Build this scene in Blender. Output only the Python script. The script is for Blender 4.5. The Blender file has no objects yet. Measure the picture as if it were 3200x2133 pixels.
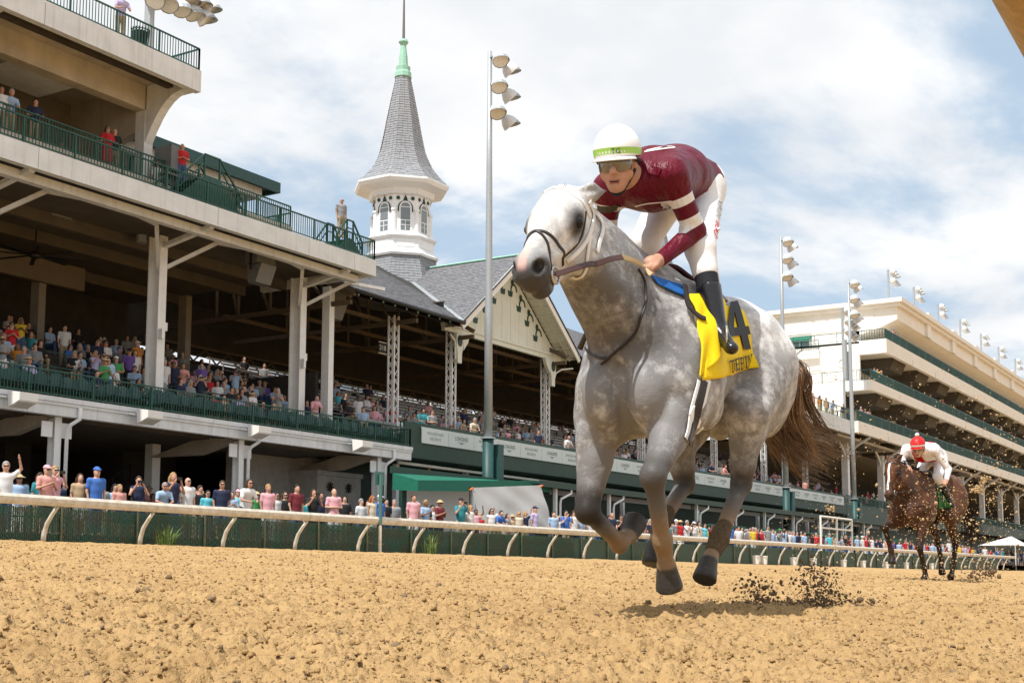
import bpy, bmesh, math, random
import numpy as np
from mathutils import Vector, Matrix
random.seed(7); RNG=np.random.default_rng(7)
scene=bpy.context.scene
# ------------------------------------------------------------------ camera, sky, sun, exposure
PITCH=math.radians(6.55); AX=math.radians(30.59)          # X runs down the stretch, Y towards the grandstand
cam_d=bpy.data.cameras.new("camera"); cam=bpy.data.objects.new("camera",cam_d)
scene.collection.objects.link(cam); scene.camera=cam
cam_d.sensor_width=36; cam_d.lens=45.56; cam_d.shift_x=-0.0281; cam_d.shift_y=0.0823
cam_d.clip_start=0.05; cam_d.clip_end=6000
cam.location=(0,0,0)
_h=Vector((math.cos(AX),math.sin(AX),0)); _F=_h*math.cos(PITCH)+Vector((0,0,math.sin(PITCH)))
cam.rotation_euler=_F.to_track_quat('-Z','Y').to_euler()
cam_d.dof.use_dof=False

SUN_EL=math.radians(60); SUN_DIR=Vector((-0.995,0.07,0)).normalized()   # towards the sun
sd=Vector((SUN_DIR.x*math.cos(SUN_EL),SUN_DIR.y*math.cos(SUN_EL),math.sin(SUN_EL)))
sun_d=bpy.data.lights.new("sun",'SUN'); sun_d.energy=5.0; sun_d.angle=math.radians(0.55); sun_d.color=(1,.97,.92)
sun=bpy.data.objects.new("sun",sun_d); scene.collection.objects.link(sun)
sun.rotation_euler=sd.to_track_quat('Z','Y').to_euler(); sun.location=(-20,5,60)

world=bpy.data.worlds.new("World"); scene.world=world; world.use_nodes=True
wn=world.node_tree.nodes; wl_=world.node_tree.links; wn.clear()
def N(t,x=0,y=0,**k):
    n=wn.new(t)
    for a,b in k.items(): setattr(n,a,b)
    return n
sky=N('ShaderNodeTexSky',sky_type='NISHITA',sun_disc=False,sun_elevation=SUN_EL,sun_rotation=math.atan2(SUN_DIR.x,SUN_DIR.y),altitude=140,air_density=1.0,dust_density=2.2,ozone_density=1.0)
geo=N('ShaderNodeNewGeometry'); tc=N('ShaderNodeTexCoord')
sep=N('ShaderNodeSeparateXYZ'); wl_.new(tc.outputs['Generated'],sep.inputs[0])
# cloud layer: view direction projected on a plane overhead
mx=N('ShaderNodeMath',operation='MAXIMUM'); wl_.new(sep.outputs['Z'],mx.inputs[0]); mx.inputs[1].default_value=0.0
ad=N('ShaderNodeMath',operation='ADD'); wl_.new(mx.outputs[0],ad.inputs[0]); ad.inputs[1].default_value=0.20
dv=N('ShaderNodeVectorMath',operation='DIVIDE'); cmb=N('ShaderNodeCombineXYZ')
for i in range(3): wl_.new(ad.outputs[0],cmb.inputs[i])
wl_.new(tc.outputs['Generated'],dv.inputs[0]); wl_.new(cmb.outputs[0],dv.inputs[1])
mp=N('ShaderNodeMapping'); mp.inputs['Location'].default_value=(1.2,4.4,0.2); mp.inputs['Scale'].default_value=(1.15,1.15,1.7)
wl_.new(dv.outputs[0],mp.inputs[0])
nz=N('ShaderNodeTexNoise',noise_dimensions='3D'); nz.inputs['Scale'].default_value=1.15; nz.inputs['Detail'].default_value=9; nz.inputs['Roughness'].default_value=0.56; nz.inputs['Distortion'].default_value=0.25
wl_.new(mp.outputs[0],nz.inputs['Vector'])
cr=N('ShaderNodeValToRGB'); cr.color_ramp.elements[0].position=0.39; cr.color_ramp.elements[1].position=0.53
cr.color_ramp.elements[0].color=(0.12,0.12,0.12,1); cr.color_ramp.elements[1].color=(1,1,1,1); cr.color_ramp.interpolation='EASE'
wl_.new(nz.outputs['Fac'],cr.inputs[0])
nz2=N('ShaderNodeTexNoise'); nz2.inputs['Scale'].default_value=2.6; nz2.inputs['Detail'].default_value=6; nz2.inputs['Roughness'].default_value=0.5
wl_.new(mp.outputs[0],nz2.inputs['Vector'])
cr2=N('ShaderNodeValToRGB'); cr2.color_ramp.elements[0].position=0.36; cr2.color_ramp.elements[1].position=0.62
cr2.color_ramp.elements[0].color=(8.3,8.5,8.8,1); cr2.color_ramp.elements[1].color=(10.2,10.2,10.2,1)
wl_.new(nz2.outputs['Fac'],cr2.inputs[0])
skm=N('ShaderNodeMix',data_type='RGBA'); skm.inputs['Factor'].default_value=0.62
skm.inputs['B'].default_value=(5.3,7.3,9.3,1); wl_.new(sky.outputs[0],skm.inputs['A'])
mix=N('ShaderNodeMix',data_type='RGBA'); wl_.new(cr.outputs[0],mix.inputs['Factor']); wl_.new(skm.outputs['Result'],mix.inputs['A']); wl_.new(cr2.outputs[0],mix.inputs['B'])
bg=N('ShaderNodeBackground'); bg.inputs['Strength'].default_value=0.1
wo=N('ShaderNodeOutputWorld'); wl_.new(mix.outputs['Result'],bg.inputs[0]); wl_.new(bg.outputs[0],wo.inputs[0])

scene.view_settings.view_transform='Standard'; scene.view_settings.look='None'
scene.view_settings.exposure=0.08; scene.view_settings.gamma=1.0; scene.view_settings.use_curve_mapping=False
scene.cycles.use_denoising=True; scene.cycles.max_bounces=8; scene.cycles.diffuse_bounces=4
scene.cycles.transparent_max_bounces=8; scene.cycles.caustics_reflective=False; scene.cycles.caustics_refractive=False

# ------------------------------------------------------------------ pixel -> world helpers (used to measure, everything stands at its own distance)
_f=4050.; _px,_py=1690.,1330.
nF=np.array(_F); nR=np.array([math.sin(AX),-math.cos(AX),0]); nU=np.cross(nR,nF)
def ray(x,y): return nF+nR*((x-_px)/_f)-nU*((y-_py)/_f)
def atY(x,y,v): d=ray(x,y); return d*(v/d[1])
def atX(x,y,v): d=ray(x,y); return d*(v/d[0])
def atD(x,y,v): return ray(x,y)*v
def gz(x,y):
    """height of the banked track"""
    yy=np.clip(y,-6,26.3); return -.28+.0415*yy-.0048*np.clip(np.asarray(x,float)-20,0,75)*np.clip(yy/26.3,0,1)

# ------------------------------------------------------------------ materials
MATS={}
def mat(name,col,rough=.7,metal=0,var=.0,scale=8.,bump=0.,bscale=None,spec=.4,streak=0,dirt=None,coat=0,emit=0):
    if name in MATS: return MATS[name]
    m=bpy.data.materials.new(name); m.use_nodes=True; nt=m.node_tree; b=nt.nodes['Principled BSDF']
    b.inputs['Roughness'].default_value=rough; b.inputs['Metallic'].default_value=metal
    b.inputs['Specular IOR Level'].default_value=spec; b.inputs['Coat Weight'].default_value=coat
    c=(*col,1); b.inputs['Base Color'].default_value=c
    if emit: b.inputs['Emission Color'].default_value=c; b.inputs['Emission Strength'].default_value=emit
    if var or bump or streak:
        t=nt.nodes.new('ShaderNodeTexCoord'); mp=nt.nodes.new('ShaderNodeMapping'); nt.links.new(t.outputs['Object'],mp.inputs[0])
        n=nt.nodes.new('ShaderNodeTexNoise'); n.inputs['Scale'].default_value=scale; n.inputs['Detail'].default_value=5; n.inputs['Roughness'].default_value=.6
        nt.links.new(mp.outputs[0],n.inputs['Vector'])
        if var:
            r=nt.nodes.new('ShaderNodeValToRGB'); r.color_ramp.elements[0].position=.3; r.color_ramp.elements[1].position=.7
            d=dirt if dirt else tuple(max(0,x*(1-var)) for x in col)
            r.color_ramp.elements[0].color=(*d,1); r.color_ramp.elements[1].color=(*[min(1,x*(1+var*.35)) for x in col],1)
            nt.links.new(n.outputs['Fac'],r.inputs[0]); last=r.outputs[0]
            if streak:
                mp2=nt.nodes.new('ShaderNodeMapping'); mp2.inputs['Scale'].default_value=(3.2,3.2,.12); nt.links.new(t.outputs['Object'],mp2.inputs[0])
                n2=nt.nodes.new('ShaderNodeTexNoise'); n2.inputs['Scale'].default_value=1.3; n2.inputs['Detail'].default_value=6; n2.inputs['Roughness'].default_value=.7
                nt.links.new(mp2.outputs[0],n2.inputs['Vector'])
                r2=nt.nodes.new('ShaderNodeValToRGB'); r2.color_ramp.elements[0].position=.52; r2.color_ramp.elements[1].position=.74
                r2.color_ramp.elements[0].color=(0,0,0,1); r2.color_ramp.elements[1].color=(streak,)*3+(1,)
                nt.links.new(n2.outputs['Fac'],r2.inputs[0])
                mm=nt.nodes.new('ShaderNodeMix'); mm.data_type='RGBA'; nt.links.new(r2.outputs[0],mm.inputs['Factor']); nt.links.new(last,mm.inputs['A'])
                mm.inputs['B'].default_value=(col[0]*.52,col[1]*.47,col[2]*.40,1); last=mm.outputs['Result']
            nt.links.new(last,b.inputs['Base Color'])
        if bump:
            bu=nt.nodes.new('ShaderNodeBump'); bu.inputs['Strength'].default_value=bump; bu.inputs['Distance'].default_value=.02
            if bscale:
                nb=nt.nodes.new('ShaderNodeTexNoise'); nb.inputs['Scale'].default_value=bscale; nb.inputs['Detail'].default_value=4
                nt.links.new(mp.outputs[0],nb.inputs['Vector']); nt.links.new(nb.outputs['Fac'],bu.inputs['Height'])
            else: nt.links.new(n.outputs['Fac'],bu.inputs['Height'])
            nt.links.new(bu.outputs[0],b.inputs['Normal'])
    MATS[name]=m; return m
def glassmat(name,col,rough=.08):
    m=mat(name,col,rough=rough,spec=.8); return m
M_conc=mat('concrete_paint',(.69,.715,.735),.8,var=.13,scale=1.6,bump=.15,bscale=40,streak=.55)
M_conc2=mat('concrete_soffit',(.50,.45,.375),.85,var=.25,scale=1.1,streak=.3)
M_white=mat('white_paint',(.78,.79,.79),.5,var=.08,scale=3,streak=.25)
M_tower=mat('tower_white',(.85,.87,.89),.45,var=.04,scale=3)
M_cream=mat('cream_board',(.66,.68,.60),.6,var=.07,scale=2,streak=.2)
M_green=mat('green_steel',(.012,.075,.052),.4,var=.25,scale=6)
M_green2=mat('green_paint',(.018,.055,.042),.55,var=.25,scale=3)
M_awn=mat('green_canvas',(.01,.15,.095),.7,var=.15,scale=5,bump=.2,bscale=12)
M_slate=mat('slate_shingle',(.185,.187,.20),.75,var=.35,scale=5,bump=.3,bscale=60)
M_slate2=mat('slate_light',(.29,.30,.32),.75,var=.3,scale=7,bump=.3,bscale=60)
M_copper=mat('copper_patina',(.33,.58,.46),.7,var=.2,scale=9)
M_galv=mat('galvanised_steel',(.40,.43,.45),.5,.35,var=.18,scale=14)
M_black=mat('black_metal',(.015,.015,.016),.45,var=.3,scale=8)
M_grey=mat('grey_box',(.16,.165,.17),.55,var=.2,scale=8)
M_ceil=mat('shaded_ceiling',(.12,.10,.078),.9,var=.25,scale=1.1)  # concrete soffit copy, darkened to carry the shade under the middle deck
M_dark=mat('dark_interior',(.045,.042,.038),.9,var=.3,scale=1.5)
M_tan=mat('tan_wall',(.24,.21,.165),.85,var=.15,scale=1.5,streak=.2)
M_glass=glassmat('window_glass',(.02,.03,.035))
M_wood=mat('truss_tan',(.11,.08,.05),.8,var=.25,scale=3)
M_seat=mat('seat_green',(.015,.06,.058),.38,var=.2,scale=10)
M_bench=mat('bench_plank',(.34,.34,.335),.6,var=.25,scale=6)
M_lens=mat('lamp_lens',(.82,.82,.80),.3,0,var=.3,scale=30)
M_refl=mat('lamp_housing',(.68,.69,.70),.4,.1,var=.15,scale=10)
M_rail=mat('rail_cream',(.66,.63,.56),.5,var=.22,scale=5,bump=.1,dirt=(.47,.41,.32))
M_slat=mat('fence_slat',(.024,.105,.072),.5,var=.4,scale=2.2,dirt=(.085,.09,.06))
M_cream2=mat('stucco_cream',(.80,.765,.70),.85,var=.06,scale=1.2,bump=.1,bscale=30,streak=.12)
M_stwhite=mat('stucco_white',(.80,.79,.76),.8,var=.04,scale=2)
M_banner=mat('banner_vinyl',(.60,.66,.67),.55,var=.05,scale=2)
M_btext=mat('banner_text',(.13,.19,.20),.7)
M_brick=mat('painted_brick',(.47,.46,.43),.85,var=.2,scale=3,bump=.5,bscale=14)
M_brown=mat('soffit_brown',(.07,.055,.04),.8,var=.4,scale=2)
M_pole=mat('pole_green',(.022,.075,.072),.5,var=.2,scale=6)
M_sheet=mat('white_sheet',(.86,.86,.85),.8,var=.05,scale=3,bump=.6,bscale=2.2)
nt=M_sheet.node_tree; tr_=nt.nodes.new('ShaderNodeBsdfTranslucent'); tr_.inputs[0].default_value=(.8,.79,.77,1); mxs=nt.nodes.new('ShaderNodeMixShader'); mxs.inputs[0].default_value=.6; nt.links.new(nt.nodes['Principled BSDF'].outputs[0],mxs.inputs[1]); nt.links.new(tr_.outputs[0],mxs.inputs[2]); nt.links.new(mxs.outputs[0],nt.nodes['Material Output'].inputs[0])

# ------------------------------------------------------------------ mesh builder
class MB:
    def __init__(s): s.v=[]; s.f=[]; s.m=[]
    def add(s,vs,fs,mi=0):
        o=len(s.v); s.v.extend([tuple(map(float,p)) for p in vs]); s.f.extend([tuple(i+o for i in f) for f in fs]); s.m.extend([mi]*len(fs)); return s
    def box(s,a,b,mi=0):
        x0,y0,z0=[min(a[i],b[i]) for i in range(3)]; x1,y1,z1=[max(a[i],b[i]) for i in range(3)]
        return s.add([(x0,y0,z0),(x1,y0,z0),(x1,y1,z0),(x0,y1,z0),(x0,y0,z1),(x1,y0,z1),(x1,y1,z1),(x0,y1,z1)],
              [(0,3,2,1),(4,5,6,7),(0,1,5,4),(1,2,6,5),(2,3,7,6),(3,0,4,7)],mi)
    def beam(s,a,b,w,h,up=(0,0,1),mi=0):
        a=np.array(a,float); b=np.array(b,float); d=b-a; d/=np.linalg.norm(d)+1e-9
        u=np.array(up,float); r=np.cross(d,u)
        if np.linalg.norm(r)<1e-4: r=np.cross(d,(1,0,0))
        r/=np.linalg.norm(r); u=np.cross(r,d); vs=[]
        for p in (a,b):
            for sx,sy in ((-1,-1),(1,-1),(1,1),(-1,1)): vs.append(p+r*sx*w/2+u*sy*h/2)
        return s.add(vs,[(3,2,1,0),(4,5,6,7),(0,1,5,4),(1,2,6,5),(2,3,7,6),(3,0,4,7)],mi)
    def tube(s,pts,r,n=8,caps=True,mi=0):
        pts=[np.array(p,float) for p in pts]; rs=r if hasattr(r,'__len__') else [r]*len(pts)
        vs=[]; prev=None
        for i,p in enumerate(pts):
            d=(pts[min(i+1,len(pts)-1)]-pts[max(i-1,0)]); d/=np.linalg.norm(d)+1e-9
            if prev is None:
                a=np.cross(d,(0,0,1)); 
                if np.linalg.norm(a)<1e-3: a=np.cross(d,(1,0,0))
            else: a=prev-d*np.dot(prev,d)
            a/=np.linalg.norm(a)+1e-9; prev=a; b=np.cross(d,a)
            for k in range(n):
                t=2*math.pi*k/n; vs.append(p+(a*math.cos(t)+b*math.sin(t))*rs[i])
        fs=[]
        for i in range(len(pts)-1):
            for k in range(n): fs.append((i*n+k,i*n+(k+1)%n,(i+1)*n+(k+1)%n,(i+1)*n+k))
        if caps: fs.append(tuple(range(n-1,-1,-1))); fs.append(tuple((len(pts)-1)*n+k for k in range(n)))
        return s.add(vs,fs,mi)
    def strap(s,pts,nrm,w,t,mi=0):
        """flat strap through pts, nrm = outward normals"""
        pts=[np.array(p,float) for p in pts]; vs=[]
        for i,p in enumerate(pts):
            d=pts[min(i+1,len(pts)-1)]-pts[max(i-1,0)]; d/=np.linalg.norm(d)+1e-9
            n=np.array(nrm[i],float); n-=d*np.dot(n,d); n/=np.linalg.norm(n)+1e-9; q=np.cross(d,n)
            for a,b in ((-1,0),(1,0),(.8,1),(-.8,1)): vs.append(p+q*a*w/2+n*b*t)
        fs=[]
        for i in range(len(pts)-1):
            for k in range(4): fs.append((i*4+k,i*4+(k+1)%4,(i+1)*4+(k+1)%4,(i+1)*4+k))
        fs+= [(3,2,1,0),tuple((len(pts)-1)*4+k for k in range(4))]
        return s.add(vs,fs,mi)
    def lathe(s,prof,c,n=12,mi=0,rot=0,smooth_top=False):
        vs=[];c=np.array(c,float)
        for r,z in prof:
            for k in range(n):
                t=2*math.pi*k/n+rot; vs.append(c+np.array((r*math.cos(t),r*math.sin(t),z)))
        fs=[]
        for i in range(len(prof)-1):
            for k in range(n): fs.append((i*n+k,i*n+(k+1)%n,(i+1)*n+(k+1)%n,(i+1)*n+k))
        fs.append(tuple(range(n-1,-1,-1))); fs.append(tuple((len(prof)-1)*n+k for k in range(n)))
        return s.add(vs,fs,mi)
    def prism(s,poly,ext,mi=0):
        """poly: 3D points of a planar polygon, extruded by vector ext"""
        n=len(poly); e=np.array(ext,float); vs=[np.array(p,float) for p in poly]+[np.array(p,float)+e for p in poly]
        fs=[tuple(range(n)),tuple(range(2*n-1,n-1,-1))]+[(k,k+n,(k+1)%n+n,(k+1)%n) for k in range(n)]
        return s.add(vs,fs,mi)
    def build(s,name,mats,parent=None,smooth=False,fix=True):
        me=bpy.data.meshes.new(name); root=parent
        while root is not None and root.parent: root=root.parent
        off=np.array(root.location) if root is not None else np.zeros(3)
        v=np.array(s.v,float).reshape(-1,3)-off
        me.from_pydata(v.tolist(),[],s.f)
        if fix:
            bm=bmesh.new(); bm.from_mesh(me); bmesh.ops.recalc_face_normals(bm,faces=bm.faces); bm.to_mesh(me); bm.free()
        for m in (mats if isinstance(mats,(list,tuple)) else [mats]): me.materials.append(m)
        if len(set(s.m))>1 : me.polygons.foreach_set('material_index',s.m)
        if smooth: me.polygons.foreach_set('use_smooth',[True]*len(me.polygons))
        return link(name,me,parent)
def link(name,me,parent=None):
    o=bpy.data.objects.new(name,me); scene.collection.objects.link(o)
    if parent is not None:
        o.parent=parent
    return o
def tag(o,label,cat,group=None):
    o['label']=label; o['category']=cat
    if group: o['group']=group
    return o
def struct(o): o['kind']='structure'; return o
def stuff(o): o['kind']='stuff'; return o
def thing(name,label,cat,loc=(0,0,0),group=None):
    o=bpy.data.objects.new(name,None); scene.collection.objects.link(o); o.location=tuple(map(float,loc)); o.empty_display_size=.2
    return tag(o,label,cat,group)
def ctree(o,parent=None):
    c=o.copy(); scene.collection.objects.link(c); c.parent=parent
    for ch in o.children: ctree(ch,c)
    return c
def text_mb(txt,size,origin,xdir,ydir,thick=.01,align='CENTER',sx=1.0,spacing=1.0):
    cu=bpy.data.curves.new('t','FONT'); cu.body=txt; cu.size=size; cu.align_x=align; cu.align_y='CENTER'; cu.space_character=spacing; cu.resolution_u=2
    o=bpy.data.objects.new('t',cu); scene.collection.objects.link(o)
    dg=bpy.context.evaluated_depsgraph_get(); dg.update(); me=o.evaluated_get(dg).to_mesh()
    xd=np.array(xdir,float); yd=np.array(ydir,float); org=np.array(origin,float)
    vs=[org+xd*v.co.x*sx+yd*v.co.y for v in me.vertices]; fs=[tuple(p.vertices) for p in me.polygons]
    o.evaluated_get(dg).to_mesh_clear(); bpy.data.objects.remove(o); bpy.data.curves.remove(cu)
    return vs,fs
# ------------------------------------------------------------------ ground: banked dirt track and the apron behind the fence
def vnoise(x,y,seed=0):
    xi=np.floor(x).astype(np.int64); yi=np.floor(y).astype(np.int64); fx=x-xi; fy=y-yi
    fx=fx*fx*(3-2*fx); fy=fy*fy*(3-2*fy)
    def h(a,b):
        n=(a*374761393+b*668265263+seed*974634777)&0xffffffff; n=((n^(n>>13))*1274126177)&0xffffffff
        return ((n^(n>>16))&0xffff)/65535.0
    return (h(xi,yi)*(1-fx)+h(xi+1,yi)*fx)*(1-fy)+(h(xi,yi+1)*(1-fx)+h(xi+1,yi+1)*fx)*fy
def clodfield(x,y,cell,seed,rmin=.25,rmax=.62,fill=.8):
    """packed rounded clods: height of the tallest dome over each point"""
    X=x/cell; Y=y/cell; xi=np.floor(X).astype(np.int64); yi=np.floor(Y).astype(np.int64); out=np.zeros_like(x)
    def hh(a,b,k):
        n=(a*374761393+b*668265263+(seed*7+k)*974634777)&0xffffffff; n=((n^(n>>13))*1274126177)&0xffffffff
        return ((n^(n>>16))&0xffff)/65535.0
    for dx in (-1,0,1):
        for dy in (-1,0,1):
            a=xi+dx; b=yi+dy; cx=a+.1+.8*hh(a,b,1); cy=b+.1+.8*hh(a,b,2); r=rmin+(rmax-rmin)*hh(a,b,3)**1.5; on=hh(a,b,4)<fill
            ex=.7+.6*hh(a,b,5); d2=((X-cx)*ex)**2+((Y-cy)/ex)**2; h=np.sqrt(np.maximum(0,1-d2/(r*r)))*r*(.55+.6*hh(a,b,6))
            out=np.maximum(out,np.where(on,h,0))
    return out*cell
def dirt_h(x,y):
    h=np.zeros_like(x); r=np.hypot(x,y)
    for i,(s,a) in enumerate(((1.1,.030),(3.0,.018),(7,.012))): h+=a*np.clip(1.7-r*s/430,0,1)*vnoise(x*s+13.7*i,y*s-7.1*i,i+1)
    wx=x+.012*(vnoise(x*40,y*40,31)-.5); wy=y+.012*(vnoise(x*40+9,y*40,32)-.5)
    h+=clodfield(wx,wy,.036,1,fill=.75)*np.clip(1.6-r/14,0,1)*1.0+clodfield(wx,wy,.075,2,fill=.55)*np.clip(1.7-r/22,0,1)*.5+clodfield(wx,wy,.17,3,fill=.34)*np.clip(2-r/45,0,1)*.22+clodfield(wx,wy,.5,4,fill=.5)*.03
    for s,a in ((60,.006),(110,.004)): h+=a*np.clip(1.7-r*s/430,0,1)*np.abs(2*vnoise(x*s,y*s,int(s))-1)
    return h-.045
def build_track():
    na,nr=800,640
    ang=AX+np.radians(np.linspace(40,-46,na)); 
    rr=np.concatenate([np.exp(np.linspace(math.log(1.7),math.log(42),nr-60)),np.exp(np.linspace(math.log(43),math.log(900),60))])
    A,R=np.meshgrid(ang,rr); jit=RNG.uniform(-.4,.4,A.shape)
    x=R*np.cos(A); y=R*np.sin(A)
    # stop at the outer fence: clamp Y, what lies beyond folds onto the fence line
    y2=np.minimum(y,26.45); x2=np.where(y>26.45,x*26.45/np.maximum(y,1e-6),x)
    z=gz(x2,y2)+dirt_h(x2,y2)
    z=np.where(y2<-8,z,z)
    co=np.stack([x2,y2,z],-1).reshape(-1,3)
    me=bpy.data.meshes.new('dirt_track'); i=np.arange((nr-1)*(na-1)); r=i//(na-1); c=i%(na-1)
    q=np.stack([r*na+c,r*na+c+1,(r+1)*na+c+1,(r+1)*na+c],-1)
    yf=y.reshape(-1)[q].min(1); q=q[yf<26.45]
    me.vertices.add(len(co)); me.vertices.foreach_set('co',co.ravel()); me.loops.add(q.size); me.loops.foreach_set('vertex_index',q.ravel().astype(np.int32))
    me.polygons.add(len(q)); me.polygons.foreach_set('loop_start',np.arange(0,q.size,4,dtype=np.int32)); me.update(); me.validate()
    me.polygons.foreach_set('use_smooth',np.ones(len(me.polygons),dtype=bool))
    o=link('dirt_track',me); struct(o)
    m=bpy.data.materials.new('track_dirt'); m.use_nodes=True; nt=m.node_tree; b=nt.nodes['Principled BSDF']; b.inputs['Roughness'].default_value=.95; b.inputs['Specular IOR Level'].default_value=.15
    t=nt.nodes.new('ShaderNodeTexCoord')
    def nz(s,d=5,r=.6):
        n=nt.nodes.new('ShaderNodeTexNoise'); n.inputs['Scale'].default_value=s; n.inputs['Detail'].default_value=d; n.inputs['Roughness'].default_value=r; nt.links.new(t.outputs['Object'],n.inputs['Vector']); return n
    n1=nz(1.3,6); n2=nz(38,6,.65); n3=nz(9,5)
    r1=nt.nodes.new('ShaderNodeValToRGB'); r1.color_ramp.elements[0].position=.3; r1.color_ramp.elements[1].position=.7
    r1.color_ramp.elements[0].color=(.39,.245,.107,1); r1.color_ramp.elements[1].color=(.49,.322,.15,1); nt.links.new(n1.outputs['Fac'],r1.inputs[0])
    r2=nt.nodes.new('ShaderNodeValToRGB'); e=r2.color_ramp.elements; e[0].position=.28; e[1].position=.46; e[0].color=(.5,.46,.42,1); e[1].color=(1,1,1,1)  # hollows of the bump noise tinted darker: crevice shade put into the colour
    x=e.new(.75); x.color=(1.12,1.1,1.06,1); nt.links.new(n2.outputs['Fac'],r2.inputs[0])
    r3=nt.nodes.new('ShaderNodeValToRGB'); e=r3.color_ramp.elements; e[0].position=.30; e[1].position=.42; e[0].color=(.72,.68,.63,1); e[1].color=(1,1,1,1); nt.links.new(n3.outputs['Fac'],r3.inputs[0])
    m1=nt.nodes.new('ShaderNodeMix'); m1.data_type='RGBA'; m1.blend_type='MULTIPLY'; m1.inputs['Factor'].default_value=1; nt.links.new(r1.outputs[0],m1.inputs['A']); nt.links.new(r2.outputs[0],m1.inputs['B'])
    m2=nt.nodes.new('ShaderNodeMix'); m2.data_type='RGBA'; m2.blend_type='MULTIPLY'; m2.inputs['Factor'].default_value=1; nt.links.new(m1.outputs['Result'],m2.inputs['A']); nt.links.new(r3.outputs[0],m2.inputs['B'])
    nt.links.new(m2.outputs['Result'],b.inputs['Base Color'])
    bu=nt.nodes.new('ShaderNodeBump'); bu.inputs['Strength'].default_value=1.0; bu.inputs['Distance'].default_value=.02; nt.links.new(n2.outputs['Fac'],bu.inputs['Height']); nt.links.new(bu.outputs[0],b.inputs['Normal'])
    me.materials.append(m); MATS['track_dirt']=m; return o
build_track()
# wide base sheet under everything, reaching the horizon
g=MB(); xs=[-1500,-60,-10,20,45,70,95,200,600,3000]; ys=[-1500,-40,-6,0,13,26.3,27,60,400,3000]
vs=[(x,y,float(gz(x,y))-.12) for y in ys for x in xs]; n=len(xs)
g.add(vs,[(j*n+i,j*n+i+1,(j+1)*n+i+1,(j+1)*n+i) for j in range(len(ys)-1) for i in range(n-1)])
struct(g.build('ground',MATS['track_dirt']))
M_apron=mat('apron_asphalt',(.13,.125,.12),.9,var=.25,scale=1.5)
g=MB(); xs=[-30,20,45,70,95,300]; ys=[26.95,33,60]; n=len(xs)
g.add([(x,y,1.0) for y in ys for x in xs],[(j*n+i,j*n+i+1,(j+1)*n+i+1,(j+1)*n+i) for j in range(len(ys)-1) for i in range(n-1)])
struct(g.build('apron_pavement',M_apron))
APR=lambda x: 1.0

# ------------------------------------------------------------------ railings
def railing(parent,p0,p1,h,name='railing',post=2.0,bal=.13,mat_=None,mid=None,rr=.03,br=.011,segs=None):
    """posts + rails as one part, the thin balusters as a sub-part"""
    m=mat_ or M_green; p0=np.array(p0,float); p1=np.array(p1,float); L=np.linalg.norm(p1-p0); d=(p1-p0)/L; up=np.array((0,0,1.))
    g=MB(); g.beam(p0+up*h,p1+up*h,rr*2,rr*1.6); g.beam(p0+up*.07,p1+up*.07,rr*1.3,rr*1.3)
    if mid: g.beam(p0+up*mid,p1+up*mid,rr*1.2,rr*1.2)
    n=max(1,int(round(L/post)))
    for i in range(n+1):
        q=p0+d*L*i/n; g.beam(q,q+up*h,rr*1.8,rr*1.8,up=(1,0,0))
    o=g.build(name,m,parent)
    if bal:
        b=MB(); k=int(L/bal)
        for i in range(1,k):
            q=p0+d*L*i/k; b.beam(q+up*.07,q+up*(h-.02),br*2,br*2,up=(1,0,0))
        s=b.build('balusters',m,o); stuff(s)
    return o

# ------------------------------------------------------------------ left grandstand: three decks
YF=34.5; XL=14.0
GS=thing('grandstand','cream concrete grandstand with three balcony decks and green railings','grandstand',(30,34.5,.8))
joints=[XL,18.5,26.6,34.6,42.7]
def fascia(x0,x1,z0,z1,lip=0,y=YF,th=.28):
    b=[x0]+[j for j in joints if x0+.5<j<x1-.3]+[x1]
    for a,c in zip(b[:-1],b[1:]):
        g=MB(); g.box((a+.012,y,z0),(c-.012,y+th,z1))
        if lip: g.box((a+.012,y-.09,z1-.16),(c-.012,y-.004,z1-.004)); g.box((a+.012,y-.05,z1-.26),(c-.012,y-.003,z1-.164))
        g.build('fascia_panel',M_conc,GS)
# top deck
fascia(XL,33.55,17.79,18.61)
g=MB(); g.box((XL,YF+.281,18.30),(33.45,48,18.58)); g.build('top_deck_slab',M_conc2,GS)
g=MB(); g.box((33.27,YF+.29,17.85),(33.55,40.0,18.29)); g.build('deck_end_beam',M_conc,GS)
g=MB(); g.box((XL,36.75,17.35),(33.2,37.25,18.29)); g.build('deck_beam',M_conc2,GS)
g=MB(); g.box((XL,35.35,17.96),(33.1,35.65,18.29)); g.box((XL,35.0,18.10),(33.1,35.3,18.296)); g.build('gutter_channel',M_brown,GS)
railing(GS,(XL,YF+.1,18.62),(33.5,YF+.1,18.62),.85,post=2.05)
railing(GS,(33.5,YF+.1,18.62),(33.5,40,18.62),.85,post=1.8)
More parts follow.
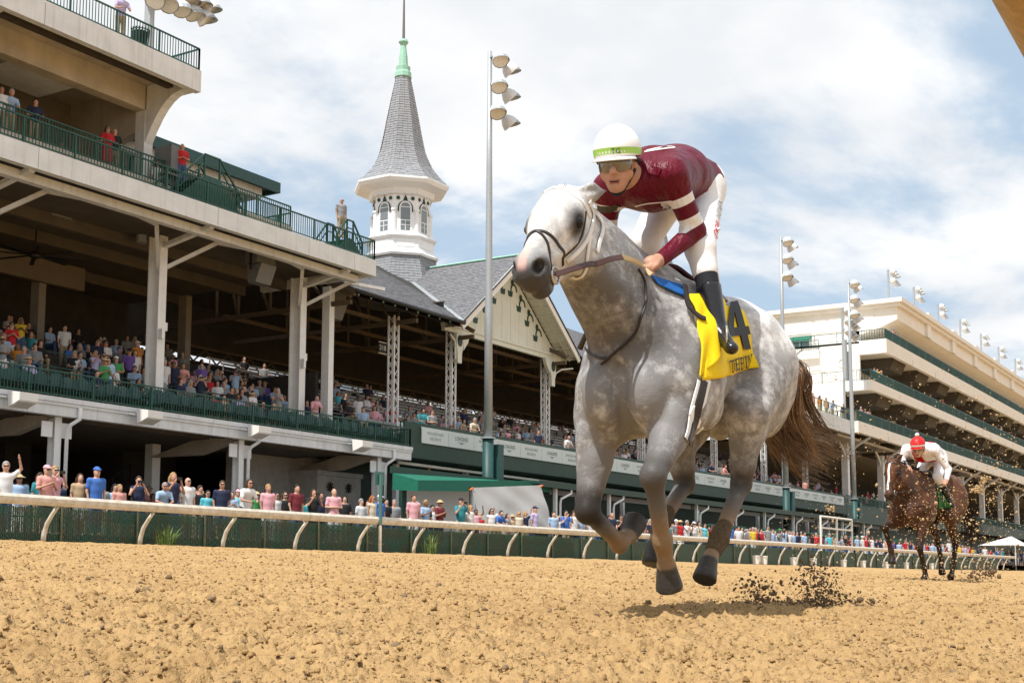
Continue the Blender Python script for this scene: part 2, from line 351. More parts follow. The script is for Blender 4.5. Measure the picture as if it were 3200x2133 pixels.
# top deck column with curved haunches
def column(x,y,z0,z1,w=.34,d=.44,name='column',m=None,flange=True):
    g=MB()
    if flange:   # wide flange steel: two flanges and a web
        g.box((x-w/2,y-d/2,z0),(x+w/2,y-d/2+.06,z1)); g.box((x-w/2,y+d/2-.06,z0),(x+w/2,y+d/2,z1)); g.box((x-.05,y-d/2+.061,z0),(x+.05,y+d/2-.061,z1))
    else: g.box((x-w/2,y-d/2,z0),(x+w/2,y+d/2,z1))
    return g.build(name,m or M_white,GS)
def haunch(x,pts,w=.3,m=None):
    g=MB(); g.prism([(x-w/2,y,z) for y,z in pts],(w,0,0)); return g.build('haunch_bracket',m or M_conc,GS)
def arc(y0,z0,y1,z1,bul,n=7):
    o=[]
    for i in range(n+1):
        t=i/n; o.append((y0+(y1-y0)*t, z0+(z1-z0)*(t**bul)))
    return o
for x in (33.15,25.1,17.0):
    column(x,37.0,13.7,18.29,.42,.5,flange=False,m=M_conc)
    haunch(x,[(36.74,18.29),(34.79,18.29)]+arc(34.79,17.80,36.74,16.1,2.3),.36)
    haunch(x,[(37.26,18.29),(41,18.29)]+arc(41,15.0,37.26,16.6,.5),.36,M_conc2)
# back wall of the top storey with its window band
g=MB(); g.box((XL,40.95,16.35),(33.0,41.2,18.29)); g.build('upper_wall',M_tan,GS)
g=MB(); g.box((XL,40.95,13.7),(33.0,41.2,14.5)); g.build('window_sill_wall',M_tan,GS)
for i in range(13):
    x0=XL+i*1.46
    f=MB(); f.box((x0,40.93,14.5),(x0+.09,41.1,16.35)); f.box((x0+.09,40.93,16.26),(x0+1.46,41.1,16.35)); w=f.build('window',M_conc,GS)
    f=MB(); f.box((x0+.092,41.0,14.5),(x0+1.458,41.03,16.258)); f.build('pane',M_glass,w)
g=MB(); g.box((27.6,36.2+1.5,17.55),(30.4,38.6+1.0,18.29)); g.build('duct_box',M_conc,GS)
g=MB(); g.box((33.5,36.2,14.6),(34.1,37.0,15.0)); g.box((33.6,36.0,15.1),(34.25,36.9,16.1)); g.box((33.35,35.95,14.9),(34.4,37.1,14.98)); g.build('equipment_bracket',M_grey,GS)
# middle deck
fascia(XL,44.2,12.95,13.67)
g=MB(); g.box((43.93,YF+.29,12.95),(44.2,41,13.66)); g.build('deck_end_beam',M_conc,GS)
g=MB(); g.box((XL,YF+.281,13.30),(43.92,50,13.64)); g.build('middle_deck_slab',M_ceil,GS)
railing(GS,(XL,YF+.08,13.68),(44.15,YF+.08,13.68),.87,post=2.02)
railing(GS,(44.15,YF+.08,13.68),(44.15,38,13.68),.87,post=1.8)
g=MB(); g.box((XL,36.2,13.66),(40.6,36.4,14.55)); g.build('seating_riser',M_conc2,GS)
g=MB(); g.box((XL,36.41,14.3),(40.6,37.9,14.5)); g.build('upper_walkway',M_conc2,GS)
railing(GS,(XL,36.3,14.56),(40.6,36.3,14.56),.9,post=2.0)
railing(GS,(40.6,36.3,13.68),(40.6,39.8,13.68),1.5,post=1.8)
# soffit of the middle deck: edge beam, cross arms, trusses
g=MB(); g.box((XL,35.25,12.72),(43.9,35.55,13.02)); g.build('edge_beam',M_conc,GS)
g=MB(); g.box((XL,34.95,13.08),(43.9,35.1,13.29)); g.build('gutter_channel',M_brown,GS)
for x in (18.5,26.6,34.6,42.7):
    column(x,37.6,5.5,12.95,.38,.62)
    a=MB(); a.beam((x,37.3,12.55),(x,34.8,12.98),.22,.16); a.build('cantilever_arm',M_conc,GS)
    a=MB()
    for s in (-1,1): a.beam((x,37.55,11.6),(x+s*1.6,36.0,12.9),.14,.14); a.beam((x+s*1.6,36.0,12.86),(x+s*3.4,35.5,12.86),.12,.14)
    a.build('strut',M_conc,GS)
    a=MB(); a.box((x-.16,37.08,8.9),(x-.02,37.25,9.3)); a.box((x+.2,37.35,9.9-.6),(x+.36,37.6,9.62)); a.build('wall_box',M_white,GS)
    column(x,44.5,6.5,12.9,.34,.5,m=M_tan,flange=False)
for y in (39.5,42,46):
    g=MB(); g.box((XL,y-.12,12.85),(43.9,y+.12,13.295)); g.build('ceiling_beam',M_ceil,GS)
g=MB(); g.box((XL,44.0,11.9),(36.5,44.3,12.86)); g.box((XL,47,10.0),(34,47.3,11.0)); g.build('tan_bulkhead',mat('bulkhead_tan',(.16,.13,.09),.9,var=.15,scale=1.5),GS)
g=MB(); g.box((XL,49.7,5.5),(44.6,50.4,13.29)); g.build('back_wall',M_dark,GS)
g=MB(); g.box((XL,47.05,8.6),(33.5,47.1,9.98)); g.build('box_glazing',M_glass,GS)
# lower balcony
fascia(XL,46.95,5.10,5.69,lip=1)
g=MB(); g.box((XL,YF+.281,5.38),(46.6,36.4,5.66)); g.build('lower_balcony_slab',M_conc2,GS)
g=MB(); g.box((46.62,YF+.29,5.12),(46.95,38,5.66)); g.build('deck_end_beam',M_conc,GS)
railing(GS,(XL,YF+.06,5.70),(46.9,YF+.06,5.70),.83,post=2.45,bal=.125)
railing(GS,(46.9,YF+.06,5.70),(46.9,36.5,5.70),.83,post=1.2)
# seating steps behind the rail
NROW=13
def row_z(i): return 5.66+.36*i
def row_y(i): return 35.9+.92*i
g=MB()
for i in range(1,NROW): g.box((XL,row_y(i)-.44,row_z(i)-.34 if i>1 else 5.2),(44.4,50,row_z(i)))
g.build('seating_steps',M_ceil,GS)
for i in (1,3,6):
    railing(GS,(XL,row_y(i)-.42,row_z(i)+.005),(44.3,row_y(i)-.42,row_z(i)+.005),.62,name='box_rail',post=2.7,bal=0,rr=.022)
# columns under the lower balcony, downpipes, plates
for x in (19.6,28.06,36.5,45.05):
    column(x,34.98,.5,5.37,.26,.34)
    g=MB(); g.box((x-.62,34.84,4.42),(x-.2,34.87,4.92)); g.box((x+.14,34.84,4.42),(x+.56,34.87,4.92)); g.build('bolt_plate',M_white,GS)
    g=MB(); g.tube([(x+.5,34.4,5.42),(x+.5,34.4,5.05),(x+.3,34.6,4.85),(x+.24,34.68,4.7),(x+.24,34.68,1.0)],.065,8); g.build('downpipe',M_white,GS,smooth=True)
    g=MB(); g.prism([(x-.13,34.79,5.1),(x-.13,36.9,5.3),(x-.13,39.6,4.65),(x-.13,36.9,4.62),(x-.13,35.16,5.02)],(.26,0,0)); g.build('haunch_bracket',M_conc2,GS)
    column(x+.2,39.8,.5,5.35,.42,.42,flange=False,m=M_white)
g=MB(); g.box((XL,36.41,5.38),(46.6,41.5,5.52)); g.build('lower_soffit',M_brown,GS)
g=MB(); g.box((XL,47.0,.5),(54,47.3,5.54)); g.build('undercroft_back_wall',M_dark,GS)
g=MB(); g.box((33.0,44.0,.5),(34.2,46.9,5.3)); g.build('undercroft_wall_block',M_dark,GS)
g=MB(); g.box((38,43.0,.5),(41,46.9,5.3)); g.build('undercroft_wall_block',M_dark,GS)
# stair inside the undercroft
g=MB()
for i in range(12): g.box((34.3+.3*i,42.6,.75+.24*i),(34.6+.3*i,43.6,.95+.24*i))
g.build('undercroft_stair',M_dark,GS)
railing(GS,(34.3,42.5,1.0),(38.0,42.5,3.8),.9,mat_=M_black,post=1.2,bal=.16)
for i,(x) in enumerate((25.95,31.05,36.45,42.65)):
    s=thing('wedge_floodlight',['white wedge floodlight on the lower fascia at the picture edge','white wedge floodlight on the lower fascia just right of the first front post','white wedge floodlight on the lower fascia above the middle front post','white wedge floodlight on the lower fascia nearest the banner'][i],'floodlight',(x,34.4,5.45),'wedge floodlights on the lower fascia')
    g=MB(); g.prism([(x-.32,34.2,5.62),(x-.32,33.62,5.55),(x-.32,33.62,5.30),(x-.32,34.12,5.12)],(.68,0,0)); g.build('housing',M_stwhite,s)
    g=MB(); g.prism([(x-.28,33.66,5.285),(x-.28,34.08,5.125),(x-.28,34.07,5.105),(x-.28,33.64,5.262)],(.60,0,0)); g.build('lens',M_lens,s)
    g=MB(); g.tube([(x-.36,34.2,5.42),(x-.5,34.3,5.44),(x-.5,34.48,5.44)],.035,6); g.build('mount_arm',M_white,s)
# hanging loudspeakers
def speaker(px,py,Yv,label,w=.8):
    p=atY(px,py,Yv); s=thing('hanging_loudspeaker',label,'loudspeaker',p,'hanging loudspeakers')
    x,y,z=p; g=MB(); g.box((x-w*.55,y-.3,z),(x+w*.55,y+.35,z+.62)); g.build('upper_cabinet',M_grey,s)
    g=MB(); g.prism([(x-w*.4,y-.42,z-.03),(x-w*.4,y+.4,z-.03),(x-w*.4,y+.30,z-.8),(x-w*.4,y-.1,z-.78)],(w*.9,0,0)); g.build('horn_cabinet',M_grey,s)
    g=MB(); g.beam((x-w*.6,y,z+1.4),(x-w*.6,y,z-.3),.06,.06,up=(1,0,0)); g.beam((x+w*.6,y,z+1.4),(x+w*.6,y,z-.3),.06,.06,up=(1,0,0)); g.beam((x-w*.6,y,z+1.0),(x+w*.6,y,z+1.0),.06,.06); g.build('yoke',M_black,s)
speaker(815,828,36.6,'grey two-box loudspeaker hung beside the second white column',1.0)
speaker(690,770,40,'dark loudspeaker cluster under the ceiling left of the grey one',1.0)
speaker(185,620,39.5,'black loudspeaker under the deck at far left',1.0)
speaker(1045,945,38,'dark loudspeaker under the slate roof corner',.9)
# ceiling fan
p=atY(110,797,41.0); fan=thing('ceiling_fan','black ceiling fan with eight blades under the middle deck','fan',p)
g=MB(); g.tube([p+np.array((0,0,.1)),p+np.array((0,0,1.0))],.035,6); g.build('down_rod',M_black,fan)
g=MB(); g.lathe([(.05,-.14),(.2,-.1),(.22,.05),(.08,.12)],p,10); g.build('motor',M_black,fan,smooth=True)
for k in range(8):
    a=k*math.pi/4+.2; d=np.array((math.cos(a),math.sin(a),0)); g=MB(); g.beam(p+d*.2,p+d*1.75,.16,.02); g.build('blade',M_black,fan)
# green pavilion roof on the middle deck
PV=thing('pavilion','green edged flat roof pavilion on the middle deck','pavilion',(38,41,13.7))
a=atY(400,400,39.5); b=atY(864,567,39.5)
g=MB(); z=a[2]; g.box((33.3,39.5,z-.28),(b[0],46,z)); g.build('roof',M_green2,PV)
g=MB(); g.box((33.4,39.38,z-.42),(b[0]+.15,39.49,z+.06)); g.box((b[0]+.01,39.5,z-.42),(b[0]+.15,46,z+.06)); g.build('green_trim',M_pole,PV)
g=MB(); g.box((33.4,39.9,z-.75),(b[0]-.5,45.5,z-.281)); g.build('soffit',M_conc,PV)
g=MB(); g.box((33.3,42.0,13.65),(b[0]-1.2,45.5,z-.76)); g.build('wall',M_tan,PV)
for x in (35.5,38.6,41.6): 
    g=MB(); g.box((x,40.3,13.65),(x+.16,40.46,z-.76)); g.build('post',M_pole,PV)
# green steel stairs on the middle deck
def gstair(x,y,z,w,h,label):
    s=thing('steel_stair',label,'stairs',(x,y,z)); n=5
    g=MB(); g.prism([(x,y,z),(x+w*.4,y,z+h),(x+w*.62,y,z+h),(x+w,y,z)],(0,.06,0)); g.prism([(x,y+1.1,z),(x+w*.4,y+1.1,z+h),(x+w*.62,y+1.1,z+h),(x+w,y+1.1,z)],(0,.06,0)); g.build('stringer',M_green,s)
    for i in range(n):
        t=i/n; g=MB(); g.box((x+w*.4*t,y+.07,z+h*t),(x+w*.4*t+.3,y+1.09,z+h*t+.05)); g.build('tread',M_green,s)
        g=MB(); g.box((x+w-w*.38*t-.3,y+.07,z+h*t),(x+w-w*.38*t,y+1.09,z+h*t+.05)); g.build('tread',M_green,s)
    g=MB()
    pts=[(x+.1,z+.75),(x+w*.4,z+h+.8),(x+w*.62,z+h+.8),(x+w-.1,z+.75)]
    for yy in (y+.03,y+1.13):
        for (a0,b0),(a1,b1) in zip(pts[:-1],pts[1:]): g.beam((a0,yy,b0),(a1,yy,b1),.06,.06); g.beam((a0,yy,b0-.35),(a1,yy,b1-.35),.04,.04)
        for (a0,b0),zz in zip(pts,(z,z+h,z+h,z)): g.beam((a0,yy,zz),(a0,yy,b0),.06,.06,up=(1,0,0))
    g.build('handrail',M_green,s)
q=atY(545,590,35.0); gstair(q[0],34.95,13.68,3.6,1.25,'green steel stair with handrails on the middle deck')
q=atY(1075,768,35.0); gstair(q[0]-.6,34.95,13.68,1.9,.75,'small green steel stair at the end of the middle deck')
# bin and floodlight on the top deck
p=atY(438,120,35.2); t=thing('litter_bin','green slatted litter bin behind the top railing','bin',(p[0],35.2,18.6))
g=MB(); g.lathe([(.2,0),(.26,.75),(.26,.8)],(p[0],35.2,18.6),14); g.build('drum',M_black,t)
for k in range(18):
    a=k*2*math.pi/18; g=MB(); g.beam((p[0]+.25*math.cos(a),35.2+.25*math.sin(a),18.62),(p[0]+.33*math.cos(a),35.2+.33*math.sin(a),19.5),.05,.02,up=(math.cos(a),math.sin(a),0)); g.build('slat',M_green2,t)
g=MB(); g.tube([(p[0]+.3*math.cos(a*math.pi/8),35.2+.3*math.sin(a*math.pi/8),19.45) for a in range(17)],.02,5,caps=False); g.build('rim',M_green2,t)
# ------------------------------------------------------------------ spired grandstand
TS=thing('spired_grandstand','slate roofed grandstand with white gables and lattice columns behind the sponsor banner','grandstand',(76,36,.8))
COLX=[44.62,49.6,54.5,64.1,69.15,76.6,84.1,88.8,99.0,103.9,109]
def lattice(x,y,z0,z1,w=.34):
    g=MB()
    for sx in (-1,1):
        for sy in (-1,1): g.box((x+sx*w/2-.035,y+sy*w/2-.035,z0),(x+sx*w/2+.035,y+sy*w/2+.035,z1))
    o=g.build('column',M_white,TS)
    b=MB(); n=int((z1-z0)/.42)
    for i in range(n):
        a=z0+(z1-z0)*i/n; c=z0+(z1-z0)*(i+1)/n; s=1 if i%2 else -1
        for f in (-1,1):
            b.beam((x-s*w/2,y+f*w/2,a),(x+s*w/2,y+f*w/2,c),.035,.03); b.beam((x+f*w/2,y-s*w/2,a),(x+f*w/2,y+s*w/2,c),.035,.03)
    stuff(b.build('lacing',M_white,o)); return o
for i,x in enumerate(COLX):
    if i==0: g=MB(); g.box((x-.17,37.3,6),(x+.17,37.72,12.9)); g.build('column',M_white,TS)
    else: lattice(x,37.6,5.6,12.45)
EAVE_Z,EAVE_Y,RID_Z,RID_Y=12.60,36.0,17.4,44.5
MS=(RID_Z-EAVE_Z)/(RID_Y-EAVE_Y); GX=[59.3,93.95]; GH=6.0; GSL=(17.4-12.6)/GH
PC=[[(44.6,0),(53.3,0),(59.3,1),(44.6,1)],[(65.3,0),(87.95,0),(93.95,1),(59.3,1)],[(99.95,0),(112.4,0),(112.4,1),(93.95,1)]]
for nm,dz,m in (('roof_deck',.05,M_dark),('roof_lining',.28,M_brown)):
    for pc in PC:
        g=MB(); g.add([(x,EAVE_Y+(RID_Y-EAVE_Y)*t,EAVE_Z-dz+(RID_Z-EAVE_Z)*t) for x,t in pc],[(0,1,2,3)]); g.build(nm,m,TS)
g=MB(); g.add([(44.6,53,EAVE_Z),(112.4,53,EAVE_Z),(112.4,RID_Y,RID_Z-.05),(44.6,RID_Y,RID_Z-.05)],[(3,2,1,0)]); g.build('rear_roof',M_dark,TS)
def in_gable(x,y): return any(abs(x-c)<(RID_Z-EAVE_Z-MS*(y-EAVE_Y))/GSL+.02 for c in GX)
# slate courses of the main roof, each slate with its own butt edge
def slates(name,fn,nu,nv,du,dv,m,parent,keep,lift=.022):
    """fn(u,v)->point; u along the course, v up the slope"""
    g=MB()
    for j in range(nv):
        off=.5*(j%2)
        for i in range(-1,nu):
            u0=(i+off)*du; u1=u0+du*.97; u0=max(u0,0); u1=min(u1,nu*du)
            if u1-u0<.05: continue
            v0=j*dv+RNG.uniform(-.012,.012); v1=(j+1.35)*dv
            if v1>nv*dv+.1: v1=nv*dv
            if not keep((u0+u1)/2,(v0+v1)/2): continue
            a=fn(u0,v0); b=fn(u1,v0); c=fn(u1,v1); d=fn(u0,v1); n=np.cross(b-a,d-a); n/=np.linalg.norm(n); l=lift*RNG.uniform(.7,1.4)
            a2=a+n*l; b2=b+n*l*RNG.uniform(.8,1.2); g.add([a2,b2,c+n*.004,d+n*.004,a,b],[(0,1,2,3),(4,5,1,0)])
    o=g.build(name,m,parent,fix=False); stuff(o); return o
SL=math.hypot(RID_Y-EAVE_Y,RID_Z-EAVE_Z)
def mainfn(x0):
    return lambda u,v: np.array((x0+u,EAVE_Y+(RID_Y-EAVE_Y)*v/SL,EAVE_Z+(RID_Z-EAVE_Z)*v/SL))
slates('slates',mainfn(44.6),36,int(SL/.2),.30,.2,M_slate,TS,lambda u,v: not in_gable(44.6+u,EAVE_Y+(RID_Y-EAVE_Y)*v/SL))
slates('slates',mainfn(61.0),46,int(SL/.3),.62,.3,M_slate,TS,lambda u,v: not in_gable(61.0+u,EAVE_Y+(RID_Y-EAVE_Y)*v/SL))
slates('slates',mainfn(89.52),37,int(SL/.3),.62,.3,M_slate,TS,lambda u,v: not in_gable(89.52+u,EAVE_Y+(RID_Y-EAVE_Y)*v/SL))
# gutters, eave rafters, rake
for x0,x1 in ((44.55,53.2),(65.4,87.9),(100,112.4)):
    g=MB(); g.tube([(x0,EAVE_Y-.1,EAVE_Z-.04),(x1,EAVE_Y-.1,EAVE_Z-.04)],.11,8); g.build('gutter',M_black,TS,smooth=True)
    g=MB(); n=int((x1-x0)/.9)
    for i in range(n): g.box((x0+.3+i*.9,EAVE_Y-.02,EAVE_Z-.2),(x0+.36+i*.9,EAVE_Y+.02,EAVE_Z-.1))
    g.build('gutter_brackets',M_copper,TS)
g=MB(); g.beam((44.62,EAVE_Y-.05,EAVE_Z-.12),(44.62,RID_Y,RID_Z-.12),.16,.3); g.build('rake_board',M_wood,TS)
# roof trusses seen from below
for x in COLX:
    g=MB(); zr=lambda y: EAVE_Z-.35+MS*(y-EAVE_Y)
    g.beam((x,36.2,12.1),(x,48,12.1),.16,.2); g.beam((x,36.2,zr(36.2)),(x,44.4,zr(44.4)),.16,.2)
    for a,b in ((37.6,39.2),(39.2,41),(41,43),(43,44.4)):
        g.beam((x,a,12.1),(x,b,zr(b)),.1,.1); g.beam((x,b,12.1),(x,b,zr(b)),.1,.1)
    g.build('roof_truss',M_wood,TS)
for y in (38.2,41,44):
    g=MB(); g.box((44.7,y-.08,12.16),(112,y+.08,12.34)); g.build('purlin',M_wood,TS)
# gables
ORN=[((59.27,15.43),(59.44,16.07)),((60.17,14.73),(60.32,15.38)),((61.05,14.06),(61.2,14.7)),((61.97,13.35),(62.1,14.0))]
def gable(c,near):
    G=MB(); yw=37.25; yo=36.05
    # vertical boards
    nb=13
    for i in range(nb):
        x0=c-5.75+11.5*i/nb; x1=c-5.75+11.5*(i+1)/nb-.025
        z0=12.75; t0=17.1-GSL*abs(x0-c); t1=17.1-GSL*abs(x1-c)
        if max(t0,t1)<z0+.05: continue
        g=MB(); poly=[(x0,yw,z0),(x1,yw,z0),(x1,yw,max(t1,z0+.01))]
        if x0<c<x1: poly.append((c,yw,17.1))
        poly.append((x0,yw,max(t0,z0+.01))); g.prism(poly,(0,.08,0)); g.build('gable_board',M_cream,TS)
    g=MB(); g.box((c-6.0,yw-.06,12.35),(c+6.0,yw+.14,12.6)); g.box((c-6.05,yw-.12,12.601),(c+6.05,yw+.14,12.74)); g.build('gable_beam',M_cream,TS)
    for s in (-1,1):
        g=MB(); g.beam((c+s*(GH+.12),yo,EAVE_Z-.22),(c,yo,RID_Z-.13),.09,.34,up=(0,0,1)); g.build('barge_board',M_stwhite,TS)
        g=MB(); g.beam((c+s*(GH+.16),yo-.06,EAVE_Z-.03),(c,yo-.06,RID_Z+.06),.1,.05,up=(0,0,1)); g.build('drip_edge',M_black,TS)
        # soffit panels with battens
        g=MB(); g.add([(c+s*(GH+.05),yo+.05,EAVE_Z-.16),(c,yo+.05,RID_Z-.16),(c,yw+.02,RID_Z-.16),(c+s*(GH+.05),yw+.02,EAVE_Z-.16)],[(0,1,2,3)]); g.build('gable_soffit',M_cream,TS)
        b=MB()
        for i in range(12):
            t=(i+.5)/12; x=c+s*GH*t; z=RID_Z-.19-GSL*GH*t; b.beam((x,yo+.06,z),(x,yw,z),.09,.05,up=(-s*GSL,0,1))
        b.beam((c+s*GH,(yo+yw)/2,EAVE_Z-.2),(c,(yo+yw)/2,RID_Z-.2),.07,.05); b.build('soffit_battens',M_cream,TS)
        # ornaments cut in green
        for k,((ax,az),(bx,bz)) in enumerate(ORN):
            ox=lambda q: c+s*(q-59.3)
            ax2,bx2=ax+.42,bx+.42
            g=MB(); y=yw-.02; w=.26
            g.prism([(ox(ax2-w),y,az+.17),(ox(ax2-.12),y,az+.13),(ox(ax2+.12),y,az+.13),(ox(ax2+w),y,az+.17),(ox(ax2+w*.72),y,az-.17),(ox(ax2-w*.72),y,az-.17)],(0,.017,0)); g.build('urn_ornament',M_green2,TS)
            g=MB(); pts=[]; cx,cz=ax2+.36,az+.2
            for q in range(9):
                t=math.radians(190-q*24); pts.append((cx+.3*math.cos(t),cz+.36*math.sin(t)))
            for (x0,z0),(x1,z1) in zip(pts[:-1],pts[1:]): g.beam((ox(x0),y+.005,z0),(ox(x1),y+.005,z1),.02,.11,up=(0,0,1))
            g.build('crescent_ornament',M_green2,TS)
            g=MB(); q=[(ox(bx2+.05)+.15*math.cos(t*math.pi/7),y,bz+.19*math.sin(t*math.pi/7)) for t in range(14)]; g.prism(q,(0,.017,0)); g.build('disc_ornament',M_green2,TS)
    # corner brackets with green discs
    for x in (c-4.8,c+4.8):
        s=1 if x>c else -1
        g=MB(); g.prism([(x-.3,37.05,12.34),(x+.3,37.05,12.34),(x+.3,37.05,11.7),(x+.2,37.05,11.3),(x+.18,37.05,10.8),(x-.18,37.05,10.8),(x-.2,37.05,11.3),(x-.3,37.05,11.7)],(0,.2,0))
        g.prism([(x-s*.3,37.05,12.34),(x-s*.9,37.05,12.34),(x-s*.75,37.05,11.95),(x-s*.35,37.05,11.5)],(0,.2,0)); o=g.build('corner_bracket',M_cream,TS)
        g=MB(); g.prism([(x+.22*math.cos(t*math.pi/8),37.03,11.95+.3*math.sin(t*math.pi/8)) for t in range(16)],(0,.018,0)); g.build('disc_ornament',M_green2,o)
        g=MB(); g.tube([(x+s*.2,37.2,11.0),(x+s*.35,37.1,11.6),(x+s*.7,36.9,11.85),(x+s*1.5,36.6,12.0)],.05,6); g.build('pipe_brace',M_white,TS)
    du,dv=(.32,.2) if near else (.62,.3); L=RID_Y-yo; gsl=math.hypot(GH,17.4-12.6)
    for s in (-1,1):
        if not near and s>0: continue
        fn=lambda u,v,s=s: np.array((c+s*(GH+.1-GH*v/gsl),(RID_Y-u) if s<0 else (yo+u),EAVE_Z-.08+(17.4-12.6)*v/gsl))
        def keep(u,v,s=s):
            p=fn(u,v); return p[2]>EAVE_Z+MS*(p[1]-EAVE_Y)-.05
        slates('gable_slates',fn,int(L/du),int(gsl/dv),du,dv,M_slate,TS,keep)
        g=MB(); a=fn(0,0); b=fn(L,0); cc=fn(L,gsl); d=fn(0,gsl)
        # clipped deck under the slates
        if s<0: g.add([(c-GH-.05,yo,EAVE_Z-.12),(c,yo,RID_Z-.04),(c,RID_Y,RID_Z-.04)],[(0,1,2)])
        else: g.add([(c+GH+.05,yo,EAVE_Z-.12),(c,RID_Y,RID_Z-.04),(c,yo,RID_Z-.04)],[(0,1,2)])
        g.build('gable_deck',M_dark,TS)
        g=MB(); g.beam((c+s*GH,EAVE_Y+.02,EAVE_Z+.06),(c,RID_Y,RID_Z+.03),.34,.03,up=(s*.4,-.3,1)); g.build('valley_flashing',M_copper if False else M_galv,TS)
    g=MB(); g.tube([(c,yo-.05,RID_Z+.03),(c,RID_Y,RID_Z+.03)],.07,6); g.build('ridge_cap',M_copper,TS)
gable(GX[0],True); gable(GX[1],False)
# roof vent
p=atY(1402,950,38.0); x=54.4; z=17.4-GSL*(59.3-x); 
v=thing('roof_vent','small black box vent on the gable slope','vent',(x,38.3,z))
g=MB(); g.beam((x,38.3,z-.1),(x-.1,38.3,z+.55),.42,.42,up=(0,1,0)); g.build('box',M_black,v)
g=MB(); g.beam((x-.1,38.3,z+.551),(x-.11,38.3,z+.61),.5,.5,up=(0,1,0)); g.build('lid',M_wood,v)
# seating rows, walls
def trow_y(i): return 36.0+.95*i
def trow_z(i): return 6.0+.36*i
g=MB()
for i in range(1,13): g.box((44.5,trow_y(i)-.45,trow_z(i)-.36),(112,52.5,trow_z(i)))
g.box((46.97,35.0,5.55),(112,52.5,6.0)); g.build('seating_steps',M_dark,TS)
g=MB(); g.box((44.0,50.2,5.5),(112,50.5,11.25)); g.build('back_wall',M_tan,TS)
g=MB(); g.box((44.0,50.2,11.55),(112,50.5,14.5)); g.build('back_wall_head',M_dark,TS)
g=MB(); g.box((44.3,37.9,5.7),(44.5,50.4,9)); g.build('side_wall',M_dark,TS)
g=MB()
for i in range(40): g.beam((45+i*1.68,49.7,11.1),(45.84+i*1.68,49.7,11.8),.07,.07); g.beam((45.84+i*1.68,49.7,11.8),(46.68+i*1.68,49.7,11.1),.07,.07)
g.box((45,49.62,11.8),(112,49.78,11.92)); g.box((45,49.62,11.02),(112,49.78,11.12)); g.build('rear_truss',M_wood,TS)
# green front with catwalk soffit
g=MB(); g.box((46.97,34.92,5.30),(112,35.0,6.9)); g.build('green_front',M_green2,TS)
g=MB(); g.prism([(46.97,35.001,5.30),(46.97,36.6,5.0),(46.97,36.6,5.5),(46.97,35.001,5.54)],(65,0,0)); g.build('green_soffit',M_green2,TS)
railing(TS,(46.97,35.15,6.0),(112,35.15,6.0),.95,post=2.2,bal=0,rr=.025,mid=.5)
g=MB(); g.tube([(47,35.3,5.05),(64,35.3,4.98),(112,35.3,4.9)],.075,8); g.build('drain_pipe',M_cream,TS,smooth=True)
g=MB(); g.box((46,38.3,.5),(112,38.6,5.5)); g.build('green_lower_wall',M_green2,TS)
for x in [47.3,53.0,58.6,64.4,70,75.6,81.2,86.8,92.4,98,103.6,109]:
    g=MB(); g.box((x,35.6,.6),(x+.22,35.82,5.02)); g.build('post',M_white,TS)
# painted brick wing below the stand end, arch and vents
BW=thing('brick_wing','white painted brick wing with an arch under the grandstand corner','building',(43.5,38.2,.8))
g=MB(); g.box((40.6,39.2,.5),(47.2,39.6,5.35)); g.build('wall',M_brick,BW)
g=MB(); g.box((44.2,37.6,.5),(47.25,39.19,4.4)); g.build('projecting_wall',M_brick,BW)
g=MB(); g.box((44.1,37.5,4.401),(47.3,39.195,4.6)); g.box((44.15,37.55,2.9),(47.28,37.6,3.1)); g.box((40.6,39.1,2.9),(44.1,39.19,3.1)); g.build('stone_band',M_brick,BW)
for q in range(9):
    t0=math.radians(180-20*q); t1=math.radians(160-20*q); g=MB()
    g.prism([(42.2+1.1*math.cos(t0),39.1,2.4+1.1*math.sin(t0)),(42.2+1.5*math.cos(t0),39.1,2.4+1.5*math.sin(t0)),(42.2+1.5*math.cos(t1-.02),39.1,2.4+1.5*math.sin(t1-.02)),(42.2+1.1*math.cos(t1-.02),39.1,2.4+1.1*math.sin(t1-.02))],(0,.09,0)); g.build('voussoir',M_brick,BW)
for x in (45.0,46.3):
    g=MB()
    for q in range(4): a=q*math.pi/4; g.beam((x-.22*math.cos(a),37.52,3.9-.22*math.sin(a)),(x+.22*math.cos(a),37.52,3.9+.22*math.sin(a)),.05,.05,up=(0,1,0))
    g.build('star_vent',M_dark,BW)
g=MB(); g.box((45.2,37.52,1.9),(46.6,37.58,2.6)); g.build('window_opening',M_black,BW)
